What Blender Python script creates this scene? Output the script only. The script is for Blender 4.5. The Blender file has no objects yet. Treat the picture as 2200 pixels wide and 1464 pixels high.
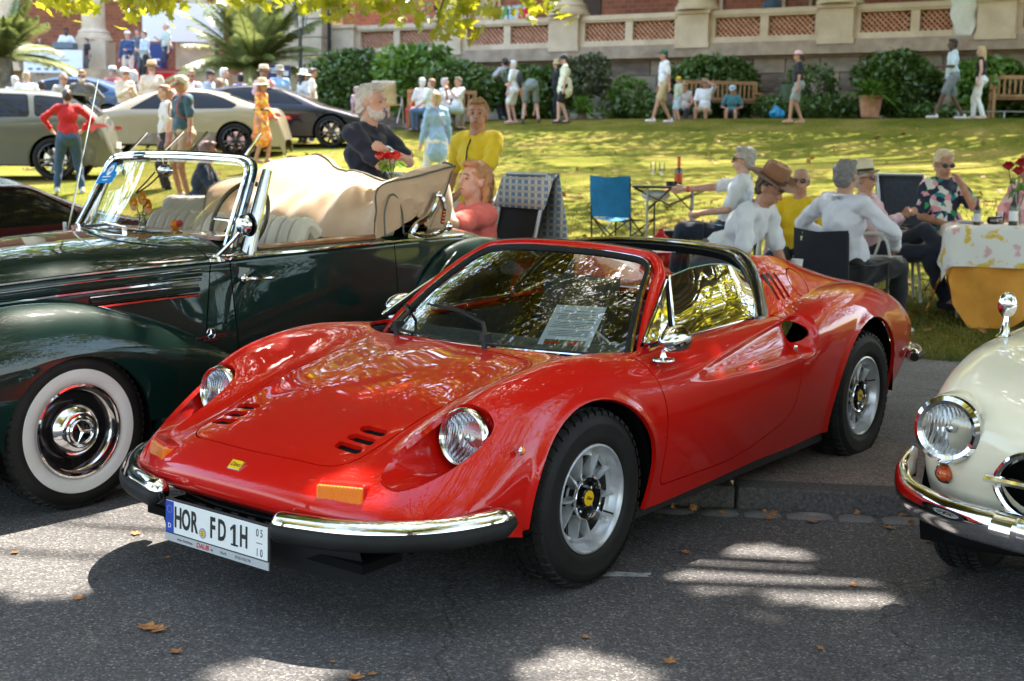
import bpy, bmesh, math, random
import numpy as np
from mathutils import Vector, Matrix, noise
from mathutils.bvhtree import BVHTree
R_ = random.Random(7)
SC = bpy.context.scene
COL = SC.collection
PI = math.pi

# ------------------------------------------------------------------ camera, sky, sun, exposure
FPX, PITCH, ROLL, CAMH = 2771.65, math.radians(7.793), math.radians(1.084), 1.486
_fw = np.array([0, math.cos(PITCH), -math.sin(PITCH)]); _r0 = np.array([1., 0, 0]); _u0 = np.cross(_r0, _fw)
_R = _r0*math.cos(ROLL)+_u0*math.sin(ROLL); _U = -_r0*math.sin(ROLL)+_u0*math.cos(ROLL)
CAMO = np.array([0, 0, CAMH])
cd = bpy.data.cameras.new('camera'); cam = bpy.data.objects.new('camera', cd); COL.objects.link(cam)
cd.sensor_width = 36; cd.sensor_fit = 'HORIZONTAL'; cd.lens = FPX/2200*36
cd.clip_start = .05; cd.clip_end = 600
cam.matrix_world = Matrix(((_R[0], _U[0], -_fw[0], 0), (_R[1], _U[1], -_fw[1], 0), (_R[2], _U[2], -_fw[2], CAMH), (0, 0, 0, 1)))
cd.dof.use_dof = True; cd.dof.focus_distance = 4.75; cd.dof.aperture_fstop = 4.5
SC.camera = cam
SUNV = Vector((.20, .50, 1.0)).normalized()            # towards the sun
SUN_EL = math.asin(SUNV.z); SUN_AZ = math.atan2(SUNV.x, SUNV.y)
W = bpy.data.worlds.new('World'); SC.world = W; W.use_nodes = True
wn = W.node_tree; bg = wn.nodes['Background']
sky = wn.nodes.new('ShaderNodeTexSky'); sky.sky_type = 'NISHITA'; sky.sun_disc = False
sky.sun_elevation = SUN_EL; sky.sun_rotation = SUN_AZ; sky.air_density = 1.2; sky.dust_density = 2.2; sky.ozone_density = .8
wn.links.new(sky.outputs[0], bg.inputs[0]); bg.inputs[1].default_value = .15
sl = bpy.data.lights.new('sun', 'SUN'); sl.energy = 3.3; sl.angle = math.radians(.53); sl.color = (1, .93, .82)
so = bpy.data.objects.new('sun', sl); COL.objects.link(so)
so.rotation_euler = SUNV.to_track_quat('Z', 'Y').to_euler(); so.location = SUNV*60
vs = SC.view_settings; vs.view_transform = 'Standard'; vs.look = 'None'; vs.gamma = 1; vs.use_curve_mapping = False
vs.exposure = 2.7
try:
    SC.cycles.max_bounces = 8; SC.cycles.transparent_max_bounces = 16; SC.cycles.glossy_bounces = 4
    SC.cycles.transmission_bounces = 5; SC.cycles.use_denoising = True; SC.cycles.sample_clamp_indirect = 6
    SC.cycles.caustics_reflective = False; SC.cycles.caustics_refractive = False
except Exception: pass

# ------------------------------------------------------------------ pixel <-> place (2200 x 1464 photo pixels)
def ray(u, v):
    d = _fw*FPX+_R*(u-1100)-_U*(v-732); return d/d[1]
def atY(u, v, Y): d = ray(u, v); return Vector(CAMO+d*Y)
def gz(u, v, z=0.):
    d = ray(u, v); return Vector(CAMO+d*((z-CAMH)/d[2]))
def px(P):
    w = np.array(P, float)-CAMO; return (1100+FPX*(w@_R)/(w@_fw), 732-FPX*(w@_U)/(w@_fw))
def sm(a, b, x):
    t = np.clip((x-a)/(b-a), 0, 1); return t*t*(3-2*t)
def edge_y(x): return 9.66-.40*(x-2.82)                # far side of the pavement, where the lawn starts
_td = [0, 1.9, 4, 6.2, 7.5, 9, 13, 16, 20, 24, 60]; _tz = [.1, .27, .50, .90, 1.06, 1.13, 1.48, 1.78, 2.1, 2.2, 2.2]
def terrain(x, y):
    s = (y-edge_y(x))*.928
    z = float(np.interp(s, _td, _tz))
    # bank up to the gravel path on the right hand part of the lawn
    b = float(sm(28.5, 34.6, y+.6*x))*float(sm(-6, 0, x))
    return z+b*max(0, 2.66-z)
def ground(u, v):
    d = ray(u, v); Y = 9.
    while Y < 60:
        p = CAMO+d*Y
        if p[2] <= terrain(p[0], p[1]): return Vector((p[0], p[1], terrain(p[0], p[1])))
        Y += .05
    return Vector(p)

# ------------------------------------------------------------------ materials
def mat(name, col=(.5, .5, .5), rough=.5, metal=0., coat=0., coatr=.03, spec=.5, trans=0., ior=1.45, alpha=1., emit=None, sub=0., sheen=0.):
    m = bpy.data.materials.new(name); m.use_nodes = True
    b = m.node_tree.nodes['Principled BSDF']; I = b.inputs
    I['Base Color'].default_value = (*col, 1); I['Roughness'].default_value = rough; I['Metallic'].default_value = metal
    I['Coat Weight'].default_value = coat; I['Coat Roughness'].default_value = coatr; I['Specular IOR Level'].default_value = spec
    I['Transmission Weight'].default_value = trans; I['IOR'].default_value = ior; I['Alpha'].default_value = alpha
    I['Sheen Weight'].default_value = sheen
    if sub: I['Subsurface Weight'].default_value = sub; I['Subsurface Radius'].default_value = (.02, .008, .004); I['Subsurface Scale'].default_value = .5
    return m
def nd(m, t, **k):
    n = m.node_tree.nodes.new(t)
    for a, b in k.items():
        if a[0] == '_': n.inputs[a[1:].replace('_', ' ')].default_value = b
        else: setattr(n, a, b)
    return n
def ln(m, a, b): m.node_tree.links.new(a, b)
def bsdf(m): return m.node_tree.nodes['Principled BSDF']
def tc(m, kind='Object', scale=(1, 1, 1)):
    t = nd(m, 'ShaderNodeTexCoord'); mp = nd(m, 'ShaderNodeMapping'); mp.inputs['Scale'].default_value = scale
    ln(m, t.outputs[kind], mp.inputs[0]); return mp.outputs[0]
def noisy(m, c1, c2, scale=10, detail=4, lo=.35, hi=.65, bump=0., bscale=None, dist=.02, kind='Object', stretch=(1, 1, 1), rough=None):
    v = tc(m, kind, stretch)
    n = nd(m, 'ShaderNodeTexNoise', _Scale=scale, _Detail=detail); ln(m, v, n.inputs['Vector'])
    r = nd(m, 'ShaderNodeValToRGB'); r.color_ramp.elements[0].position = lo; r.color_ramp.elements[1].position = hi
    r.color_ramp.elements[0].color = (*c1, 1); r.color_ramp.elements[1].color = (*c2, 1)
    ln(m, n.outputs[0], r.inputs[0]); ln(m, r.outputs[0], bsdf(m).inputs['Base Color'])
    if bump:
        n2 = nd(m, 'ShaderNodeTexNoise', _Scale=bscale or scale*3, _Detail=4.); ln(m, v, n2.inputs['Vector'])
        bp = nd(m, 'ShaderNodeBump', _Strength=bump, _Distance=dist); ln(m, n2.outputs[0], bp.inputs['Height']); ln(m, bp.outputs[0], bsdf(m).inputs['Normal'])
    return m
_mc = {}
def cloth(col, k=.12, rough=.85):
    key = tuple(round(c, 3) for c in col)
    if key not in _mc:
        m = mat('cloth', col, rough, sheen=.15); d = tuple(c*(1-k) for c in col)
        noisy(m, d, col, 7, 3, .3, .7, .35, 22, .012); _mc[key] = m
    return _mc[key]
def pattern_cloth(base, cols, scale=14, name='printed_cloth'):
    m = mat(name, base, .85); v = tc(m)
    n = nd(m, 'ShaderNodeTexNoise', _Scale=4., _Detail=1.); ln(m, v, n.inputs['Vector'])
    mx = nd(m, 'ShaderNodeMixRGB'); mx.inputs[0].default_value = .12; ln(m, v, mx.inputs[1]); ln(m, n.outputs['Color'], mx.inputs[2])
    vo = nd(m, 'ShaderNodeTexVoronoi', _Scale=scale); ln(m, mx.outputs[0], vo.inputs['Vector'])
    sp = nd(m, 'ShaderNodeSeparateColor'); ln(m, vo.outputs['Color'], sp.inputs[0])
    r = nd(m, 'ShaderNodeValToRGB'); cr = r.color_ramp; cr.interpolation = 'CONSTANT'
    allc = [base]+list(cols)
    while len(cr.elements) < len(allc): cr.elements.new(.5)
    for i, c in enumerate(allc):
        cr.elements[i].position = 0 if i == 0 else .3+.7*(i-1)/max(1, len(allc)-1); cr.elements[i].color = (*c, 1)
    ln(m, sp.outputs[0], r.inputs[0]); ln(m, r.outputs[0], bsdf(m).inputs['Base Color']); return m
M = {}
M['chrome'] = mat('chrome', (.82, .82, .83), .05, 1.)
M['dull_chrome'] = mat('worn_chrome', (.62, .62, .62), .18, 1.)
M['alloy'] = noisy(mat('cast_alloy', (.55, .56, .58), .33, .6), (.50, .51, .53), (.62, .63, .65), 30)
M['black_gloss'] = mat('black_gloss', (.012, .012, .013), .12, coat=.6)
M['black'] = mat('black_plastic', (.012, .012, .012), .55)
M['void'] = mat('dark_inside', (.006, .006, .006), .9, spec=.1)
M['rubber'] = noisy(mat('rubber', (.012, .012, .012), .6, spec=.3), (.007, .007, .007), (.016, .015, .014), 9, 6, .3, .75, .15, 90, .002)
M['skin'] = noisy(mat('skin', (.56, .33, .24), .5, sub=.06), (.52, .28, .20), (.62, .38, .29), 18)
M['skin_tan'] = noisy(mat('skin_tan', (.44, .22, .14), .5, sub=.05), (.40, .19, .12), (.49, .26, .17), 18)
M['skin_dark'] = mat('skin_dark', (.09, .045, .028), .5)
M['glass'] = None
def glassm(name, col=(.9, .97, .93), refl=1.0, tint=.92, rough=0.):
    m = bpy.data.materials.new(name); m.use_nodes = True; nt = m.node_tree; nt.nodes.clear()
    o = nt.nodes.new('ShaderNodeOutputMaterial'); mx = nt.nodes.new('ShaderNodeMixShader'); g = nt.nodes.new('ShaderNodeBsdfGlossy')
    t = nt.nodes.new('ShaderNodeBsdfTransparent'); f = nt.nodes.new('ShaderNodeFresnel'); f.inputs[0].default_value = 1.52
    ml = nt.nodes.new('ShaderNodeMath'); ml.operation = 'MULTIPLY'; ml.inputs[1].default_value = 1.8*refl; ml.use_clamp = True
    g.inputs['Roughness'].default_value = rough; t.inputs[0].default_value = tuple(c*tint for c in col)+(1,)
    L = nt.links.new; L(f.outputs[0], ml.inputs[0]); L(ml.outputs[0], mx.inputs[0]); L(t.outputs[0], mx.inputs[1]); L(g.outputs[0], mx.inputs[2]); L(mx.outputs[0], o.inputs[0])
    return m
M['glass'] = glassm('window_glass', refl=1.); M['clear'] = glassm('clear_glass', (1, 1, 1), .8, .98)
M['dark_glass'] = mat('tinted_glass', (.008, .009, .009), .04, spec=.35)

# ------------------------------------------------------------------ mesh helpers
class MB:
    def __init__(s): s.v = []; s.f = []; s.mi = []; s.m = 0
    def add(s, vs, fs):
        o = len(s.v); s.v += [tuple(v) for v in vs]; s.f += [tuple(i+o for i in f) for f in fs]; s.mi += [s.m]*len(fs); return s
    def box(s, c, d, rot=None, taper=1.):
        x, y, z = d[0]/2, d[1]/2, d[2]/2
        vs = [Vector((sx*x*(taper if sz > 0 else 1), sy*y*(taper if sz > 0 else 1), sz*z)) for sz in (-1, 1) for sy in (-1, 1) for sx in (-1, 1)]
        if rot is not None: vs = [rot @ v for v in vs]
        vs = [v+Vector(c) for v in vs]
        return s.add(vs, [(0, 2, 3, 1), (4, 5, 7, 6), (0, 1, 5, 4), (2, 6, 7, 3), (0, 4, 6, 2), (1, 3, 7, 5)])
    def tube(s, pts, rad, n=8, caps=True, closed=False, flat=1.):
        P = [Vector(p) for p in pts]; k = len(P)
        rs = rad if hasattr(rad, '__len__') else [rad]*k
        t0 = (P[1]-P[0]).normalized(); up = Vector((0, 0, 1)) if abs(t0.z) < .9 else Vector((1, 0, 0))
        vs = []; nrm = (up-t0*up.dot(t0)).normalized()
        for i in range(k):
            if closed: t = P[(i+1) % k]-P[i-1]
            else: t = P[min(i+1, k-1)]-P[max(i-1, 0)]
            t.normalize(); nrm = (nrm-t*nrm.dot(t)); nrm = nrm.normalized() if nrm.length > 1e-6 else t.orthogonal().normalized()
            b = t.cross(nrm)
            for j in range(n):
                a = 2*PI*j/n; vs.append(P[i]+(nrm*math.cos(a)*flat+b*math.sin(a))*rs[i])
        fs = [(i*n+j, i*n+(j+1) % n, ((i+1) % k)*n+(j+1) % n, ((i+1) % k)*n+j) for i in range(k if closed else k-1) for j in range(n)]
        if caps and not closed: fs += [tuple(range(n))[::-1], tuple((k-1)*n+j for j in range(n))]
        return s.add(vs, fs)
    def cyl(s, a, b, r, r2=None, n=12): return s.tube([a, b], [r, r if r2 is None else r2], n)
    def lathe(s, prof, n=24, o=(0, 0, 0), ax='z', ang=2*PI, sweep0=0.):
        # prof: (radius, height)
        vs = []; full = abs(ang-2*PI) < 1e-6; m = n if full else n+1
        for j in range(m):
            a = sweep0+ang*j/n; c, d = math.cos(a), math.sin(a)
            for r, h in prof:
                p = {'z': (r*c, r*d, h), 'y': (r*c, h, r*d), 'x': (h, r*c, r*d)}[ax]
                vs.append((p[0]+o[0], p[1]+o[1], p[2]+o[2]))
        k = len(prof); fs = []
        for j in range(n):
            j2 = (j+1) % m
            for i in range(k-1):
                q = (j*k+i, j2*k+i, j2*k+i+1, j*k+i+1); fs.append(q if ax == 'z' or ax == 'x' else q[::-1])
        return s.add(vs, fs)
    def ball(s, c, r, n=10, m=8, rot=None):
        r = r if hasattr(r, '__len__') else (r, r, r); vs = []; fs = []
        for i in range(m+1):
            t = PI*i/m
            for j in range(n):
                a = 2*PI*j/n; v = Vector((r[0]*math.sin(t)*math.cos(a), r[1]*math.sin(t)*math.sin(a), r[2]*math.cos(t)))
                if rot is not None: v = rot @ v
                vs.append(v+Vector(c))
        for i in range(m):
            for j in range(n): fs.append((i*n+j, (i+1)*n+j, (i+1)*n+(j+1) % n, i*n+(j+1) % n))
        return s.add(vs, fs)
    def grid(s, P):
        a = len(P); b = len(P[0]); vs = [p for r in P for p in r]
        return s.add(vs, [(i*b+j, i*b+j+1, (i+1)*b+j+1, (i+1)*b+j) for i in range(a-1) for j in range(b-1)])
    def prism(s, poly, a, b, fn=None):
        # poly in 2D extruded from a to b; fn(x, y, h) -> 3D
        fn = fn or (lambda x, y, h: (x, y, h)); n = len(poly)
        vs = [fn(x, y, a) for x, y in poly]+[fn(x, y, b) for x, y in poly]
        return s.add(vs, [tuple(range(n))[::-1], tuple(range(n, 2*n))]+[(i, (i+1) % n, n+(i+1) % n, n+i) for i in range(n)])
    def obj(s, name, mats, parent=None, smooth=True, ang=35, fix=False, **k):
        me = bpy.data.meshes.new(name); me.from_pydata(s.v, [], s.f)
        mats = mats if isinstance(mats, (list, tuple)) else [mats]
        for m in mats: me.materials.append(m)
        if len(mats) > 1: me.polygons.foreach_set('material_index', s.mi)
        if fix:
            b = bmesh.new(); b.from_mesh(me); bmesh.ops.remove_doubles(b, verts=b.verts, dist=1e-5); bmesh.ops.recalc_face_normals(b, faces=b.faces); b.to_mesh(me); b.free()
        if smooth:
            me.shade_smooth()
            if ang: me.set_sharp_from_angle(angle=math.radians(ang))
        return link(name, me, parent, **k)
def link(name, me, parent=None, **k):
    o = bpy.data.objects.new(name, me); COL.objects.link(o)
    if parent: o.parent = parent
    for a, b in k.items(): o[a] = b
    return o
def thing(name, label, cat, loc=(0, 0, 0), rz=0, group=None, mw=None):
    o = bpy.data.objects.new(name, None); COL.objects.link(o); o.empty_display_size = .1
    if mw is not None: o.matrix_world = mw
    else: o.location = loc; o.rotation_euler = (0, 0, rz)
    return tag(o, label, cat, group)
def tag(o, label, cat, group=None):
    o['label'] = label; o['category'] = cat
    if group: o['group'] = group
    return o
def kids(o, allobs=None): return list(o.children)
_links = []
def dup(root, loc=None, rz=None, label=None, mw=None):
    r = root.copy(); COL.objects.link(r)
    if mw is not None: r.matrix_world = mw
    if loc is not None: r.location = loc
    if rz is not None: r.rotation_euler = (0, 0, rz)
    if label: r['label'] = label
    for c in list(root.children):
        d = c.copy(); COL.objects.link(d); d.parent = r
        for g in list(c.children):
            h = g.copy(); COL.objects.link(h); h.parent = d
    return r
def spl(pts, n=8, closed=False):
    P = [Vector(p) for p in pts]; out = []; k = len(P)
    for i in range(k if closed else k-1):
        if closed: a, b, c, d = P[i-1], P[i], P[(i+1) % k], P[(i+2) % k]
        else:
            b, c = P[i], P[i+1]; a = P[i-1] if i else b*2-c; d = P[i+2] if i+2 < k else c*2-b
        for t in np.linspace(0, 1, n, endpoint=False):
            t = float(t); out.append(.5*((2*b)+(c-a)*t+(2*a-5*b+4*c-d)*t*t+(3*b-a-3*c+d)*t**3))
    if not closed: out.append(P[-1])
    return out

# ------------------------------------------------------------------ sculpted surfaces that can be cut along curves
def crgrid(C, nu, nv, smooth=2, holdrows=()):
    """Catmull-Rom surface through a control table C[i][j] = (x, y, z), then slightly relaxed."""
    C = np.array(C, float)
    def up(A, n):
        k = len(A); out = []
        E = np.concatenate([[2*A[0]-A[1]], A, [2*A[-1]-A[-2]]])
        for i in range(k-1):
            a, b, c, d = E[i], E[i+1], E[i+2], E[i+3]
            for t in np.linspace(0, 1, n, endpoint=False):
                out.append(.5*((2*b)+(c-a)*t+(2*a-5*b+4*c-d)*t*t+(3*b-a-3*c+d)*t**3))
        out.append(A[-1]); return np.array(out)
    G = up(C, nu); G = up(G.transpose(1, 0, 2), nv).transpose(1, 0, 2)
    for _ in range(smooth):
        H = G.copy(); H[1:-1] = (G[:-2]+2*G[1:-1]+G[2:])/4; G = H
        H = G.copy(); H[:, 1:-1] = (G[:, :-2]+2*G[:, 1:-1]+G[:, 2:])/4; G = H
    return G
def gnorm(G):
    du = np.gradient(G, axis=0); dv = np.gradient(G, axis=1); n = np.cross(du, dv); l = np.linalg.norm(n, axis=2, keepdims=True)
    return n/np.maximum(l, 1e-9)
class Surf:
    def __init__(s, V, N, F): s.V = V; s.N = N; s.F = F
    @staticmethod
    def grid(G, flip=False):
        a, b = G.shape[:2]; N = gnorm(G)*(-1 if flip else 1)
        i = np.arange(a-1)[:, None]*b+np.arange(b-1)[None]; q = np.stack([i, i+b, i+b+1, i+1], -1).reshape(-1, 4)
        if flip: q = q[:, ::-1]
        return Surf(G.reshape(-1, 3), N.reshape(-1, 3), [tuple(x) for x in q.tolist()])
    def clip(s, fn):
        """keep the part where fn(V) <= 0, cutting faces along the curve"""
        d = fn(s.V); pos = d > 0; V = list(map(tuple, s.V)); N = list(map(tuple, s.N)); cache = {}; F = []
        pl = pos.tolist()
        for f in s.F:
            k = [pl[i] for i in f]
            if not any(k): F.append(f); continue
            if all(k): continue
            o = []
            n = len(f)
            for a in range(n):
                i, j = f[a], f[(a+1) % n]
                if not pl[i]: o.append(i)
                if pl[i] != pl[j]:
                    key = (i, j) if i < j else (j, i)
                    if key not in cache:
                        di, dj = d[i], d[j]; t = di/(di-dj)
                        V.append(tuple(s.V[i]+(s.V[j]-s.V[i])*t)); nn = s.N[i]+(s.N[j]-s.N[i])*t; N.append(tuple(nn/max(1e-9, np.linalg.norm(nn))))
                        cache[key] = len(V)-1
                    o.append(cache[key])
            if len(o) > 2: F.append(tuple(o))
        r = Surf(np.array(V), np.array(N), F); return r.pack()
    def pack(s):
        used = sorted({i for f in s.F for i in f}); mp = {a: b for b, a in enumerate(used)}
        if not used: return Surf(np.zeros((0, 3)), np.zeros((0, 3)), [])
        return Surf(s.V[used], s.N[used], [tuple(mp[i] for i in f) for f in s.F])
    def rim(s, t=.02, sel=None, inward=None):
        """turn the open border inwards so that the sheet shows a thickness"""
        cnt = {}
        for f in s.F:
            for a in range(len(f)):
                i, j = f[a], f[(a+1) % len(f)]; k = (min(i, j), max(i, j)); cnt[k] = None if k in cnt else (i, j)
        E = [e for e in cnt.values() if e]
        if sel is not None:
            ok = sel(s.V); E = [e for e in E if ok[e[0]] and ok[e[1]]]
        V = list(s.V); N = list(s.N); F = list(s.F); mp = {}
        for i, j in E:
            fn = np.cross(s.V[j]-s.V[i], s.N[i]); l = np.linalg.norm(fn)
            if l < 1e-9: continue
            q = []
            for k in (i, j):
                D = -s.N[k] if inward is None else np.array(inward(s.V[k]))
                q.append((s.V[k], s.V[k]+D*t))
            o = len(V); V += [q[0][0], q[1][0], q[1][1], q[0][1]]; N += [fn/l]*4; F.append((o+1, o, o+3, o+2))
        return Surf(np.array(V), np.array(N), F)
    def obj(s, name, m, parent=None, **k):
        me = bpy.data.meshes.new(name); me.from_pydata(s.V.tolist(), [], s.F); me.materials.append(m)
        me.shade_smooth(); me.normals_split_custom_set_from_vertices([tuple(n) for n in s.N.tolist()])
        return link(name, me, parent, **k)
def psdf(poly):
    """signed distance (negative inside) to a closed 2D polygon"""
    P = np.array([(p[0], p[1]) for p in poly], float)
    def f(x, y):
        x = np.asarray(x, float); y = np.asarray(y, float); d = np.full(x.shape, 1e9); s = np.ones(x.shape)
        n = len(P)
        for i in range(n):
            a, b = P[i], P[i-1]; e = b-a; wx, wy = x-a[0], y-a[1]
            t = np.clip((wx*e[0]+wy*e[1])/(e@e+1e-12), 0, 1); dx, dy = wx-e[0]*t, wy-e[1]*t
            d = np.minimum(d, dx*dx+dy*dy)
            c1 = y >= a[1]; c2 = y < b[1]; c3 = e[0]*wy > e[1]*wx
            s = np.where((c1 & c2 & c3) | (~c1 & ~c2 & ~c3), -s, s)
        return s*np.sqrt(d)
    return f
def rpoly(pts, r=.03, n=5):
    """round the corners of a polygon"""
    out = []; P = [Vector((p[0], p[1])) for p in pts]; rs = [p[2] if len(p) > 2 else r for p in pts]
    for i in range(len(P)):
        a, b, c = P[i-1], P[i], P[(i+1) % len(P)]; u = (a-b); v = (c-b); q = min(rs[i], u.length*.45, v.length*.45)
        p0 = b+u.normalized()*q; p1 = b+v.normalized()*q
        for t in np.linspace(0, 1, n): out.append(tuple(p0*(1-t)**2+b*2*t*(1-t)+p1*t*t))
    return out
def text(body, size, m, name, parent, loc, rot, ext=.0015, ax='CENTER', sx=1., bold=0., shear=0.):
    c = bpy.data.curves.new(name, 'FONT'); c.body = body; c.size = size; c.extrude = ext; c.align_x = ax; c.align_y = 'CENTER'; c.offset = bold; c.shear = shear; c.resolution_u = 3
    o = bpy.data.objects.new(name, c); COL.objects.link(o); dg = bpy.context.evaluated_depsgraph_get()
    me = bpy.data.meshes.new_from_object(o.evaluated_get(dg)); COL.objects.unlink(o); bpy.data.objects.remove(o)
    me.materials.clear(); me.materials.append(m); r = link(name, me, parent)
    r.matrix_local = Matrix.Translation(loc) @ rot.to_4x4() @ Matrix.Diagonal((sx, 1, 1, 1)); return r
# ================================================================== ground
def kerb_y(x): return 5.53-.10*(x-1)-.012*max(0, x-1)**2
def asphalt(name, c, speck=.35, worn=(1., 1., 1.)):
    m = mat(name, c, .85); v = tc(m); b = bsdf(m)
    vo = nd(m, 'ShaderNodeTexVoronoi', _Scale=140.); ln(m, v, vo.inputs['Vector'])
    sp = nd(m, 'ShaderNodeSeparateColor'); ln(m, vo.outputs['Color'], sp.inputs[0])
    r = nd(m, 'ShaderNodeValToRGB'); cr = r.color_ramp; cr.elements[0].position = .15; cr.elements[0].color = (*[x*.55 for x in c], 1); cr.elements[1].position = .75; cr.elements[1].color = (*[x*1.15 for x in c], 1)
    e = cr.elements.new(.92); e.color = (*[x*1.6 for x in c], 1); e = cr.elements.new(1.); e.color = (.27, .255, .24, 1); ln(m, sp.outputs[0], r.inputs[0])
    n = nd(m, 'ShaderNodeTexNoise', _Scale=.8, _Detail=6., _Roughness=.62); ln(m, v, n.inputs['Vector'])
    r2 = nd(m, 'ShaderNodeValToRGB'); r2.color_ramp.elements[0].position = .3; r2.color_ramp.elements[0].color = (.66, .64, .65, 1); r2.color_ramp.elements[1].position = .72; r2.color_ramp.elements[1].color = (1.3, 1.27, 1.2, 1); ln(m, n.outputs[0], r2.inputs[0])
    mx = nd(m, 'ShaderNodeMixRGB', blend_type='MULTIPLY'); mx.inputs[0].default_value = 1; ln(m, r.outputs[0], mx.inputs[1]); ln(m, r2.outputs[0], mx.inputs[2])
    # fine cracks
    vc = nd(m, 'ShaderNodeTexVoronoi', feature='DISTANCE_TO_EDGE', _Scale=.55); n3 = nd(m, 'ShaderNodeTexNoise', _Scale=3., _Detail=5.); ln(m, v, n3.inputs['Vector'])
    ad = nd(m, 'ShaderNodeMixRGB', blend_type='ADD'); ad.inputs[0].default_value = .5; ln(m, v, ad.inputs[1]); ln(m, n3.outputs['Color'], ad.inputs[2]); ln(m, ad.outputs[0], vc.inputs['Vector'])
    rc = nd(m, 'ShaderNodeMapRange'); rc.inputs[1].default_value = 0; rc.inputs[2].default_value = .006; rc.inputs[3].default_value = .45; rc.inputs[4].default_value = 1; ln(m, vc.outputs['Distance'], rc.inputs[0])
    mm = nd(m, 'ShaderNodeVectorMath', operation='SCALE'); ln(m, mx.outputs[0], mm.inputs[0]); ln(m, rc.outputs[0], mm.inputs['Scale']); ln(m, mm.outputs[0], b.inputs['Base Color'])
    n2 = nd(m, 'ShaderNodeTexNoise', _Scale=150., _Detail=3.); ln(m, v, n2.inputs['Vector']); ah = nd(m, 'ShaderNodeMath', operation='ADD'); ln(m, n2.outputs[0], ah.inputs[0]); ln(m, vo.outputs['Distance'], ah.inputs[1])
    bp = nd(m, 'ShaderNodeBump', _Strength=.5, _Distance=.005); ln(m, ah.outputs[0], bp.inputs['Height']); ln(m, bp.outputs[0], b.inputs['Normal']); return m
M['asphalt'] = asphalt('asphalt', (.090, .086, .088)); M['path_asphalt'] = asphalt('path_asphalt', (.16, .155, .155))
M['grit'] = asphalt('grit', (.22, .175, .15))
M['stone_kerb'] = noisy(mat('kerb_granite', (.12, .115, .12), .85), (.045, .043, .042), (.12, .11, .105), 70, 6, .3, .7, .9, 90, .012)
M['sett'] = noisy(mat('sett_stone', (.12, .12, .13), .8), (.12, .118, .12), (.24, .23, .225), 26, 6, .3, .7, .5, 60, .008)
xs = list(np.linspace(-60, 60, 61))
b = MB(); b.grid([[(x, -30, 0) for x in xs], [(x, 2, 0) for x in xs], [(x, kerb_y(x)+.06 if abs(x) < 12 else kerb_y(12*np.sign(x))+.06, 0) for x in xs]]); b.obj('road', M['asphalt'], smooth=False, kind='structure')
b = MB(); b.grid([[(x, (kerb_y(x) if abs(x) < 12 else kerb_y(12*np.sign(x)))+.12, .1) for x in xs], [(x, max(kerb_y(np.clip(x, -12, 12))+.3, 7.15-.25*np.clip(x, -20, 6)), .1) for x in xs]]); b.obj('pavement', M['grit'], smooth=False, kind='structure')
b = MB(); b.grid([[(x, max(kerb_y(np.clip(x, -12, 12))+.3, 7.15-.25*np.clip(x, -20, 6)), .1) for x in xs], [(x, edge_y(x)+.1, .1) for x in xs]]); b.obj('footpath', M['path_asphalt'], smooth=False, kind='structure')
kb = link('kerb', None); kb['kind'] = 'structure'; x = -8.
while x < 8:
    b = MB(); L = 1.0; y0, y1 = kerb_y(x), kerb_y(x+L); g = .006
    b.add([(x+g, y0, -.05), (x+L-g, y1, -.05), (x+L-g, y1+.14, -.05), (x+g, y0+.14, -.05), (x+g, y0+.006, .098), (x+L-g, y1+.006, .098), (x+L-g, y1+.14, .104), (x+g, y0+.14, .104)], [(0, 1, 5, 4), (4, 5, 6, 7), (3, 7, 6, 2), (0, 4, 7, 3), (1, 2, 6, 5)])
    o = b.obj('kerb_stone', M['stone_kerb'], kb, smooth=False); bv = o.modifiers.new('b', 'BEVEL'); bv.width = .012; bv.segments = 2; x += L
def sett(L, Wd, seed):
    r = random.Random(seed); b = MB(); n = 5
    P = []
    for i in range(n):
        row = []
        for j in range(n):
            u, v = i/(n-1)*2-1, j/(n-1)*2-1; e = max(abs(u), abs(v)); row.append((u*L/2*(1-.06*v*v), v*Wd/2*(1-.06*u*u), .012*(1-e**4)+r.uniform(-.002, .002)))
        P.append(row)
    b.grid(P); return b
gu = link('gutter', None); gu['kind'] = 'structure'; x = -6.; sm_ = [sett(1, 1, k).obj('sett', M['sett']).data for k in range(4)]
for o in list(COL.objects):
    if o.name.startswith('sett'): bpy.data.objects.remove(o)
while x < 6:
    L = R_.uniform(.17, .25); o = link('sett', sm_[R_.randrange(4)], gu); o.location = (x+L/2, kerb_y(x+L/2)-.075+R_.uniform(-.006, .006), -.001); o.rotation_euler = (0, 0, -.1+R_.uniform(-.04, .04)); o.scale = (L-.02, .125, 1); x += L
ed = link('path_edging', None); ed['kind'] = 'structure'; x = -5.
while x < 6:
    L = R_.uniform(.16, .24); o = link('sett', sm_[R_.randrange(4)], ed); o.location = (x+L/2, 7.15-.25*(x+L/2), .1); o.rotation_euler = (0, 0, -.245); o.scale = (L-.02, .12, 1); x += L
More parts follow.
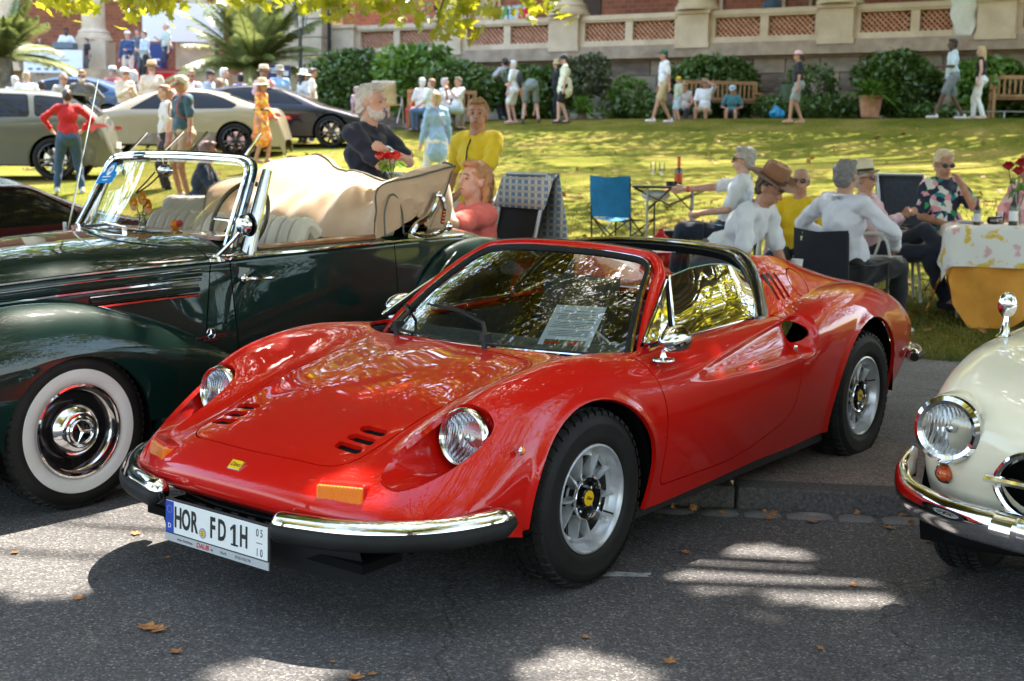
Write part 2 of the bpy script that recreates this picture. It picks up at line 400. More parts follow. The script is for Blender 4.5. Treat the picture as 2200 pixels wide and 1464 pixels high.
# lawn
def grassm():
    m = mat('lawn_grass', (.1, .1, .02), .95, spec=.05); v = tc(m)
    n = nd(m, 'ShaderNodeTexNoise', _Scale=.9, _Detail=8., _Roughness=.65); ln(m, v, n.inputs['Vector'])
    r = nd(m, 'ShaderNodeValToRGB'); cr = r.color_ramp; cr.elements[0].position = .30; cr.elements[0].color = (.062, .082, .010, 1); cr.elements[1].position = .72; cr.elements[1].color = (.26, .195, .055, 1); e = cr.elements.new(.5); e.color = (.145, .14, .022, 1); ln(m, n.outputs[0], r.inputs[0])
    n2 = nd(m, 'ShaderNodeTexNoise', _Scale=28., _Detail=5.); ln(m, v, n2.inputs['Vector']); r2 = nd(m, 'ShaderNodeMapRange'); r2.inputs[1].default_value = .3; r2.inputs[2].default_value = .7; r2.inputs[3].default_value = .55; r2.inputs[4].default_value = 1.4; ln(m, n2.outputs[0], r2.inputs[0])
    s = nd(m, 'ShaderNodeVectorMath', operation='SCALE'); ln(m, r.outputs[0], s.inputs[0]); ln(m, r2.outputs[0], s.inputs['Scale']); ln(m, s.outputs[0], bsdf(m).inputs['Base Color'])
    bp = nd(m, 'ShaderNodeBump', _Strength=.9, _Distance=.05); ln(m, n2.outputs[0], bp.inputs['Height']); ln(m, bp.outputs[0], bsdf(m).inputs['Normal']); return m
M['grass'] = grassm()
gx = sorted(set(np.round(np.concatenate([np.linspace(-300, -20, 12), np.linspace(-20, 16, 121), np.linspace(16, 300, 14)]), 3)))
P = []
for t in np.concatenate([np.linspace(0, 36, 110), np.linspace(40, 400, 14)]):
    P.append([(x, edge_y(np.clip(x, -20, 16))+t, terrain(x, edge_y(np.clip(x, -20, 16))+t) if abs(x) < 40 else 2.2*min(1, t/20)+.1) for x in gx])
b = MB(); b.grid(P); b.obj('lawn', M['grass'], ang=None, kind='structure')
M['blade'] = noisy(mat('grass_blade', (.1, .11, .02), .7), (.08, .115, .018), (.24, .21, .05), 3, 3)
b = MB()
for k in range(42000):
    Y = 9+8.5*R_.random()**1.5*1.0; x = R_.uniform(-.55, .46)*Y
    y = max(Y, edge_y(x)-.06+R_.random()*.15)
    z = terrain(x, y); a = R_.uniform(0, 2*PI); h = R_.uniform(.02, .05); w = .004+.0015*(y-9)/5; c, s = math.cos(a), math.sin(a); lx, ly = R_.uniform(-.02, .02), R_.uniform(-.02, .02)
    b.add([(x-c*w, y-s*w, z-.004), (x+c*w, y+s*w, z-.004), (x+lx, y+ly, z+h)], [(0, 1, 2)])
b.obj('grass', M['blade'], smooth=False, kind='stuff')
# ================================================================== building
M['sand'] = noisy(mat('sandstone', (.60, .46, .32), .9), (.50, .375, .25), (.66, .52, .37), 2.5, 8, .3, .7, .4, 25, .02)
M['sand_d'] = noisy(mat('weathered_stone', (.38, .29, .21), .9), (.28, .20, .14), (.45, .34, .25), 3, 8, .3, .7, .5, 18, .03)
M['terra'] = noisy(mat('terracotta', (.50, .24, .14), .85), (.42, .18, .10), (.56, .30, .19), 8)
def brickm():
    m = mat('red_brick', (.3, .1, .06), .9); v = tc(m)
    sx = nd(m, 'ShaderNodeSeparateXYZ'); ln(m, v, sx.inputs[0]); cx = nd(m, 'ShaderNodeCombineXYZ'); ln(m, sx.outputs[0], cx.inputs[0]); ln(m, sx.outputs[2], cx.inputs[1])
    t = nd(m, 'ShaderNodeTexBrick', _Scale=1.); t.inputs['Color1'].default_value = (.46, .15, .08, 1); t.inputs['Color2'].default_value = (.32, .10, .06, 1); t.inputs['Mortar'].default_value = (.36, .22, .15, 1)
    t.inputs['Brick Width'].default_value = .30; t.inputs['Row Height'].default_value = .14; t.inputs['Mortar Size'].default_value = .012; ln(m, cx.outputs[0], t.inputs['Vector'])
    ln(m, t.outputs[0], bsdf(m).inputs['Base Color']); bp = nd(m, 'ShaderNodeBump', _Strength=.5, _Distance=.02, invert=True); ln(m, t.outputs['Fac'], bp.inputs['Height']); ln(m, bp.outputs[0], bsdf(m).inputs['Normal']); return m
M['brick'] = brickm()
S = 3.8
arc = thing('arcade_building', 'long red brick and sandstone arcade with lattice balustrade behind the lawn', 'building', (-1.90, 38.76, 0), math.atan2(-.4844, .8749))
def part(n, m, par, fn, **k):
    b = MB(); fn(b); return b.obj(n, m, par, smooth=k.pop('smooth', False), **k)
x0, x1 = -S*1.0, S*8.5
def pb(n, m, c, d, par=arc): return part(n, m, par, lambda b: b.box(c, d))
pb('terrace_floor', M['sand_d'], ((x0+x1)/2, 2.3, 4.42), (x1-x0, 4.7, .2))
pb('plinth_band', M['sand_d'], ((x0+x1)/2, -.02, 4.55), (x1-x0, .56, .34))
pb('back_wall', M['brick'], ((x0+x1)/2, 4.6, 8.2), (x1-x0+2, .3, 8))
pb('entablature', M['sand'], ((x0+x1)/2, .2, 10.6), (x1-x0, .9, 1.6))
pb('roof', M['sand_d'], ((x0+x1)/2, 2.4, 11.6), (x1-x0+1, 6.2, .4))
# rusticated retaining wall: stone blocks
rw = thing('retaining_wall', 'weathered sandstone block retaining wall below the balustrade behind the shrubs', 'wall', arc.location, arc.rotation_euler[2])
blk = [None]*3
for k in range(3):
    r = random.Random(k); bb = MB(); bb.box((0, 0, 0), (1, 1, 1)); o = bb.obj('block', [M['sand_d'], noisy(mat('block_dark', (.2, .15, .12), .9), (.14, .10, .08), (.25, .18, .14), 3, 6, bump=.5, bscale=18), noisy(mat('block_light', (.3, .25, .2), .9), (.24, .19, .14), (.33, .27, .2), 3, 6, bump=.5, bscale=18)][k], smooth=False); blk[k] = o.data; bpy.data.objects.remove(o)
nb = 0
for row in range(4):
    z = 2.5+row*.48; x = x0+(row % 2)*.4
    while x < S*5.6:
        L = R_.uniform(.8, 1.2); o = link('stone_block', blk[R_.randrange(3)], rw); o.location = (x+L/2, .18+R_.uniform(-.015, .015), z+.24); o.scale = (L-.025, .3, .455); x += L; nb += 1
part('wall_core', M['sand_d'], rw, lambda b: b.box(((x0+x1)/2, .22, 3.2), (x1-x0, .26, 2.6)))
# lattice mesh shared by every panel
def lattice(w, h):
    b = MB(); st = .135; t = .024
    n = int((w+h)/st)+2
    for sg in (1, -1):
        for k in range(-2, n+2):
            # diagonal x*sg - z = k*st clipped to the panel
            pts = []
            for (xa, za) in ((0, None), (w, None), (None, 0), (None, h)):
                c = k*st
                if xa is not None: z = (xa if sg > 0 else w-xa)-c; q = (xa, z)
                else: xx = za+c; q = ((xx if sg > 0 else w-xx), za)
                if -1e-6 <= q[0] <= w+1e-6 and -1e-6 <= q[1] <= h+1e-6 and all(math.hypot(q[0]-p[0], q[1]-p[1]) > 1e-3 for p in pts): pts.append(q)
            if len(pts) == 2:
                (xa, za), (xb, zb) = pts; dx, dz = xb-xa, zb-za; l = math.hypot(dx, dz)
                if l < .05: continue
                nx, nz = -dz/l*t, dx/l*t; y = .02*sg
                b.add([(xa-nx, y-.03, za-nz), (xb-nx, y-.03, zb-nz), (xb+nx, y-.03, zb+nz), (xa+nx, y-.03, za+nz), (xa-nx, y+.03, za-nz), (xb-nx, y+.03, zb-nz), (xb+nx, y+.03, zb+nz), (xa+nx, y+.03, za+nz)], [(0, 1, 2, 3), (7, 6, 5, 4), (0, 4, 5, 1), (3, 2, 6, 7)])
    return b
lm = lattice(1.16, .50).obj('lattice', M['terra'], smooth=False); lme = lm.data; bpy.data.objects.remove(lm)
def colprof(r): return [(r*1.55, 0), (r*1.55, .10), (r*1.42, .13), (r*1.42, .18), (r*1.3, .22), (r*1.34, .28), (r*1.25, .33), (r*1.05, .38), (r, .46), (r*.98, 2.4), (r*.9, 4.2), (r*1.1, 4.3), (r*1.3, 4.5), (r*1.35, 4.6)]
cb = MB(); cb.lathe(colprof(.38), 26); co = cb.obj('column', M['sand']); cme = co.data; bpy.data.objects.remove(co)
for n in range(-1, 8):
    x = n*S
    q = part('pedestal', M['sand'], arc, lambda b: (b.box((x, 0, 5.06), (.86, .62, .90)), b.box((x, 0, 5.54), (.98, .74, .10)), b.box((x, 0, 4.68), (.94, .68, .14))))
    if n >= 0: o = link('column', cme, arc); o.location = (x, 0, 5.59)
    if n == 7: break
    bl = part('balustrade', M['sand'], arc, lambda b: (b.box((x+S/2, 0, 5.50), (S-.86, .42, .13)), b.box((x+S/2, 0, 5.41), (S-.86, .34, .06)), b.box((x+S/2, 0, 4.80), (S-.86, .36, .16)), b.box((x+S/2, 0, 5.13), (.22, .30, .52)), b.box((x+.50, 0, 5.13), (.14, .30, .52)), b.box((x+S-.50, 0, 5.13), (.14, .30, .52))))
    part('lattice_shade_panel', M['void'], bl, lambda b: [b.box((x+.58+.58+c*1.44, .10, 5.13), (1.18, .02, .52)) for c in (0, 1)])  # dark panel added behind the lattice so its holes read as shaded
    for c in (0, 1):
        o = link('lattice_panel', lme, bl); o.location = (x+.58+c*1.44, 0, 4.88); o.scale = (1.0 if c == 0 else 1.0, 1, 1)
    for dx in (.95, 1.75, 2.85):
        if R_.random() < .75: pb('pilaster', M['sand'], (x+dx, 4.42, 8.0), (.10, .12, 7))
    pb('wall_plaque' if n % 2 else 'door_panel', M['sand'] if n % 2 else mat('dark_door', (.07, .035, .02), .6), (x+2.3, 4.43, 6.35), (.75, .06, 1.0 if n % 2 else 2.6))
# corner pier with drainpipe
pier = thing('corner_pier', 'tall pale banded stone pier with a dark drainpipe beside the lamp post', 'pier', arc.location, arc.rotation_euler[2])
part('shaft', M['sand'], pier, lambda b: [b.box((-S*1.40, -.1-.02*(k % 2), 2.2+k*.55), (2.0, 1.1, .52)) for k in range(17)])
part('drainpipe', M['black'], pier, lambda b: b.cyl((-S*1.08, -.55, 2.2), (-S*1.08, -.55, 11), .06, n=8), smooth=True)
# portico on the left
por = thing('column_portico', 'tall pale columns on pedestals before a red brick wall behind the stage', 'portico', (-11.6, 46.5, 0), 0)
def pp(n, m, c, d): return part(n, m, por, lambda b: b.box(c, d))
pp('back_wall', M['brick'], (-4, 5.2, 8), (22, .4, 9)); pp('terrace', M['sand_d'], (-3, 2.6, 3.3), (20, 5.4, 2.2)); pp('entablature', M['sand'], (-4, .2, 10.9), (22, 1, 1.2)); pp('roof', M['sand_d'], (-4, 2.6, 11.7), (22, 6, .4))
cb = MB(); cb.lathe(colprof(.41), 26); co = cb.obj('column', M['sand']); cme2 = co.data; bpy.data.objects.remove(co)
for xx in (.25, -3.35, -6.4, -9.6):
    part('pedestal', M['sand'], por, lambda b: (b.box((xx, 0, 4.95), (1.15, 1.15, 1.1)), b.box((xx, 0, 4.45), (1.3, 1.3, .12))))
    o = link('column', cme2, por); o.location = (xx, 0, 5.5); o.scale = (1, 1, 1.05)
for xx in (-2.2, -1.4, -5.2, -8.4, 1.6): pp('pilaster', M['sand'], (xx, 4.95, 8), (.22, .12, 8))
for xx in (-1.8, -4.3): pp('window', M['dark_glass'], (xx-.9, 4.94, 9.0), (1.2, .08, 2.2))
# ================================================================== vegetation
def leafm(name, c1, c2, trans=.35, scale=2.):
    m = bpy.data.materials.new(name); m.use_nodes = True; nt = m.node_tree; nt.nodes.clear(); o = nt.nodes.new('ShaderNodeOutputMaterial')
    d = nt.nodes.new('ShaderNodeBsdfDiffuse'); t = nt.nodes.new('ShaderNodeBsdfTranslucent'); g = nt.nodes.new('ShaderNodeBsdfGlossy'); g.inputs['Roughness'].default_value = .35
    a = nt.nodes.new('ShaderNodeMixShader'); a.inputs[0].default_value = trans; c = nt.nodes.new('ShaderNodeMixShader'); c.inputs[0].default_value = .06
    v = tc(m); n = nd(m, 'ShaderNodeTexNoise', _Scale=scale, _Detail=4.); ln(m, v, n.inputs['Vector']); r = nd(m, 'ShaderNodeValToRGB'); r.color_ramp.elements[0].position = .32; r.color_ramp.elements[1].position = .68; r.color_ramp.elements[0].color = (*c1, 1); r.color_ramp.elements[1].color = (*c2, 1)
    L = nt.links.new; L(n.outputs[0], r.inputs[0]); L(r.outputs[0], d.inputs[0]); L(r.outputs[0], t.inputs[0]); L(d.outputs[0], a.inputs[1]); L(t.outputs[0], a.inputs[2]); L(a.outputs[0], c.inputs[1]); L(g.outputs[0], c.inputs[2]); L(c.outputs[0], o.inputs[0]); return m
M['leaf_y'] = leafm('plane_leaf_backlit', (.22, .27, .015), (.46, .42, .02), .6, 3)
M['leaf_t'] = leafm('plane_leaf', (.19, .22, .012), (.44, .36, .02), .70, .8)
M['leaf_d'] = leafm('shrub_leaf_dark', (.05, .10, .018), (.11, .19, .035), .3)
M['leaf_m'] = leafm('shrub_leaf', (.08, .17, .02), (.17, .30, .04), .4)
M['leaf_l'] = leafm('shrub_leaf_light', (.10, .17, .02), (.19, .27, .04), .4)
M['bark'] = noisy(mat('plane_bark', (.2, .16, .11), .9), (.10, .08, .055), (.28, .23, .16), 5, 5, bump=.6, bscale=14, dist=.03)
def addleaf(b, p, s, r, lob=False, up=None):
    n = Vector((r.gauss(0, 1), r.gauss(0, 1), r.gauss(0, 1)+(.8 if up is None else up))).normalized(); t = n.orthogonal().normalized(); q = n.cross(t); a = r.uniform(0, 2*PI); u = t*math.cos(a)+q*math.sin(a); v = n.cross(u)
    if lob:
        pr = [(0, -.5), (.16, -.28), (.5, -.34), (.34, -.06), (.62, .22), (.26, .22), (0, .62), (-.26, .22), (-.62, .22), (-.34, -.06), (-.5, -.34), (-.16, -.28)]
        k = len(pr); b.add([p]+[p+(u*x+v*y)*s+n*(-.16*s*abs(x)) for x, y in pr], [(0, i+1, (i+1) % k+1) for i in range(k)])
    else: b.add([p-u*s*.5, p-v*s*.32+n*s*.08, p+u*s*.55, p+v*s*.32+n*s*.08], [(0, 1, 2), (0, 2, 3)])
def shrub(name, label, c, r, n, m, size=.12, par=None, cat='shrub', seed=0, group=None, shell=.5, z0=None):
    rr = random.Random(seed+n); t = thing(name, label, cat, (c[0], c[1], z0 if z0 is not None else terrain(c[0], c[1])), 0, group); b = MB(); lob = [(Vector((rr.gauss(0, 1), rr.gauss(0, 1), rr.gauss(0, 1))).normalized(), rr.uniform(.12, .32)) for _ in range(16)]
    C = Vector((0, 0, c[2]-t.location.z))
    for _ in range(n):
        d = Vector((rr.gauss(0, 1), rr.gauss(0, 1), rr.gauss(0, 1))).normalized(); k = 1-.35*rr.random()**1.5
        f = .78+sum(a*max(0, d.dot(l))**7 for l, a in lob); p = C+Vector((d.x*r[0], d.y*r[1], d.z*r[2]))*k*f+Vector((rr.gauss(0, .04), rr.gauss(0, .04), rr.gauss(0, .04)))
        if p.z < .02: p.z = rr.uniform(0, .25); 
        addleaf(b, p, size*rr.uniform(.7, 1.35), rr)
    b.obj('foliage', m, t, smooth=False)
    b = MB(); 
    for k in range(6):
        a = rr.uniform(0, 6.28); b.tube([(0, 0, -.05), C*.6+Vector((math.cos(a)*r[0]*.35, math.sin(a)*r[1]*.35, 0)), C+Vector((math.cos(a)*r[0]*.7, math.sin(a)*r[1]*.6, r[2]*.45))], [.05, .03, .01], 5)
    b.obj('stem', M['bark'], t); return t
def shr(u, v, Y, ru, rv, *a, name='shrub', **k):
    c = atY(u, v, Y); s = Y/FPX; return shrub(name, a[0], c, (ru*s, max(.5, ru*s*.55), rv*s), *a[1:], **k)
shr(745, 180, 36.0, 75, 72, 'broad dense dark green shrub right of the lamp post', 5200, M['leaf_d'], .14, seed=1)
shr(885, 185, 35.0, 80, 70, 'bright green large leaved shrub below the left end of the balustrade', 3600, M['leaf_m'], .20, seed=2)
shr(985, 195, 34.2, 95, 55, 'dark spreading shrub behind the people seated on the bench', 4200, M['leaf_d'], .16, seed=3)
shr(1150, 205, 34.2, 95, 58, 'dense low dark shrub behind the standing group in white', 4200, M['leaf_d'], .15, seed=4)
shr(1250, 165, 33.6, 55, 45, 'grey green tall feathery shrub behind the man in the cap', 1800, leafm('grey_leaf', (.07, .09, .04), (.13, .15, .07), .3), .13, seed=5)
shr(1345, 215, 33.4, 55, 52, 'wispy mid green shrub in front of the bare stone wall', 1300, M['leaf_m'], .11, seed=6)
shr(1375, 240, 33.0, 70, 24, 'low dark ground shrub left of the man in beige shorts', 1500, M['leaf_d'], .12, seed=7)
shr(1545, 180, 33.4, 95, 66, 'round glossy dark green shrub behind the occupied bench', 5600, M['leaf_d'], .15, seed=8)
shr(1690, 235, 31.4, 60, 28, 'low dark leaved shrub behind the woman in the pink cap', 2000, M['leaf_d'], .13, seed=9)
shr(1745, 185, 32.2, 60, 45, 'thin open shrub against the wall right of the pink capped woman', 900, M['leaf_d'], .12, seed=10)
shr(1800, 240, 30.6, 70, 24, 'low dark shrub left of the potted plant', 1600, M['leaf_d'], .12, seed=14)
shr(1945, 178, 30.6, 82, 66, 'large dark rounded shrub left of the walking couple', 4600, M['leaf_d'], .15, seed=11)
shr(2110, 190, 29.6, 70, 70, 'light green broad leaved shrub behind the bench on the right', 2800, M['leaf_m'], .19, seed=12)
shr(2190, 215, 29.4, 50, 45, 'dark green shrub at the right end of the wall', 1500, M['leaf_d'], .16, seed=13)
shr(1990, 245, 29.6, 50, 20, 'low dark shrub behind the legs of the walking man', 1000, M['leaf_d'], .12, seed=15)
def blades(name, label, u, v, Y, n, L, m, seed, pot=False):
    r = random.Random(seed); p = atY(u, v, Y); t = thing(name, label, 'plant', (p.x, p.y, terrain(p.x, p.y))); b = MB(); z0 = .42 if pot else .1
    if not pot: b2 = MB(); b2.tube([(0, 0, 0), (0, 0, .35)], [.12, .1], 8); b2.obj('stem', M['bark'], t)
    for k in range(n):
        a = r.uniform(0, 2*PI); el = r.uniform(.25, 1.45); l = L*r.uniform(.7, 1.1); d = Vector((math.cos(a), math.sin(a), 0)); pts = []
        for s in np.linspace(0, 1, 6):
            s = float(s); pts.append(Vector((0, 0, z0))+d*(l*s*math.cos(el)*1.1)+Vector((0, 0, l*s*math.sin(el)-l*.55*s*s)))
        sd = Vector((-d.y, d.x, 0)); w = .035
        for i in range(5): 
            wa, wb = w*(1-(i/5)**2), w*(1-((i+1)/5)**2)*.98; b.add([pts[i]-sd*wa, pts[i]+sd*wa, pts[i+1]+sd*wb, pts[i+1]-sd*wb], [(0, 1, 2, 3)])
    b.obj('leaf_cluster', m, t, smooth=False)
    if pot: b = MB(); b.lathe([(.001, .02), (.19, .02), (.22, .20), (.26, .46), (.28, .47), (.28, .5), (.24, .5), (.22, .4), (.001, .4)], 18); b.obj('pot', M['terra'], t)
    return t
blades('strap_leaf_plant', 'clump of long arching strap leaves in a terracotta pot at the lawn edge', 1868, 262, 29.6, 150, 1.05, M['leaf_m'], 3, True)
blades('strap_leaf_plant', 'arching strap leaved plant without a pot beside the man in the yellow shirt and cap', 1250, 262, 32.8, 110, 1.1, M['leaf_m'], 4)
def palm(label, u, v, Y, vb, n, L, seed, g0=2.2):
    r = random.Random(seed); p = atY(u, v, Y); g = g0; t = thing('palm_tree', label, 'palm', (p.x, p.y, g)); h = p.z-g
    b = MB(); b.tube([(0, 0, 0), (0, 0, h*.5), (0, 0, h)], [.24, .28, .22], 12); b.obj('trunk', M['bark'], t)
    for k in range(n):
        a = k*2.399+r.uniform(-.2, .2); el = .15+1.3*((k*.7548) % 1); l = L*r.uniform(.8, 1.1); d = Vector((math.cos(a), math.sin(a), 0)); b = MB(); pts = []
        for s in np.linspace(0, 1, 15): s = float(s); pts.append(Vector((0, 0, h))+d*l*s*math.cos(el)+Vector((0, 0, l*(s*math.sin(el)-.5*s*s*(.85-el*.35)))))
        b.tube(pts, [.03*(1-i/15)+.004 for i in range(15)], 4)
        for i in range(1, 14):
            for q in range(6):
                c = pts[i].lerp(pts[i+1] if i < 14 else pts[i], q/6); tg = (pts[i+1]-pts[i]).normalized(); sd = tg.cross(Vector((0, 0, 1))).normalized()
                for sg in (1, -1):
                    ll = .50*math.sin(PI*min(1, (i+q/6)/14*.85+.12)); e = c+sd*sg*ll*.75+tg*ll*.6+Vector((0, 0, -.12+r.uniform(-.06, .06))); w = tg*.022
                    b.add([c-w, c+w, e], [(0, 1, 2)])
        b.obj('frond', M['leaf_p'], t, smooth=False)
    return t
M['leaf_p'] = leafm('palm_leaf', (.12, .16, .04), (.26, .28, .09), .4, 1.5)
palm('big feathery palm in the planted bed before the portico', 545, 150, 38, 0, 64, 3.3, 1)
palm('small palm at the left edge beside the white banner', 8, 125, 36, 0, 40, 2.3, 2)
# plane trees over the cars; gaps in the crowns let the sun through where the photograph shows it on the ground
LIT = []
def lit(u, v, ru, rv, z=None):
    p = gz(u, v, 0) if v > 1000 else ground(u, v); a = gz(u+ru, v, p.z) if v > 1000 else ground(u+ru, v); c = gz(u, v-rv, 0) if v > 1000 else ground(u, v-rv)
    m_ = .09 if v > 1000 else 0; LIT.append((p.x, p.y, p.z, max(.12, (a-p).length)+m_, max(.12, (c-p).length)+m_))
for q in ((110, 1170, 270, 45), (330, 1120, 130, 36), (60, 1250, 130, 26), (1560, 1244, 100, 22), (1610, 1224, 110, 26), (1660, 1200, 62, 22), (1770, 1266, 110, 14), (1270, 1455, 110, 26), (620, 1440, 60, 14),
          (790, 372, 110, 34), (1000, 350, 60, 10), (1245, 348, 75, 10), (1250, 385, 50, 12), (1180, 395, 40, 8), (1450, 350, 80, 12), (1620, 355, 110, 12), (1850, 352, 180, 16), (1900, 385, 120, 22), (2060, 360, 90, 12), (2150, 420, 40, 8), (1320, 470, 50, 7), (1420, 420, 50, 6),
          (250, 430, 330, 40), (60, 440, 150, 30), (400, 470, 120, 30), (640, 470, 200, 50)): lit(*q)
for q in ((-.95, 7.75, 1.3, .95, .6), (-1.5, 8.3, 1.3, .6, .35), (-2.9, 6.6, 1.0, .5, .25)): LIT.append(q)
SUNK = Vector((SUNV.x/SUNV.z, SUNV.y/SUNV.z, 0))
def shade_ok(p):
    for (x, y, z, a, c) in LIT:
        q = p-SUNK*(p.z-z); 
        if ((q.x-x)/a)**2+((q.y-y)/c)**2 < 1: return False
    q = p-SUNK*(p.z-1.2)
    if q.x < -2.5 and q.y > 15+R_.gauss(0, .3) and R_.random() < .62: return False
    return True
def inframe(p, m=14):
    if p.y < .5: return False
    u, v = px(p); return -m < u < 2200+m and v > -m-8
def plane_tree(label, base, crown, n, seed, H=9., shade_fill=0, area=None, zr=(5.6, 9.5)):
    r = random.Random(seed); t = thing('plane_tree', label, 'tree', base, 0, 'plane trees shading the cars'); B = Vector(base); tr = MB()
    tr.tube([(0, 0, -.1), (.05, 0, 1.5), (0, .05, 3.6), (0, 0, 5.2)], [.42, .33, .28, .24], 14); tr.obj('trunk', M['bark'], t); br = MB(); lf = MB(); ends = []
    for k in range(crown['limbs']):
        for _ in range(30):
            e = Vector((r.uniform(*crown['x']), r.uniform(*crown['y']), r.uniform(*crown['z'])))
            mid = (B+Vector((0, 0, 4.5))).lerp(e, .5)+Vector((0, 0, r.uniform(.4, 1.4)))
            if not inframe(e, 30) and not inframe(mid, 60): break
        s = B+Vector((0, 0, r.uniform(3.5, 5.2))); path = spl([s, mid, e], 6); br.tube([p-B for p in path], [float(x) for x in np.linspace(.11, .015, len(path))], 6); ends.append(path)
    for k in range(n):
        path = ends[r.randrange(len(ends))]; p = path[r.randrange(4, len(path))]+Vector((r.gauss(0, 1), r.gauss(0, 1), r.gauss(0, .45)))*crown.get('sp', 1.0)
        c0 = p
        if noise.noise(c0*.55)+.6*noise.noise(c0*1.3) < -.04: continue
        if r.random() < .5: br.tube([path[5]-B, c0-B], [.018, .006], 3, caps=False) if (k % 9 == 0 and not inframe(path[5].lerp(c0, .5), 30) and not inframe(c0, 30)) else None
        for j in range(11):
            q = c0+Vector((r.gauss(0, .30), r.gauss(0, .30), r.gauss(0, .2)))
            if q.z < 3.0 or inframe(q) or not shade_ok(q): continue
            addleaf(lf, q-B, r.uniform(.13, .26), r)
    for k in range(shade_fill):  # loose leaves added along the sun's rays to shade the ground
        g = Vector((r.uniform(area[0], area[1]), r.uniform(area[2], area[3]), .05)); z = r.uniform(*zr); q = g+SUNK*z; q.z = z
        if not inframe(q) and shade_ok(q) and (noise.noise(q*.5) > -.12 or g.y < 3): addleaf(lf, q-B, r.uniform(.16, .28), r, up=1.2)
    for k in range(shade_fill//2 if area and area[1] < 7 else 0):  # more loose leaves added to keep sun spots off the red car
        g = Vector((r.uniform(-2.2, 2.2), r.uniform(3.4, 8.2), .6)); z = r.uniform(8, 10.5); q = g+SUNK*z; q.z = z
        if not inframe(q) and shade_ok(q): addleaf(lf, q-B, r.uniform(.16, .28), r, up=1.2)
    br.obj('limbs', M['bark'], t); lf.obj('crown', M['leaf_t'], t, smooth=False); return t
plane_tree('spreading plane tree whose crown hangs over the green cabriolet', (-7.6, 8.2, .1), dict(x=(-9, 1.5), y=(3, 21), z=(5.2, 12.5), limbs=100, sp=1.05), 10500, 1, shade_fill=7000, area=(-6, .2, .5, 12))
plane_tree('spreading plane tree whose crown hangs over the cream car', (7.8, 7.2, .1), dict(x=(-.5, 10), y=(2, 18), z=(5.2, 12.5), limbs=100, sp=1.05), 8200, 2, shade_fill=7000, area=(-.2, 6, .5, 12))
plane_tree('plane tree behind the photographer across the road', (1.5, -6.5, 0), dict(x=(-7, 8), y=(-9, 3.5), z=(5., 9.5), limbs=70, sp=1.1), 4200, 3)
plane_tree('tall plane tree at the far right whose shade falls on the grassy bank', (19, 30, 2.2), dict(x=(-3, 17), y=(24.5, 36), z=(7.5, 14), limbs=80, sp=1.4), 3000, 4, shade_fill=26000, area=(-4, 14, 12, 31), zr=(7.2, 11))
for (lab, base, cr, n_, sd) in (('plane tree to the right across the road', (13, -3, 0), dict(x=(8, 17), y=(-7, 4), z=(3.5, 10), limbs=40, sp=1.3), 2600, 5), ('plane tree to the left across the road', (-12, -2, 0), dict(x=(-17, -7), y=(-7, 4), z=(3.5, 10), limbs=40, sp=1.3), 2200, 6),
    ('plane tree on the lawn right of the cars', (16, 12, .5), dict(x=(10.5, 20), y=(6, 18), z=(3.0, 10), limbs=40, sp=1.3), 2600, 7), ('low spreading plane tree far behind the photographer', (4, -15, 0), dict(x=(-8, 14), y=(-18, -11), z=(2.5, 9), limbs=46, sp=1.4), 3000, 8)): plane_tree(lab, base, cr, n_, sd)
b = MB(); r = random.Random(77); humps = [(r.uniform(-60, 45), r.uniform(56, 70), r.uniform(14, 26), r.uniform(5, 9)) for _ in range(34)]  # far leaf masses added behind the building to cover open sky in reflections
for k in range(16000):
    hx, hy, hz, hr = humps[r.randrange(34)]; d = Vector((r.gauss(0, 1), r.gauss(0, 1), r.gauss(0, 1))).normalized()*hr*(1-.3*r.random()**2)
    addleaf(b, Vector((hx, hy, hz))+Vector((d.x, d.y*.7, d.z*1.2)), r.uniform(.7, 1.3), r)
b.obj('reflection_foliage', M['leaf_m'], None, smooth=False, kind='stuff')
# hanging sprays seen at the top edge
sp = thing('hanging_branch', 'backlit yellow green maple like leaves hanging along the top edge', 'branch'); r = random.Random(5); lf = MB(); tw = MB()
anch = [(90, -25, 175, 20), (190, -30, 150, 12), (290, -20, 300, 50), (330, -20, 370, 22), (270, -30, 320, 8), (440, -30, 520, 10), (545, -25, 545, 14), (690, -20, 760, 40), (660, -25, 680, 12), (770, -20, 850, 26), (720, -20, 850, 8), (820, -20, 890, 14), (940, -30, 1000, 28), (950, 10, 940, 62), (990, 0, 1010, 66), (1040, -10, 1050, 10), (1150, -20, 1180, 10), (900, -30, 1010, 4), (560, -30, 610, 6)]
for (u0, v0, u1, v1) in anch:
    Y = r.uniform(14.5, 17); A, Bp = atY(u0, v0, Y), atY(u1, v1, Y+.3); tw.tube([A, A.lerp(Bp, .5)+Vector((0, 0, .06)), Bp], [.012, .008, .004], 4)
    for k in range(22):
        s = r.random(); p = A.lerp(Bp, s)+Vector((r.gauss(0, .16), r.gauss(0, .25), r.gauss(0, .07)-.03)); addleaf(lf, p, r.uniform(.12, .2), r, True, up=.2)
    tw.tube([A, A+Vector((r.uniform(-.6, .6), -.5, 1.4)), Vector((-4 if u0 < 560 else 2, 12, 6.5))], [.012, .016, .05], 4)
tw.obj('twigs', M['bark'], sp); lf.obj('leaves', M['leaf_y'], sp, smooth=False)
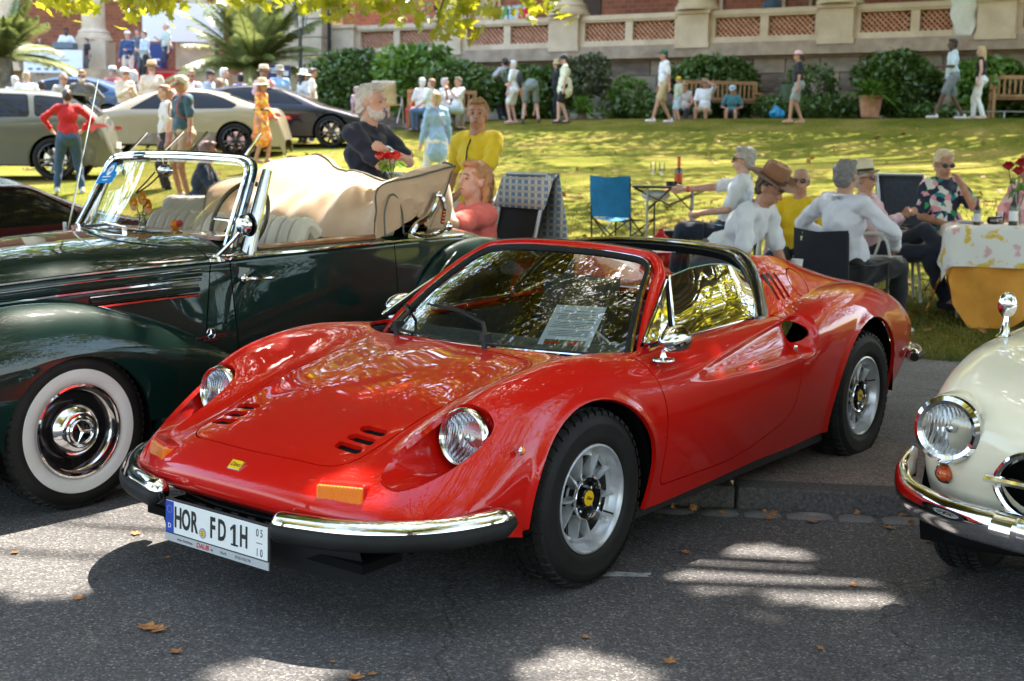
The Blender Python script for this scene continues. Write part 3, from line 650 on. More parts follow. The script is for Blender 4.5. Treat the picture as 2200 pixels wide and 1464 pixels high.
# ================================================================== the red sports car
def paint(name, col, flake=.0, rough=.32, coatr=.02, dirt=.0):
    m = mat(name, col, .5, coat=1., coatr=coatr, spec=.1); bsdf(m).inputs['Coat IOR'].default_value = 1.45
    v = tc(m)
    n = nd(m, 'ShaderNodeTexNoise', _Scale=6., _Detail=3.); ln(m, v, n.inputs['Vector'])
    bp = nd(m, 'ShaderNodeBump', _Strength=.012, _Distance=.003); ln(m, n.outputs[0], bp.inputs['Height']); ln(m, bp.outputs[0], bsdf(m).inputs['Coat Normal'])
    if flake:
        k = nd(m, 'ShaderNodeTexVoronoi', _Scale=900.); ln(m, v, k.inputs['Vector'])
        r = nd(m, 'ShaderNodeMapRange'); r.inputs[3].default_value = 1-flake; r.inputs[4].default_value = 1+flake; sp = nd(m, 'ShaderNodeSeparateColor'); ln(m, k.outputs['Color'], sp.inputs[0]); ln(m, sp.outputs[0], r.inputs[0])
        mx = nd(m, 'ShaderNodeVectorMath', operation='SCALE'); mx.inputs[0].default_value = col; ln(m, r.outputs[0], mx.inputs['Scale']); ln(m, mx.outputs[0], bsdf(m).inputs['Base Color'])
    return m
M['red'] = paint('red_paint', (.56, .006, .002))
def glow_lens(name, col, rough=.12):
    m = mat(name, col, rough, coat=.7, trans=.0, spec=.7)
    w = nd(m, 'ShaderNodeTexWave', _Scale=28., _Distortion=0.); w.bands_direction = 'Y'; ln(m, tc(m), w.inputs['Vector'])
    bp = nd(m, 'ShaderNodeBump', _Strength=.6, _Distance=.003); ln(m, w.outputs[0], bp.inputs['Height']); ln(m, bp.outputs[0], bsdf(m).inputs['Normal']); return m
M['amber'] = glow_lens('amber_lens', (.90, .20, .006)); M['red_lens'] = glow_lens('red_lens', (.45, .01, .01))
def lensm():
    m = glassm('headlight_glass', (1, 1, 1), 1.6, .97, .04); nt = m.node_tree
    w = nd(m, 'ShaderNodeTexWave', _Scale=26.); w.bands_direction = 'Y'; ln(m, tc(m), w.inputs['Vector'])
    bp = nd(m, 'ShaderNodeBump', _Strength=.5, _Distance=.003); ln(m, w.outputs[0], bp.inputs['Height'])
    for n in nt.nodes:
        if n.type == 'BSDF_GLOSSY': ln(m, bp.outputs[0], n.inputs['Normal'])
    return m
M['lens'] = lensm()
M['reflector'] = mat('lamp_reflector', (.75, .76, .78), .16, 1.)
_rf = M['reflector']; _w = nd(_rf, 'ShaderNodeTexWave', _Scale=22.); _w.bands_direction = 'Y'; ln(_rf, tc(_rf), _w.inputs['Vector']); _b = nd(_rf, 'ShaderNodeBump', _Strength=.5, _Distance=.004); ln(_rf, _w.outputs[0], _b.inputs['Height']); ln(_rf, _b.outputs[0], bsdf(_rf).inputs['Normal'])
def headlight(par, loc, R, ringw=.012, tilt=0., yaw=0., ring='chrome', label=None):
    mt = Matrix.Translation(loc) @ Matrix.Rotation(yaw, 4, 'Z') @ Matrix.Rotation(tilt, 4, 'Y')
    b = MB(); b.lathe([(R, -.03), (R+ringw, -.01), (R+ringw*.9, .006), (R+ringw*.4, .014), (R-.002, .008), (R-.006, -.004)], 48, ax='x')
    h = b.obj('headlight', M[ring], par); h.matrix_local = mt
    if label: h['label'] = label
    b = MB(); b.lathe([(.001, -.075), (R*.35, -.068), (R*.7, -.045), (R*.97, -.006), (R*.97, -.004)], 40, ax='x'); b.obj('reflector', M['reflector'], h)
    b = MB(); b.lathe([(R*.985, 0), (R*.8, .009), (R*.5, .016), (R*.2, .0195), (.0008, .02)], 40, ax='x'); b.obj('lens', M['lens'], h)
    b = MB(); b.lathe([(.0008, -.012), (.012, -.016), (.016, -.03), (.016, -.06)], 14, ax='x'); b.obj('bulb_cap', M['dull_chrome'], h)
    return h
def tyre_mat(blk=70.):
    m = M['rubber'].copy(); v = tc(m, 'UV'); return m
def tyre(par, R, r, w, name='tyre', lat=46, tread=True):
    """axis Y, centre at origin, outer side towards +Y"""
    h = w/2; b = MB()
    prof = [(r+.004, -h*.72), (r+.018, -h*.86), (r+(R-r)*.35, -h*1.0), (r+(R-r)*.62, -h*1.0), (R-.022, -h*.9), (R-.006, -h*.76), (R-.002, -h*.4), (R, 0), (R-.002, h*.4), (R-.006, h*.76), (R-.022, h*.9), (r+(R-r)*.66, h*1.0), (r+(R-r)*.63, h*1.006), (r+(R-r)*.60, h*1.0), (r+(R-r)*.35, h*1.0), (r+(R-r)*.2, h*.965), (r+.018, h*.86), (r+.004, h*.72)]
    b.lathe(prof, 72, ax='y'); o = b.obj(name, M['rubber'], par, ang=50)
    if tread:
        t = MB(); n = lat
        for k in range(n):
            for q, (y0, y1, off) in enumerate(((-.92, -.62, .5), (-.56, -.26, 0), (-.2, .2, .5), (.26, .56, 0), (.62, .92, .5))):
                a0 = 2*PI*(k+off)/n; a1 = a0+2*PI/n*.8; rr = R+(.004 if abs(y0+y1) < 1 else -.004 if 0 else .0)
                def P(a, y, e): 
                    d = R+e-(.013*max(0, abs(y)-.72)/.2); return (d*math.cos(a), y*h, d*math.sin(a))
                sk = .012*(1 if q % 2 else -1)/R
                t.add([P(a0, y0, -.006), P(a1, y0, -.006), P(a1+sk, y1, -.006), P(a0+sk, y1, -.006), P(a0+.01, y0+.02, .005), P(a1-.01, y0+.02, .005), P(a1+sk-.01, y1-.02, .005), P(a0+sk+.01, y1-.02, .005)], [(4, 5, 6, 7), (0, 1, 5, 4), (1, 2, 6, 5), (2, 3, 7, 6), (3, 0, 4, 7)])
        t.obj('tread', M['rubber'], o, smooth=False, kind='stuff', fix=True)
    return o
def sports_wheel(par, loc, side=1, rot=0.):
    w = thing('wheel', '', ''); del w['label'], w['category']; w.parent = par
    w.matrix_local = Matrix.Translation(loc) @ Matrix.Rotation(0 if side > 0 else PI, 4, 'Z') @ Matrix.Rotation(rot, 4, 'Y')
    tyre(w, .318, .182, .205)
    b = MB(); b.lathe([(.186, -.07), (.186, .073), (.193, .083), (.197, .086), (.197, .093), (.190, .095), (.183, .088), (.180, .078), (.176, .062), (.170, .05), (.160, .046), (.150, .047)], 72, ax='y')
    # dished disc with five windows between the spoke pairs
    ds = MB()
    for k in range(5):
        a0 = 2*PI*k/5
        for (s0, s1) in ((-.40, -.13), (.13, .40), (-.628, -.40), (.40, .628), (-.13, .13)):
            if abs(s0+s1) < .01: rr = (.075, .155)
            elif abs(s0) > .38 and abs(s1) > .39 and max(abs(s0), abs(s1)) > .5: rr = (.075, .118)
            else: rr = (.075, .155)
            A = np.linspace(a0+s0, a0+s1, 5); ds.grid([[(r*math.cos(a), .032-.030*(1-(r-.075)/.08), r*math.sin(a)) for r in np.linspace(rr[0], rr[1], 3)] for a in A])
    rm = b.obj('rim', M['alloy'], w, ang=30, fix=True); b = MB()
    for k in range(5):
        for sg in (-1, 1):
            b = MB()
            a = 2*PI*k/5+sg*.30; ca, sa = math.cos(a), math.sin(a); a2 = 2*PI*k/5+sg*.20; cb, sb = math.cos(a2), math.sin(a2)
            p0 = Vector((.078*cb, 0, .078*sb)); p1 = Vector((.160*ca, 0, .160*sa)); d = (p1-p0).normalized(); q = Vector((-d.z, 0, d.x))
            for (h0, h1, w0, w1) in ((.058, .07, .013, .012),):
                vs = [p0+q*w0+Vector((0, .01, 0)), p1+q*w1+Vector((0, .04, 0)), p1-q*w1+Vector((0, .04, 0)), p0-q*w0+Vector((0, .01, 0)),
                      p0+q*w0*.35+Vector((0, h0, 0)), p1+q*w1*.25+Vector((0, h1, 0)), p1-q*w1*.25+Vector((0, h1, 0)), p0-q*w0*.35+Vector((0, h0, 0))]
                b.add(vs, [(4, 7, 6, 5), (0, 1, 5, 4), (1, 2, 6, 5), (2, 3, 7, 6), (3, 0, 4, 7)])
            b.obj('spoke', M['alloy'], w, smooth=False)
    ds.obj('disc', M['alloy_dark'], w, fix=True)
    b = MB(); b.lathe([(.08, .03), (.082, .07), (.079, .076), (.074, .074), (.072, .066)], 40, ax='y'); b.obj('hub_ring', M['chrome'], w)
    b = MB(); b.lathe([(.0735, .068), (.06, .035), (.03, .034), (.0008, .034)], 32, ax='y'); b.obj('hub_dish', M['black_gloss'], w)
    for k in range(5):
        a = 2*PI*k/5+.3; b = MB(); b.lathe([(.0085, .03), (.0085, .056), (.005, .06), (.0005, .06)], 6, ax='y', o=(.052*math.cos(a), 0, .052*math.sin(a))); b.obj('wheel_nut', M['dull_chrome'], w)
    b = MB(); b.lathe([(.034, .034), (.034, .07), (.031, .074), (.0005, .075)], 28, ax='y'); c = b.obj('centre_cap', M['black_gloss'], w)
    b = MB(); b.lathe([(.028, .0745), (.028, .0765), (.0005, .0775)], 28, ax='y'); b.obj('emblem', M['yellow'], c)
    text('Dino', .018, M['black'], 'emblem_lettering', c, (0, .0785, 0), Matrix.Rotation(PI, 3, 'Z') @ Matrix.Rotation(PI/2, 3, 'X') @ Matrix.Rotation(-.3-rot, 3, 'Z'), .0004, shear=.3)
    b = MB(); b.lathe([(.0005, -.08), (.19, -.08)], 32, ax='y'); b.lathe([(.187, -.08), (.187, .06)], 32, ax='y'); b.obj('brake_backing', M['void'], w)
    b = MB(); a = 3.9; b.cyl((.15*math.cos(a), .05, .15*math.sin(a)), (.168*math.cos(a), .085, .168*math.sin(a)), .004, n=6); b.obj('valve', M['black'], w)
    return w
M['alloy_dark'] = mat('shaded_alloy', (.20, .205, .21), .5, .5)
M['side_glass'] = glassm('side_glass', (.9, .97, .93), .5, .9)
M['yellow'] = mat('yellow_enamel', (.85, .50, .01), .25, coat=.6)
M['leather'] = noisy(mat('black_leather', (.04, .04, .042), .5), (.03, .03, .032), (.055, .055, .058), 30, bump=.2, bscale=120, dist=.003)

# half body control table, front lip to tail; columns run from the centre line out and down to the sill
DH = [
 [(.93,0,.362),(.925,.2,.36),(.91,.38,.352),(.88,.5,.345),(.83,.62,.335),(.76,.71,.325),(.67,.765,.32),(.58,.79,.31),(.48,.80,.295),(.40,.795,.275)],
 [(.975,0,.40),(.97,.2,.398),(.953,.38,.39),(.92,.5,.385),(.87,.62,.38),(.80,.715,.375),(.70,.775,.37),(.60,.80,.36),(.50,.805,.345),(.40,.80,.30)],
 [(.965,0,.465),(.96,.2,.463),(.938,.38,.455),(.90,.49,.45),(.84,.61,.45),(.76,.705,.445),(.66,.775,.435),(.56,.805,.415),(.46,.81,.38),(.37,.808,.30)],
 [(.87,0,.522),(.865,.2,.521),(.84,.38,.516),(.80,.47,.515),(.73,.60,.535),(.66,.70,.53),(.57,.775,.50),(.47,.81,.46),(.37,.815,.38),(.29,.81,.28)],
 [(.68,0,.588),(.675,.2,.588),(.65,.36,.583),(.62,.46,.585),(.57,.61,.655),(.51,.71,.63),(.44,.78,.575),(.36,.815,.50),(.27,.82,.40),(.19,.81,.27)],
 [(.45,0,.65),(.45,.2,.65),(.44,.38,.644),(.42,.48,.655),(.38,.625,.745),(.33,.735,.705),(.27,.79,.63),(.21,.82,.53),(.14,.825,.41),(.08,.81,.26)],
 [(.2,0,.70),(.2,.2,.70),(.2,.40,.694),(.19,.5,.712),(.17,.64,.79),(.13,.745,.745),(.09,.80,.66),(.05,.825,.55),(.02,.825,.42),(0,.81,.25)],
 [(-.05,0,.737),(-.05,.2,.738),(-.05,.42,.732),(-.05,.52,.748),(-.06,.65,.806),(-.08,.755,.76),(-.1,.81,.675),(-.12,.83,.56),(-.14,.828,.42),(-.16,.80,.22)],
 [(-.26,0,.757),(-.26,.2,.757),(-.26,.44,.75),(-.26,.54,.758),(-.28,.655,.79),(-.28,.755,.752),(-.28,.815,.68),(-.28,.838,.565),(-.28,.83,.42),(-.28,.785,.2)],
 [(-.48,0,.765),(-.48,.2,.765),(-.48,.46,.757),(-.48,.56,.755),(-.48,.665,.772),(-.48,.755,.745),(-.48,.82,.675),(-.48,.845,.56),(-.48,.828,.41),(-.48,.77,.18)],
 [(-.9,0,.77),(-.9,.2,.77),(-.9,.46,.77),(-.9,.6,.775),(-.9,.695,.782),(-.9,.765,.755),(-.9,.83,.675),(-.9,.848,.55),(-.9,.826,.40),(-.9,.762,.18)],
 [(-1.3,0,.80),(-1.3,.2,.80),(-1.3,.46,.80),(-1.3,.6,.80),(-1.3,.695,.795),(-1.3,.775,.765),(-1.3,.842,.68),(-1.3,.852,.55),(-1.3,.828,.40),(-1.3,.765,.19)],
 [(-1.62,0,.86),(-1.62,.2,.86),(-1.62,.44,.85),(-1.62,.58,.83),(-1.62,.69,.812),(-1.62,.79,.782),(-1.62,.85,.70),(-1.62,.853,.56),(-1.62,.83,.40),(-1.62,.77,.19)],
 [(-1.9,0,.86),(-1.9,.2,.86),(-1.9,.42,.85),(-1.9,.54,.84),(-1.9,.665,.85),(-1.9,.785,.82),(-1.9,.845,.72),(-1.9,.848,.57),(-1.9,.826,.40),(-1.9,.775,.2)],
 [(-2.2,0,.84),(-2.2,.2,.84),(-2.2,.40,.83),(-2.2,.52,.83),(-2.2,.645,.872),(-2.2,.77,.84),(-2.2,.835,.735),(-2.2,.838,.575),(-2.2,.82,.40),(-2.2,.79,.2)],
 [(-2.5,0,.815),(-2.5,.2,.815),(-2.5,.40,.81),(-2.5,.52,.815),(-2.5,.635,.862),(-2.5,.755,.825),(-2.5,.818,.72),(-2.5,.825,.575),(-2.5,.812,.42),(-2.5,.785,.24)],
 [(-2.8,0,.775),(-2.8,.2,.775),(-2.8,.40,.772),(-2.8,.52,.78),(-2.8,.615,.808),(-2.8,.725,.775),(-2.8,.79,.68),(-2.8,.80,.56),(-2.8,.785,.43),(-2.8,.755,.29)],
 [(-3.05,0,.73),(-3.05,.2,.73),(-3.05,.38,.728),(-3.05,.50,.73),(-3.05,.59,.735),(-3.05,.68,.705),(-3.05,.745,.63),(-3.05,.757,.53),(-3.04,.745,.43),(-3.02,.715,.33)],
 [(-3.20,0,.68),(-3.20,.2,.68),(-3.20,.38,.678),(-3.20,.48,.675),(-3.20,.56,.67),(-3.20,.63,.64),(-3.20,.68,.585),(-3.20,.69,.51),(-3.19,.68,.43),(-3.16,.66,.36)],
 [(-3.26,0,.62),(-3.26,.2,.62),(-3.26,.36,.618),(-3.26,.44,.615),(-3.26,.51,.61),(-3.25,.57,.585),(-3.25,.61,.55),(-3.24,.62,.49),(-3.23,.61,.43),(-3.21,.60,.39)],
]
def build_dino():
    mw = Matrix.Translation((-.333, 4.949, 0)) @ Matrix.Rotation(math.radians(231.846), 4, 'Z') @ Matrix.Rotation(math.atan(.065/2.34), 4, 'Y')
    car = thing('sports_car', 'glossy red open top sports car with yellow nose badge, parked front and centre', 'car', mw=mw)
    full = [[(x, -y, z) for (x, y, z) in row[:0:-1]]+row for row in DH]
    G = crgrid(full, 14, 9, 3)
    X, Y, Z = G[..., 0], G[..., 1], G[..., 2]
    # side scallop leading into the intake
    t = np.clip((-.62-X)/(1.60-.62), 0, 1.); zc = .655+.06*t; h = .012+.066*t**.8
    s_ = (Z-zc)/h; prof = np.where(np.abs(s_) < 1, np.clip(1-s_**4, 0, 1)**.8, 0)
    tail = 1-sm(1.60, 1.70, -X); dep = .085*t**1.4*prof*np.where(-X > 1.60, tail, 1)
    side = sm(.66, .74, np.abs(Y)); G[..., 1] -= np.sign(Y)*dep*side
    # flared lips round the arches
    for cx, cz, r in ((0., .29, .385), (-2.34, .33, .385)):
        d = np.hypot(X-cx, Z-cz)-r; G[..., 1] += np.sign(Y)*.012*np.exp(-(np.clip(d, 0, 9)/.022)**2)*sm(.6, .75, np.abs(Y))
    S = Surf.grid(G, flip=True)
    if S.N[np.argmax(S.V[:, 2])][2] < 0: S = Surf.grid(G, flip=False)
    mid = Surf(S.V, S.N, S.F)
    tree = BVHTree.FromPolygons(S.V.tolist(), [f for f in S.F])
    def zsurf(x, y):
        h = tree.ray_cast(Vector((x, y, 2)), Vector((0, 0, -1))); return h[0].z if h[0] else 0.
    arch = lambda cx, cz, r: (lambda V: np.where(np.abs(V[:, 1]) > .5, r-np.hypot(V[:, 0]-cx, (V[:, 2]-cz)*np.where(V[:, 2] < cz, .93, 1)), -1))
    S = S.clip(arch(0, .29, .385)).clip(arch(-2.34, .33, .385))
    # headlight scoops
    HX, HY, HZ, HR = .46, .625, .60, .112
    def scoop(V):
        tt = np.clip((V[:, 0]-HX)/.42, 0, 1); r = HR*(1-.30*tt**1.6)-.0
        d = np.hypot(np.abs(V[:, 1])-(HY-.03*tt), (V[:, 2]-(HZ-.035*tt)))
        return np.where(V[:, 0] > HX-.03, r-d, -1)-np.clip(V[:, 0]-(HX+.34), 0, 9)*.9
    S = S.clip(scoop)
    # cockpit opening
    cock = psdf(rpoly([(-.30, -.60, .12), (-.30, .60, .12), (-.44, .672, .02), (-1.42, .672, .02), (-1.60, .50, .03), (-1.60, -.50, .03), (-1.42, -.672, .02), (-.44, -.672, .02)]))
    S = S.clip(lambda V: np.where(V[:, 2] > .7, -cock(V[:, 0], V[:, 1]), -1.))
    # front lid
    lid = psdf(rpoly([(.825, -.395, .11), (.855, 0, .2), (.825, .395, .11), (-.16, .455, .10), (-.235, 0, .3), (-.16, -.455, .10)], n=7))
    top = lambda V: np.abs(V[:, 1]) < .6
    L = S.clip(lambda V: lid(V[:, 0], V[:, 1])+.0028).clip(lambda V: .45-V[:, 2])
    S = S.clip(lambda V: np.where(V[:, 2] > .45, .0028-lid(V[:, 0], V[:, 1]), -1))
    # doors: outline in side view
    dp = rpoly([(-.375, .80, .01), (-.43, .60, .1), (-.465, .262, .03), (-1.10, .245, .2), (-1.535, .36, .16), (-1.545, .60, .05), (-1.53, .80, .01)], n=7)
    door = psdf(dp); doors = []
    for sg in (1, -1):
        doors.append(S.clip(lambda V: np.where(V[:, 1]*sg > .5, door(V[:, 0], V[:, 2])+.0028, 1.)))
    S = S.clip(lambda V: np.where(np.abs(V[:, 1]) > .5, .0028-door(V[:, 0], V[:, 2]), -1))
    # intake hole in the rear wall of the scallop
    hole = psdf([(-1.605+.062*math.cos(a), .722+.048*math.sin(a)) for a in np.linspace(0, 2*PI, 25)[:-1]])
    ih = lambda V: np.where(np.abs(V[:, 1]) > .5, -hole(V[:, 0], V[:, 2]), -1.)
    S = S.clip(ih)
    body = S.rim(.018).obj('body', M['red'], car)
    for sg, D in zip((1, -1), doors):
        d = D.clip(ih).rim(.014).obj('door', M['red'], car)
        b = MB(); y = sg*.853; b.lathe([(.014, -.004), (.014, .004), (.009, .0065), (.0005, .007)], 16, ax='y', o=(-1.478, y-.003, .672)); b.obj('door_button', M['chrome'], d, fix=True)
        b = MB(); pts = []
        for x in np.linspace(-1.40, -.62, 14): pts.append((x, sg*(.672+.004), .782+.014*((-x-.5)/.9)+.004))
        b.tube(pts, .0055, 6); b.obj('window_trim', M['chrome'], d)
    # lid with three slots a side
    slots = []
    for k in range(3):
        cx, cy = .60+k*.052, .30-k*.0; cx = .598+k*.058; cy = .318
        slots.append((cx, cy))
    def slotf(V):
        d = np.full(len(V), -1.)
        for cx, cy in slots:
            q = psdf(rpoly([(cx-.019, cy-.060), (cx+.021, cy-.054), (cx+.019, cy+.060), (cx-.021, cy+.054)], .003, 3)); d = np.maximum(d, -q(V[:, 0], np.abs(V[:, 1])))
        return d
    lo = L.clip(slotf).rim(.018).obj('front_lid', M['red'], car)
    for cx, cy in slots:
        for sg in (1, -1):
            zz = zsurf(cx, sg*cy)-.02; b = MB()
            b.box((cx, sg*cy, zz), (.06, .12, .004), Matrix.Rotation(.3, 3, 'Y')); b.obj('vent_grille', M['void'], lo, smooth=False)
    # headlight bowls + lamps
    for sg in (1, -1):
        P = []
        for i, tt in enumerate(np.linspace(0, 1, 22)):
            x = HX-.03+tt*.43; t2 = max(0, (x-HX)/.42); r = HR*(1-.30*t2**1.6)-max(0, x-(HX+.34))*.9; r = max(r, .002)
            P.append([(x, sg*(HY-.03*t2)+r*math.cos(a), HZ-.035*t2+r*math.sin(a)) for a in np.linspace(0, 2*PI, 61)])
        Gb = np.array(P); sb = Surf.grid(Gb)
        c = np.array([0, sg*HY, HZ]); k = sb.V-c; k[:, 0] = 0
        if (sb.N*k).sum() > 0: sb = Surf.grid(Gb, flip=True)
        def under(V):
            return np.array([v[2]-(tree.ray_cast(Vector((v[0], v[1], 2)), Vector((0, 0, -1)))[0] or Vector((0, 0, -9))).z for v in V])-.0005
        sb.clip(under).obj('headlight_bowl', M['red'], body)
        headlight(car, (HX+.03, sg*HY, HZ+.004), .087, .013, tilt=-.12)
        b = MB(); b.lathe([(.001, HX-.028), (HR+.002, HX-.028)], 30, ax='x', o=(0, sg*HY, HZ)); b.obj('bowl_backing', M['red'], body)
    # inner arches and floor
    for cx, cz in ((0, .29), (-2.34, .33)):
        for sg in (1, -1):
            b = MB(); prof = []
            P = [[(cx+r*math.cos(a), sg*y, cz+r*math.sin(a)) for (r, y) in ((.40, .795), (.415, .70), (.41, .52), (.30, .5), (.05, .5))] for a in np.linspace(-.12, PI+.12, 30)]
            b.grid(P); b.obj('wheel_well', M['void'], body, fix=True)
    b = MB(); b.box((-1.17, 0, .20), (1.55, 1.42, .03)); b.box((.0, 0, .22), (1.2, .98, .03)); b.box((-2.5, 0, .26), (1.3, 1.0, .03)); b.box((.80, 0, .24), (.18, 1.1, .03)); b.obj('underbody', M['void'], car, smooth=False)
    b = MB()
    for sg in (1, -1): b.box((-1.17, sg*.735, .175), (1.62, .05, .045))
    b.obj('sill_strip', M['black'], car, smooth=False)
    # sail panels and roof hoop
    def base(v): a = abs(v); return Vector((-.275-.205*a**2.2, .625*v, .752-.022*a**3))
    def E(t):   # outer hoop edge, side view leaning back, t 0 belt .. 1 roof centre
        pts = [(-1.44, .705, .785), (-1.50, .655, .87), (-1.565, .59, .965), (-1.61, .515, 1.035), (-1.635, .42, 1.072), (-1.65, .22, 1.09), (-1.655, 0, 1.095)]
        return pts
    hp = spl(E(0), 6); half = [Vector((p.x, p.y, p.z)) for p in hp]
    arc = half+[Vector((p.x, -p.y, p.z)) for p in half[-2::-1]]
    n = len(arc)
    rows = []
    for p in arc:
        s2 = 1 if p.y >= 0 else -1
        rows.append([p+Vector((.045, -s2*.012, -.02)), p+Vector((.03, 0, .0)), p+Vector((.0, 0, .008)), p+Vector((-.05, s2*.004, .004)), p+Vector((-.085, s2*.004, -.008)), p+Vector((-.09, 0, -.03))])
    b = MB(); b.grid([[tuple(q) for q in r] for r in rows]); hoop = b.obj('roof_hoop', M['black_gloss'], car, ang=60, fix=True)
    b = MB(); b.tube([tuple(p+Vector((.038, 0, -.004))) for p in arc], .007, 6); b.obj('hoop_trim', M['chrome'], hoop)
    b = MB(); b.grid([[tuple(q) for q in (r[0]-Vector((.01, 0, .03)), r[0])] for r in rows]); b.obj('hoop_lining', M['void'], hoop)
    top_edge = spl([(-1.68, .535, 1.035), (-1.90, .53, 1.0), (-2.15, .535, .935), (-2.45, .555, .878), (-2.72, .585, .83)], 10)
    for sg in (1, -1):
        m = len(top_edge); P = []
        half2 = [q for q in hp if q.z < 1.04]
        for i, tp in enumerate(top_edge):
            u = i/(m-1); row = []
            bx = -1.47-u*1.25; by = np.interp(-bx, [1.45, 1.62, 1.9, 2.2, 2.5, 2.8], [.712, .712, .68, .64, .625, .60]); bz = zsurf(bx, by)-.012
            for k, w in enumerate(np.linspace(0, 1, 12)):
                if i == 0:
                    idx = w*(len(half2)-1); a = int(idx); q = half2[a].lerp(half2[min(a+1, len(half2)-1)], idx-a); q = q+Vector((-.045, .004, .003))
                else:
                    q0 = Vector((bx, by, bz)); q = q0.lerp(tp, w); bul = .020*math.sin(PI*w)*(1-u); q = q+Vector((0, bul, bul*.6))
                row.append(q)
            P.append(row)
        # ease the lean of the front edge into the rest
        f0 = P[0]; Q = []
        for i in range(m):
            u = i/(m-1); k = (1-u)**3; row = []
            for j in range(12):
                w = j/11; bs_ = P[i][j] if i else P[1][j]
                x = (f0[j].x)*(1-u)+((-2.72))*u
                row.append(Vector((x, bs_.y*(1-k)+f0[j].y*k, bs_.z*(1-k)+f0[j].z*k)))
            Q.append(row)
        inner = []
        for row in Q:
            tp = row[-1]; row2 = row+[tp+Vector((0, -.012, .006)), tp+Vector((0, -.03, .002)), tp+Vector((0, -.05, -.03)), Vector((tp.x, tp.y-.07, .80))]; inner.append([(q.x, sg*q.y, q.z) for q in row2])
        A = np.array(inner)
        for _ in range(3):
            B = A.copy(); B[1:-1] = (A[:-2]+2*A[1:-1]+A[2:])/4; A = B
        A = crgrid(A, 3, 5, 1)
        sp = Surf.grid(A)
        md = len(inner)//2*len(inner[0])+5
        if sp.N[md][1]*sg < 0: sp = Surf.grid(A, flip=True)
        up = Surf(sp.V, sp.N, sp.F)
        # louvres and fuel flap
        lv = []
        for k in range(3):
            x0 = -1.625-k*.052; lv.append(rpoly([(x0, .965), (x0-.026, .962), (x0-.013-.032, .852), (x0+.013-.032, .852)], .006, 3))
        def lf(V):
            d = np.full(len(V), -1.)
            for q in lv: d = np.maximum(d, -psdf(q)(V[:, 0], V[:, 2]))
            return np.where(V[:, 1]*sg > .5, d, -1)
        cap = lambda V: np.hypot((V[:, 0]+1.925)/1.0, (V[:, 2]-.905)/.74)-.085
        sp = sp.clip(lf)
        if sg > 0:
            capS = sp.clip(lambda V: np.where(V[:, 1] > .5, cap(V)+.004, 1)); sp = sp.clip(lambda V: np.where(V[:, 1] > .5, .004-cap(V), -1))
        so_ = sp.rim(.012).obj('sail_panel', M['red'], car)
        if sg > 0: capS.rim(.01).obj('fuel_flap', M['red'], so_)
        for q in lv:
            b = MB(); c = (sum(p[0] for p in q)/len(q), sum(p[1] for p in q)/len(q)); b.prism([(c[0]+(p[0]-c[0])*1.3, c[1]+(p[1]-c[1])*1.1) for p in q], 0, .004, lambda x, z, h: (x, sg*(.71-(z-.80)*.55-.012-h-max(0, -1.62-x)*.10), z)); b.obj('louvre', M['black'], so_, smooth=False)
    # rear window and bulkhead
    b = MB(); b.grid([[(-1.62-.03*w, y*(1-.25*w), .80+.26*w) for w in np.linspace(0, 1, 3)] for y in np.linspace(-.62, .62, 9)]); b.obj('rear_window', M['glass'], car)
    b = MB(); b.box((-1.60, 0, .52), (.04, 1.36, .56)); b.box((-.95, 0, .27), (1.3, 1.3, .05)); b.box((-.9, 0, .36), (1.1, .22, .22)); b.box((-.36, 0, .5), (.04, 1.3, .4))
    for sg in (1, -1): b.box((-.95, sg*.69, .50), (1.22, .04, .50))
    b.obj('cabin_trim', M['leather'], car, smooth=False)
    for sg in (1, -1):
        b = MB(); y = sg*.33
        pts = [(-1.00, .38), (-1.28, .36), (-1.40, .60), (-1.47, .80), (-1.485, .90)]
        P = [[(x+.07*(1-abs(v)**2.5)*(0 if k < 1 else 1), y+v*.235*(1 if k < 3 else .75), z+.06*(1-abs(v)**2.5)*(1 if k < 2 else 0)) for v in np.linspace(-1, 1, 9)] for k, (x, z) in enumerate(pts)]
        b.grid(P); b.box((-1.49, y, .66), (.08, .40, .5), Matrix.Rotation(-.18, 3, 'Y')); b.obj('seat', M['leather'], car, ang=60)
    b = MB(); P = [[(base(y/.625).x-.02-(.62+base(y/.625).x+.08)*w, y*(1-.02*w), .745+.035*math.sin(PI*w**.7)-.06*w*w) for w in np.linspace(0, 1, 9)] for y in np.linspace(-.61, .61, 13)]; b.grid(P)
    b.box((-.72, 0, .66), (.08, 1.2, .12)); dash = b.obj('dashboard', noisy(mat('dash_felt', (.09, .10, .095), .95), (.075, .085, .08), (.13, .14, .13), 40, bump=.3, bscale=200, dist=.002), car, ang=60)
    b = MB(); c = Vector((-.84, .33, .70)); rm = Matrix.Rotation(1.2, 3, 'Y'); b.tube([c+rm @ Vector((.185*math.cos(a), .185*math.sin(a), 0)) for a in np.linspace(0, 2*PI, 33)[:-1]], .012, 8, closed=True); sw = b.obj('steering_wheel', M['leather'], car)
    b = MB()
    for a in (0, 2.1, 4.2): b.cyl(c, c+rm @ Vector((.18*math.cos(a), .18*math.sin(a), 0)), .008, n=6)
    b.ball(c, .03, 10, 6); b.obj('spoke', M['alloy'], sw)
    # windscreen
    def base(v): a = abs(v); return Vector((-.275-.205*a**2.2, .625*v, .752-.022*a**3))
    def head(v): a = abs(v); return Vector((-.862-.062*a**2.2, .452*v, 1.098-.036*a**2.6))
    def ws(v, w):
        p = base(v).lerp(head(v), w); p.z += .022*math.sin(PI*w)*1; p.x += .012*math.sin(PI*w); return p
    NV, NW = 33, 17
    gr = [[ws(v, w) for w in np.linspace(0, 1, NW)] for v in np.linspace(-1, 1, NV)]
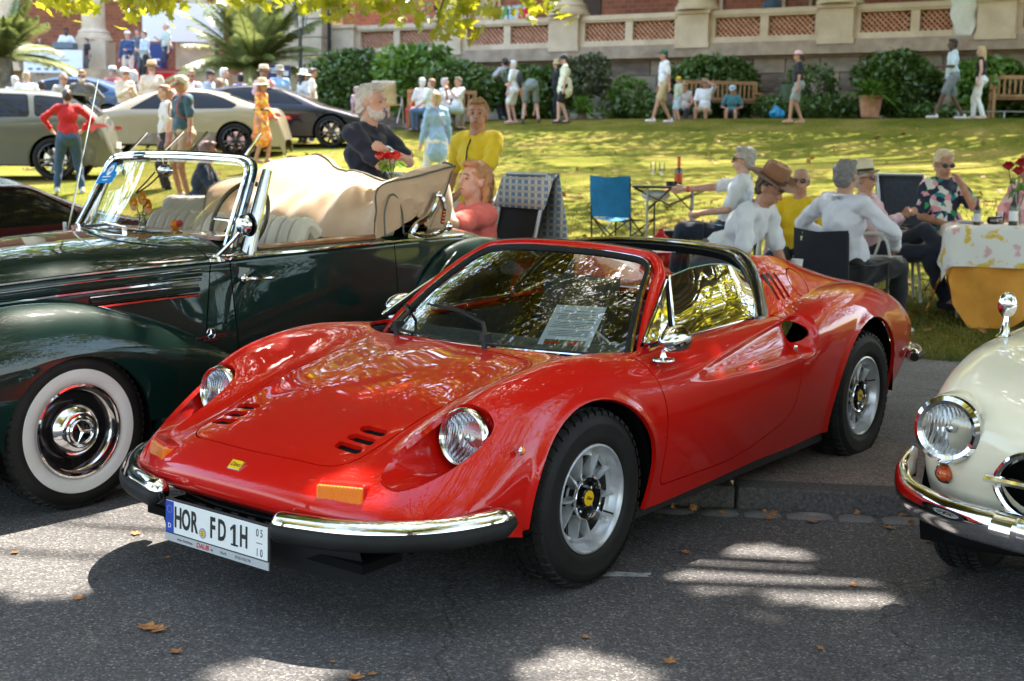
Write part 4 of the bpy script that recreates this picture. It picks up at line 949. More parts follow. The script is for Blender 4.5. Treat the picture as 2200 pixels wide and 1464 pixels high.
    # rounded upper corners by clipping
    A = np.array([[tuple(p) for p in r] for r in gr]); wsS = Surf.grid(A)
    if wsS.N[len(wsS.N)//2][0] < 0: wsS = Surf.grid(A, flip=True)
    uv = np.array([[(v, w) for w in np.linspace(0, 1, NW)] for v in np.linspace(-1, 1, NV)])
    wsS.obj('windscreen', M['glass'], car)
    loopvw = rpoly([(-1, 0, .02), (1, 0, .02), (1, 1, .16), (-1, 1, .16)], n=8)
    def lerpn(vw, k=14):
        out = []
        for i in range(len(vw)):
            a, c = vw[i-1], vw[i]; m = max(1, int(math.hypot(a[0]-c[0], a[1]-c[1])/.12))
            for q in range(m): out.append((a[0]+(c[0]-a[0])*q/m, a[1]+(c[1]-a[1])*q/m))
        return out
    lp = [ws(v, w) for v, w in lerpn(loopvw)]
    b = MB(); b.tube([p+Vector((-.004, 0, .002)) for p in lp], .016, 8, closed=True); b.obj('windscreen_seal', M['rubber'], car)
    b = MB(); b.tube([ws(v*1.022, w*1.022-.008)+Vector((.006, 0, .008)) for v, w in lerpn(loopvw)], .0075, 8, closed=True); b.obj('windscreen_trim', M['chrome'], car)
    # painted pillars and header
    side_path = []
    for v, w in [(1.0, w) for w in np.linspace(-.02, .86, 12)]: p = ws(v, w); side_path.append((p, v))
    hdr = []
    ctrl = [ws(1.02, w)+Vector((-.03, .030, .0)) for w in (-.06, .1, .3, .5, .7, .85)]+[ws(.93, 1.0)+Vector((-.035, .022, .006)), ws(.75, 1.0)+Vector((-.04, 0, .012)), ws(.4, 1)+Vector((-.04, 0, .012)), ws(0, 1)+Vector((-.04, 0, .012))]
    ctrl += [Vector((p.x, -p.y, p.z)) for p in ctrl[-2::-1]]
    b = MB(); b.tube(spl(ctrl, 6), .027, 12, flat=1.); b.obj('windscreen_frame', M['red'], car)
    b = MB(); b.tube([p+Vector((-.012, 0, .022)) for p in spl(ctrl, 6)][26:-26], .009, 6); b.obj('header_rail', M['black'], car)
    # side windows
    for sg in (1, -1):
        qa, qb, qc = Vector((-.50, .682, .792)), Vector((-.905, .545, 1.015)), Vector((-.735, .68, .797))
        fr = spl([qa, qa.lerp(qb, .5)+Vector((0, .004, .004)), qb], 6)+[qb.lerp(qc, .33), qb.lerp(qc, .66), qc, qc.lerp(qa, .5)]
        fr = [Vector((p.x, sg*p.y, p.z)) for p in fr]
        b = MB(); b.add([tuple(p) for p in fr], [tuple(range(len(fr)))]); q = b.obj('quarter_window', M['side_glass'], car, smooth=False)
        b = MB(); b.tube(fr, .009, 6, closed=True); b.obj('window_frame', M['rubber'], q)
        b = MB(); b.tube([p+Vector((.004, sg*.008, .006)) for p in fr], .006, 6, closed=True); b.obj('window_trim', M['chrome'], q)
        P = []
        for u in np.linspace(0, 1, 15):
            bx = -.735-.725*u; bz = .795+.012*u; tz_ = 1.0+.035*math.sin(PI*min(1, u*.9+.05))-.06*u*u+.005; 
            txx = -.905-.585*u; tz_ = np.interp(u, [0, .3, .6, .85, 1], [1.012, 1.036, 1.040, 1.025, .99]); ty = np.interp(u, [0, .5, 1], [.545, .548, .565])
            P.append([Vector((bx, sg*.68, bz)).lerp(Vector((txx, sg*ty, tz_)), w)+Vector((0, sg*.014*math.sin(PI*w), 0)) for w in np.linspace(0, 1, 7)])
        b = MB(); b.grid([[tuple(p) for p in r] for r in P]); dg = b.obj('door_window', M['side_glass'], car)
        b = MB(); b.tube([r[-1] for r in P], .0028, 5); b.obj('glass_edge', mat('glass_edge', (.25, .4, .33), .1, spec=.8), dg)
        b = MB(); b.box((-1.425, sg*.70, .798), (.05, .03, .022)); b.obj('window_catch', M['dull_chrome'], car, smooth=False)
        # mirror
        mx_, my_ = (-.515, .815) if sg > 0 else (-.66, .74)
        b = MB(); y = sg*.765; b.lathe([(.001, .0), (.03, .002), (.045, .008), (.042, .014), (.014, .02), (.009, .04), (.011, .058)], 16, o=(mx_+.04, sg*(my_-.02), .742 if sg > 0 else .76)); mm = b.obj('door_mirror', M['chrome'], car)
        b = MB(); rt = Matrix.Rotation(-.1, 3, 'Y')
        prof = [(.0008, .085), (.018, .078), (.036, .055), (.048, .025), (.053, -.01), (.053, -.04), (.046, -.048)]; b.lathe(prof, 24, ax='x', o=(mx_, sg*my_, .825 if sg > 0 else .815)); b.obj('mirror_shell', M['chrome'], mm)
        b = MB(); b.lathe([(.047, -.044), (.0005, -.042)], 24, ax='x', o=(mx_, sg*my_, .825 if sg > 0 else .815)); b.obj('mirror_glass', M['dark_glass'], mm)
    # wipers
    for y0, x0, dy in ((.12, -.262, 1), (-.42, -.33, 1)):
        b = MB(); z0 = zsurf(x0+.02, y0); b.cyl((x0+.03, y0, z0-.01), (x0+.03, y0, z0+.035), .014, .010, 10); b.box((x0+.02, y0, z0+.045), (.05, .026, .024)); wp = b.obj('wiper', M['black'], car)
        v0 = y0/.62; pts = [Vector((x0+.02, y0, z0+.05))]+[ws(v0-.62*w, .10+.16*w)+Vector((.012, 0, .028)) for w in (.25, .5, .75, 1)]
        b = MB(); b.tube(pts, [.009, .008, .006, .005, .004], 6); b.obj('arm', M['black'], wp)
        bl = [ws(v0-.28-.62*w, .12+.14*w+.10*(1-w))+Vector((.008, 0, .016)) for w in np.linspace(0, 1, 6)]
        b = MB(); b.tube(bl, .005, 6); b.tube([p+Vector((.006, 0, .008)) for p in bl[1:-1]], .004, 6); b.obj('blade', M['black'], wp)
    # nose details: mouth, indicators, bumpers, badge, plate
    b = MB(); P = [[(.935-.01*w-.05*v*v*(1), v*.40, .36-.16*w*(1-.0*abs(v))) for w in (0, .3, 1)] for v in np.linspace(-1, 1, 21)]
    P = [[(.905-.055*v*v-.05*w, v*.40, .352-.12*w) for w in (0, .5, 1)] for v in np.linspace(-1, 1, 21)]
    b.grid(P); gl = b.obj('grille', M['void'], car)
    for k in range(4):
        b = MB(); b.tube([(.915-.055*v*v, v*.38, .335-k*.024) for v in np.linspace(-1, 1, 15)], .004, 5); b.obj('grille_bar', M['black'], gl)
    for k in range(5):
        y = -.16+k*.085; b = MB(); b.add([(.945, y-.02, .34), (.945, y+.02, .34), (.95, y, .318)], [(0, 1, 2)]); b.add([(.947, y-.02, .34), (.947, y+.02, .34), (.952, y, .318)], [(0, 2, 1)]); b.obj('grille_tooth', M['black'], gl, smooth=False)
    b = MB(); P = [[(.93-.055*v*v-.04*w, v*.52, .30-.13*w) for w in (0, .5, 1)] for v in np.linspace(-1, 1, 21)]; b.grid(P); b.obj('chin', M['black'], car)
    for sg in (1, -1):
        r = Matrix.Rotation(sg*.36, 3, 'Z') @ Matrix.Rotation(-.12, 3, 'Y')
        b = MB(); b.box((.872, sg*.452, .468), (.07, .158, .056), r); sgl = b.obj('indicator', M['amber'], car, smooth=False)
        bv = sgl.modifiers.new('b', 'BEVEL'); bv.width = .006; bv.segments = 2
        b = MB(); b.box((.860, sg*.452, .472), (.07, .166, .064), r); q = b.obj('indicator_surround', M['red'], sgl, smooth=False); bv = q.modifiers.new('b', 'BEVEL'); bv.width = .012; bv.segments = 3
        b = MB(); b.ball((.42, sg*.815, .575), (.016, .008, .016), 14, 8); q = b.obj('side_repeater', M['chrome'], car)
        b = MB(); b.ball((.42, sg*.820, .575), (.0115, .009, .0115), 14, 8); b.obj('lens', M['amber'], q)
        path = spl([(1.012, sg*.285, .372), (1.005, sg*.34, .372), (.985, sg*.42, .372), (.955, sg*.52, .372), (.90, sg*.62, .372), (.82, sg*.71, .372), (.72, sg*.785, .374), (.60, sg*.835, .378), (.52, sg*.85, .382)], 6)
        n = len(path); rad = [.040*min(1, .35+((i+.6)/2.2)**.6*.5) if i < 3 else .040*min(1, .35+((n-1-i+.6)/3)**.6*.5) if i > n-5 else .040 for i in range(n)]
        b = MB(); k = 16; vs = []
        for i, p in enumerate(path):
            t = (path[min(i+1, n-1)]-path[max(i-1, 0)]).normalized(); o_ = Vector((t.y, -t.x, 0))*(-sg)
            if o_.dot(Vector((p.x-.3, p.y, 0))) < 0: o_ = -o_
            for j in range(k): a = 2*PI*j/k; vs.append(p+o_*math.cos(a)*rad[i]*.95+Vector((0, 0, 1))*math.sin(a)*rad[i]*1.12)
        fs = [(i*k+j, i*k+(j+1) % k, (i+1)*k+(j+1) % k, (i+1)*k+j) for i in range(n-1) for j in range(k)]+[tuple(range(k)), tuple((n-1)*k+j for j in range(k))]
        b.add(vs, fs); bm = b.obj('bumper', M['chrome'], car, ang=60, fix=True)
        b = MB(); vs = []
        for i, p in enumerate(path):
            t = (path[min(i+1, n-1)]-path[max(i-1, 0)]).normalized(); o_ = Vector((t.y, -t.x, 0))
            if o_.dot(Vector((p.x-.3, p.y, 0))) < 0: o_ = -o_
            for j in range(10): a = 2*PI*j/10; vs.append(p+o_*(rad[i]*.78+math.cos(a)*.016)+Vector((0, 0, -rad[i]*.45))+Vector((0, 0, 1))*math.sin(a)*.030*rad[i]/.04)
        fs = [(i*10+j, i*10+(j+1) % 10, (i+1)*10+(j+1) % 10, (i+1)*10+j) for i in range(n-1) for j in range(10)]+[tuple(range(10)), tuple((n-1)*10+j for j in range(10))]
        b.add(vs, fs); b.obj('rubber_strip', M['rubber'], bm, ang=60, fix=True)
        # rear bumper
        path = spl([(-3.05, sg*.765, .42), (-3.20, sg*.735, .42), (-3.31, sg*.66, .42), (-3.35, sg*.52, .42), (-3.36, sg*.36, .42)], 6)
        b = MB(); b.tube(path, [.02]+[.036]*(len(path)-2)+[.02], 14); q = b.obj('rear_bumper', M['chrome'], car)
        b = MB(); b.tube([p+Vector((-.03*(i/len(path)), sg*.02, -.006)) for i, p in enumerate(path)], .024, 8); b.obj('rubber_strip', M['rubber'], q)
        for k, yy in enumerate((.60, .47)):
            b = MB(); b.lathe([(.05, -3.25), (.052, -3.275), (.04, -3.285), (.0005, -3.29)], 20, ax='x', o=(0, sg*yy, .53)); b.obj('tail_light', M['red_lens'], car, fix=True)
    b = MB(); rb = Matrix.Rotation(-.62, 3, 'Y'); z = zsurf(.925, 0)
    bdg = MB(); bdg.box((.925, 0, z+.002), (.040, .062, .006), Matrix.Rotation(.72, 3, 'Y')); bd = bdg.obj('badge', M['chrome'], car, smooth=False)
    q = MB(); q.box((.927, 0, z+.0045), (.034, .055, .004), Matrix.Rotation(.72, 3, 'Y')); q.obj('badge_face', M['yellow'], bd, smooth=False)
    rot = Matrix.Rotation(.72, 3, 'Y') @ Matrix.Rotation(PI/2, 3, 'Z')
    text('Dino', .023, M['black'], 'badge_lettering', bd, Vector((.927, 0, z+.0045))+rot @ Vector((0, 0, .0025)), rot, .0004, shear=.35)
    plate(car, (1.022, 0, .300), .05)
    # wheels
    for x, y, r in ((0, .715, .2), (0, -.715, 0), (-2.34, .715, 1.1), (-2.34, -.715, 0)): sports_wheel(car, (x, y, .318), 1 if y > 0 else -1, r)
    # sheet of paper on the dash
    m = mat('printed_sheet', (.85, .86, .88), .5)
    b = MB(); po = thing('info_sheet', 'white printed sheet with a small red car picture lying behind the red car windscreen', 'paper')
    po.matrix_world = mw @ Matrix.Translation((-.52, .335, .825)) @ Matrix.Rotation(.30, 4, 'Z') @ Matrix.Rotation(.50, 4, 'Y')
    b.box((0, 0, 0), (.30, .215, .002)); b.obj('sheet', m, po, smooth=False)
    ink = mat('grey_ink', (.25, .25, .28), .8); b = MB()
    for k in range(16):
        if k % 5 != 4: b.box((.055-0.011*k+.0, (R_.random()*.02-.01), .0016), (.0035, .17-(.06*R_.random() if k % 4 == 3 else 0), .0004))
    b.obj('print_line', ink, po, smooth=False, kind='stuff')
    b = MB(); b.box((.105, 0, .0016), (.045, .17, .0004)); pc = b.obj('picture', mat('photo_green', (.12, .18, .08), .6), po, smooth=False)
    for sy in (-.05, .04):
        b = MB(); b.ball((.103, sy, .0018), (.013, .035, .001), 10, 6); b.obj('picture_car', mat('photo_red', (.5, .02, .02), .6), pc)
    return car
def plate(car, loc, tilt):
    rot = (Matrix.Rotation(-tilt, 3, 'Y') @ Matrix.Rotation(PI/2, 3, 'Z') @ Matrix.Rotation(PI/2, 3, 'X'))
    root = bpy.data.objects.new('number_plate', None); COL.objects.link(root); root.parent = car; root.matrix_local = Matrix.Translation(loc) @ rot.to_4x4()
    I3 = Matrix.Identity(3)
    def bx(n, c, d, m, bev=0.):
        b = MB(); b.box(c, d); o = b.obj(n, m, root, smooth=False)
        if bev: k = o.modifiers.new('b', 'BEVEL'); k.width = bev; k.segments = 2
        return o
    bx('plate_holder', (0, -.012, -.006), (.535, .150, .010), M['black'], .003)
    bx('holder_strip', (0, -.0725, .0005), (.532, .026, .004), mat('grey_strip', (.42, .43, .44), .4))
    bx('plate_face', (0, 0, .0005), (.52, .110, .003), mat('plate_white', (.78, .78, .77), .35, coat=.3), .001)
    bx('country_band', (-.238, 0, .0026), (.042, .108, .0014), mat('plate_blue', (.01, .06, .40), .35, coat=.3))
    K = M['black']; gy = mat('mid_grey', (.3, .3, .3), .5)
    for k in range(12):
        a = 2*PI*k/12; b = MB(); b.lathe([(.0015, .0034), (.0004, .0038)], 5, o=(-.238+.0125*math.cos(a), .026+.0125*math.sin(a), 0)); b.obj('star', M['yellow'], root, smooth=False)
    text('D', .024, mat('white_print', (.8, .8, .8), .5), 'lettering', root, (-.238, -.032, .0034), I3, .0004)
    for s, x, sx in (('H', -.193, .58), ('O', -.150, .58), ('R', -.107, .58), ('F', -.011, .62), ('D', .037, .58), ('H', .146, .58)):
        text(s, .098, K, 'lettering', root, (x, -.001, .0024), I3, .0008, sx=sx, bold=.0028)
    b = MB(); b.prism([(-.006, -.036), (.006, -.036), (.006, .036), (-.003, .036), (-.020, .022), (-.020, .012), (-.006, .022)], .0024, .0036); o_ = b.obj('lettering', K, root, smooth=False); o_.location = (.100, -.001, 0)
    b = MB(); b.box((0, -.0335, .0030), (.034, .006, .0012)); o_ = b.obj('lettering', K, root, smooth=False); o_.location = (.101, 0, 0)
    for s, y in (('0 5', .028), ('1 0', -.036)): text(s, .036, K, 'lettering', root, (.222, y, .0024), I3, .0004, sx=.72)
    bx('divider', (.222, -.004, .0024), (.028, .002, .001), K)
    b = MB(); b.lathe([(.018, .002), (.018, .0032), (.0004, .0034)], 24, o=(-.062, -.026, 0)); b.obj('seal', mat('seal_grey', (.35, .38, .45), .4, .3), root)
    b = MB(); b.lathe([(.012, .0034), (.0004, .0038)], 6, o=(-.062, -.026, 0)); b.obj('seal_crest', M['yellow'], root)
    for k in range(3): bx('crest_bar', (-.062, -.032+.006*k, .0042), (.010, .0018, .0005), K)
    g = K
    text('www.Autohaus-', .0145, g, 'lettering', root, (-.155, -.0725, .0027), I3, .0003, sx=.9)
    text('DAUB', .023, mat('red_print', (.5, .01, .01), .5), 'lettering', root, (-.062, -.0725, .0028), I3, .0004, bold=.0006, sx=1.05, shear=.2)
    text('de', .013, g, 'lettering', root, (-.014, -.0735, .0027), I3, .0003)
    text('Horb', .015, g, 'lettering', root, (.045, -.0725, .0027), I3, .0003)
    text('07451/55170', .0145, g, 'lettering', root, (.142, -.0725, .0027), I3, .0003)
    return root
dino = build_dino()
# ================================================================== the green cabriolet
def car_mw(x, y, deg, pitch=0.): return Matrix.Translation((x, y, 0)) @ Matrix.Rotation(math.radians(deg), 4, 'Z') @ Matrix.Rotation(pitch, 4, 'Y')
def sheet(T, nu, nv, smooth=2, mirror=True, out=None):
    full = [[(x, -y, z) for (x, y, z) in r[:0:-1]]+list(r) for r in T] if mirror else T
    G = crgrid(full, nu, nv, smooth); S = Surf.grid(G)
    k = np.argmax(S.V[:, 2]) if out is None else out
    if S.N[k][2] < 0: S = Surf.grid(G, flip=True)
    return S
def archcut(cx, cz, r, y0=.5): return lambda V: np.where(np.abs(V[:, 1]) > y0, r-np.hypot(V[:, 0]-cx, V[:, 2]-cz), -1)
def tube_part(n, m, par, pts, r, k=8, **a):
    b = MB(); b.tube(pts, r, k, **a); return b.obj(n, m, par)
M['green'] = paint('green_metallic_paint', (.0015, .016, .012), .35, .28)
M['thin_glass'] = glassm('thin_glass', (1, 1, 1), .22, .98)
M['canvas'] = noisy(mat('tan_canvas', (.56, .37, .22), .85, sheen=.2), (.50, .33, .195), (.62, .42, .26), 3, 5, .3, .7, .25, 260, .002)
M['cream_leather'] = noisy(mat('cream_leather', (.56, .50, .38), .55), (.50, .45, .34), (.60, .54, .42), 5)
M['wood'] = noisy(mat('walnut_trim', (.25, .09, .03), .25, coat=.8), (.18, .06, .02), (.34, .13, .045), 6, stretch=(1, 6, 6))
M['white_wall'] = noisy(mat('whitewall', (.72, .72, .70), .5), (.66, .65, .62), (.75, .75, .73), 4)
def star(par, R, mt, m, name='star_emblem'):
    b = MB(); b.tube([(R*math.cos(a), R*math.sin(a), 0) for a in np.linspace(0, 2*PI, 33)[:-1]], R*.07, 6, closed=True)
    for k in range(3):
        a = PI/2+k*2*PI/3; t = Vector((math.cos(a), math.sin(a), 0))*R*.95; s = Vector((-math.sin(a), math.cos(a), 0))*R*.16; c = Vector((0, 0, R*.18)); t2 = -Vector((math.cos(a), math.sin(a), 0))*R*.12
        b.add([s+t2*0, t, -s, c, t2], [(0, 3, 1), (3, 2, 1), (0, 1, 2)])
    o = b.obj(name, m, par, ang=20); o.matrix_local = mt; return o
def classic_wheel(par, loc, side=1, R=.335, r=.195, white=True, dish='green', rot=0.):
    w = link('wheel', None, par); w.matrix_local = Matrix.Translation(loc) @ Matrix.Rotation(0 if side > 0 else PI, 4, 'Z') @ Matrix.Rotation(rot, 4, 'Y')
    t = tyre(w, R, r, .165, lat=60)
    if white:
        h = .0825; b = MB(); b.lathe([(r+.006, h*.84), (r+.02, h*.96), (r+(R-r)*.3, h*1.035), (r+(R-r)*.48, h*1.04), (r+(R-r)*.50, h*1.0)], 72, ax='y'); b.obj('whitewall', M['white_wall'], t)
    b = MB(); b.lathe([(.197, .05), (.203, .072), (.200, .082), (.192, .084), (.186, .072), (.180, .052), (.172, .045)], 60, ax='y'); b.obj('trim_ring', M['chrome'], w)
    b = MB(); b.lathe([(.174, .046), (.16, .030), (.125, .022), (.118, .030), (.110, .046), (.10, .05)], 60, ax='y'); b.obj('rim', M['black_gloss'] if dish == 'green' else M[dish], w)
    b = MB(); b.lathe([(.112, .04), (.113, .055), (.106, .064), (.092, .078), (.075, .088), (.068, .088), (.062, .094), (.03, .099), (.0005, .100)], 48, ax='y'); hc = b.obj('hubcap', M['chrome'], w)
    star(hc, .052, Matrix.Translation((0, .100, 0)) @ Matrix.Rotation(PI, 4, 'Z') @ Matrix.Rotation(PI/2, 4, 'X') @ Matrix.Rotation(.25, 4, 'Z'), M['chrome'])
    b = MB(); b.lathe([(.0005, -.05), (.20, -.05)], 30, ax='y'); b.obj('drum', M['void'], w); return w
def well(par, cx, cz, r, y0, y1, sg):
    b = MB(); P = [[(cx+q*math.cos(a), sg*y, cz+q*math.sin(a)) for (q, y) in ((r+.012, y0), (r+.02, (y0+y1)/2), (r, y1), (.05, y1))] for a in np.linspace(-.35, PI+.35, 26)]
    b.grid(P); return b.obj('wheel_well', M['void'], par, fix=True)
def build_cabrio():
    mw = car_mw(-2.45, 5.85, 231.8, .0345)
    car = thing('cabriolet', 'dark green vintage cabriolet with folded tan canvas top and whitewall tyres', 'car', mw=mw)
    bw = [(.85, .27, .99, .90), (.5, .40, 1.03, .925), (.2, .51, 1.052, .945), (-.1, .60, 1.07, .965), (-.5, .69, 1.09, .98), (-.8, .735, 1.095, .985), (-1.05, .752, 1.09, .99), (-1.6, .768, 1.06, .992), (-2.1, .765, 1.05, .995), (-2.6, .72, 1.05, .985), (-3.0, .62, .98, .91), (-3.35, .48, .82, .74), (-3.6, .36, .60, .56)]
    T = []
    for (x, w, zt, zb) in bw:
        d = zt-zb; lw = max(.05, .8-(.0 if x < -.8 else (x+.8)*.28)) if x > -2.6 else w+.02
        sh = w-.015 if x > -.9 else w-.03
        T.append([(x, 0, zt), (x, w*.35, zt-d*.03), (x, w*.66, zt-d*.22), (x, w*.88, zt-d*.55), (x, w, zb), (x, w+.012, zb-.05), (x, (w+.012)*.6+lw*.4, zb-.2), (x, lw, (zb-.2)*.5+.16), (x, lw-.01, .33)])
    S = sheet(T, 9, 7, 2)
    S = S.clip(archcut(-2.84, .31, .37))
    cut = lambda V: -.785+(1.0-V[:, 2])*.20
    cock = psdf(rpoly([(-1.00, -.60, .1), (-1.00, .60, .1), (-1.15, .685, .05), (-2.35, .685, .1), (-2.52, .55, .1), (-2.52, -.55, .1), (-2.35, -.685, .1), (-1.15, -.685, .05)]))
    S = S.clip(lambda V: np.where(V[:, 2] > .95, -cock(V[:, 0], V[:, 1]), -1.))
    bon = S.clip(lambda V: cut(V)+.003-V[:, 0]); S = S.clip(lambda V: V[:, 0]-cut(V)+.003)
    door = psdf([(-.895, 1.3), (-.870, .36), (-1.995, .36), (-1.965, 1.3)])
    bon.rim(.012).obj('bonnet', M['green'], car)
    for sg in (1, -1): S.clip(lambda V: np.where(V[:, 1]*sg > .5, door(V[:, 0], V[:, 2])+.003, 1.)).rim(.012).obj('door', M['green'], car)
    S.clip(lambda V: np.where(np.abs(V[:, 1]) > .5, .003-door(V[:, 0], V[:, 2]), -1)).rim(.012).obj('body', M['green'], car)
    FF = [(.74, [(.56, .58), (.60, .60), (.64, .58), (.67, .53), (.67, .46), (.66, .40)]), (.68, [(.50, .62), (.58, .70), (.66, .69), (.74, .61), (.76, .50), (.75, .34)]), (.55, [(.45, .68), (.57, .79), (.675, .80), (.78, .71), (.815, .55), (.805, .33)]), (.35, [(.44, .71), (.575, .835), (.685, .855), (.79, .77), (.835, .59), (.83, .32)]),
          (.10, [(.46, .70), (.585, .850), (.695, .868), (.80, .785), (.845, .60), (.84, .32)]), (-.15, [(.50, .68), (.605, .825), (.705, .842), (.80, .765), (.845, .60), (.84, .32)]), (-.45, [(.56, .60), (.645, .735), (.725, .752), (.80, .69), (.84, .56), (.835, .32)]),
          (-.75, [(.64, .48), (.70, .60), (.758, .615), (.81, .565), (.832, .46), (.825, .31)]), (-1.0, [(.70, .38), (.74, .465), (.78, .48), (.812, .45), (.822, .39), (.815, .30)]), (-1.28, [(.74, .31), (.77, .34), (.79, .345), (.808, .34), (.812, .325), (.81, .295)])]
    RF = [(-1.93, [(.74, .34), (.77, .36), (.79, .36), (.80, .35), (.80, .33), (.80, .31)]), (-2.02, [(.73, .50), (.765, .58), (.80, .57), (.82, .50), (.825, .42), (.82, .31)]), (-2.18, [(.72, .68), (.765, .78), (.81, .78), (.845, .68), (.855, .52), (.845, .31)]), (-2.42, [(.70, .82), (.745, .925), (.80, .925), (.86, .80), (.872, .56), (.858, .31)]),
          (-2.75, [(.66, .88), (.715, .962), (.79, .955), (.868, .82), (.882, .57), (.865, .31)]), (-3.1, [(.62, .82), (.67, .89), (.755, .88), (.84, .75), (.858, .54), (.845, .32)]), (-3.4, [(.56, .66), (.61, .72), (.69, .71), (.77, .61), (.79, .48), (.78, .34)]), (-3.6, [(.52, .50), (.56, .53), (.62, .53), (.68, .47), (.69, .42), (.68, .36)])]
    for nm, TB, cx in (('front_fender', FF, 0), ('rear_fender', RF, -2.84)):
        for sg in (1, -1):
            A = crgrid([[(x, sg*y, z) for y, z in r] for x, r in TB], 9, 9, 3); s = Surf.grid(A)
            if s.N[np.argmax(s.V[:, 2])][2] < 0: s = Surf.grid(A, flip=True)
            s.clip(archcut(cx, .30, .355)).rim(.02).obj(nm, M['green'], car)
            w = well(car, cx, .30, .36, .80, .45, sg)
    for x in (0, -2.84):
        for sg in (1, -1): classic_wheel(car, (x, sg*.735, .335), sg, rot=.3)
    ch = M['chrome']
    for sg in (1, -1):
        tube_part('belt_moulding', ch, car, [(x, sg*(w+.012), zb+.004) for (x, w, zt, zb) in bw[:10]], .011, 6, flat=.6)
        for (za, zb_, xa, xb) in ((-.075, -.08, .6, -.72), (-.145, -.15, -.20, -.70)):
            pts = []
            for x in np.linspace(xa, xb, 9):
                w = np.interp(-x, [-b_[0] for b_ in bw], [b_[1] for b_ in bw]); z = np.interp(-x, [-b_[0] for b_ in bw], [b_[3] for b_ in bw]); dz = za; lw = .8-(x+.8)*.28 if x > -.8 else .8
                pts.append((x, sg*((w+.012)+(lw-w)*.4*(-dz-.05)/.15*.9+.006), z+dz))
            tube_part('bonnet_strip', ch, car, pts, .008, 6); tube_part('bonnet_strip', M['green'], car, [(p[0], p[1]+sg*.004, p[2]+.026) for p in pts], .012, 6); tube_part('bonnet_strip', ch, car, [(p[0], p[1], p[2]+.045) for p in pts], .004, 6)
        b = MB(); b.tube(spl([(-.93, sg*.800, .895), (-.95, sg*.825, .893), (-1.02, sg*.828, .89), (-1.10, sg*.812, .885)], 4), [.016, .012]+[.009]*9+[.011, .008], 8); b.ball((-.93, sg*.80, .895), (.02, .012, .02), 10, 6); b.obj('door_handle', ch, car)
        tube_part('step_strip', ch, car, [(-.50, sg*.845, .315), (-1.9, sg*.83, .315)], .012, 6)
        tube_part('fender_bead', ch, car, spl([(-2.0, sg*.828, .36), (-2.10, sg*.85, .60), (-2.25, sg*.853, .80), (-2.42, sg*.83, .91)], 6), .005, 5)
        tube_part('cill', M['green'], car, [(-.4, sg*.79, .30), (-2.5, sg*.79, .30)], .05, 8)
    # emblem on the cowl side
    b = MB(); b.add([(-.72, .823, .655), (-.80, .827, .655), (-.80, .827, .642), (-.735, .823, .64)], [(0, 1, 2, 3), (3, 2, 1, 0)]); b.add([(-.60, .818, .672), (-.68, .821, .66), (-.68, .821, .648), (-.62, .818, .655)], [(0, 1, 2, 3), (3, 2, 1, 0)])
    em = star(car, .024, Matrix.Translation((-.70, .826, .665)) @ Matrix.Rotation(PI, 4, 'Z') @ Matrix.Rotation(PI/2, 4, 'X'), ch, 'wing_badge')
    b = MB(); [b.box((-.70+q*.052, .822, .650-abs(q)*0+q*0), (.06, .006, .010)) for q in (-1, 1)]; b.box((-.70, .823, .636), (.075, .006, .009)); o = b.obj('badge_bar', M['dull_chrome'], car, smooth=False)
    # windscreen
    def wb(v, w): a = abs(v); p0 = Vector((-.81-.155*a**2, .625*v, 1.085-.055*a*a)); p1 = Vector((-1.14-.06*a*a, .565*v, 1.455-.02*a*a)); return p0.lerp(p1, w)
    lp = rpoly([(-1, 0, .03), (1, 0, .03), (1, 1, .17), (-1, 1, .17)], n=7)
    def dense(vw, st=.12):
        out = []
        for i in range(len(vw)):
            a, c = vw[i-1], vw[i]; m = max(1, int(math.hypot(a[0]-c[0], a[1]-c[1])/st))
            for q in range(m): out.append((a[0]+(c[0]-a[0])*q/m, a[1]+(c[1]-a[1])*q/m))
        return out
    L = dense(lp); b = MB(); c0 = wb(0, .5); 
    b.grid([[tuple(wb(v*(1-.08*max(0, w-.85)/.15), w)) for w in np.linspace(0, 1, 8)] for v in np.linspace(-.98, .98, 15)]); b.obj('windscreen', M['thin_glass'], car)
    fr = tube_part('windscreen_frame', M['green'], car, [wb(v*1.045, w*1.03-.012) for v, w in L], .023, 8, closed=True, caps=False)
    tube_part('outer_bead', ch, fr, [wb(v*1.062, w*1.05-.02)+Vector((.018, 0, .006)) for v, w in L], .009, 6, closed=True, caps=False)
    tube_part('inner_bead', ch, fr, [wb(v*1.01, w)+Vector((.02, 0, 0)) for v, w in L], .010, 6, closed=True, caps=False)
    for sg in (1, -1):
        b = MB(); pts = [wb(sg*1.12, w)+Vector((-.035, 0, 0)) for w in (-.14, 0, .3, .6, .9)]; b.tube(pts, [.045, .042, .036, .032, .026], 10, flat=.8); b.obj('screen_pillar', ch, car)
    tube_part('cowl_trim', ch, car, [wb(v, -.03)+Vector((.035, 0, -.005)) for v in np.linspace(-1.02, 1.02, 17)], .010, 6)
    for y in (-.33, .12):
        p = wb(y/.625, -.02)+Vector((.05, 0, .01)); b = MB(); b.cyl(p, p+Vector((0, 0, .035)), .014, n=8); e = wb(y/.625-.48, .10)+Vector((.02, 0, .012)); b.tube([p+Vector((0, 0, .035)), p.lerp(e, .5)+Vector((.01, 0, .02)), e], .006, 6); wpr = b.obj('wiper', ch, car)
        tube_part('blade', M['black'], wpr, [wb(y/.625-.80, .055)+Vector((.012, 0, .008)), wb(y/.625-.2, .095)+Vector((.012, 0, .008))], .007, 6)
    vg = glassm('tinted_visor_glass', (.80, .76, .90), .06, .95)
    b = MB(); b.grid([[tuple(wb(v, 1.0+.30*w)+Vector((-.02-.05*w, 0, .01))) for w in (0, 1)] for v in np.linspace(-.78, .92, 9)]); vz = b.obj('visor', vg, car)
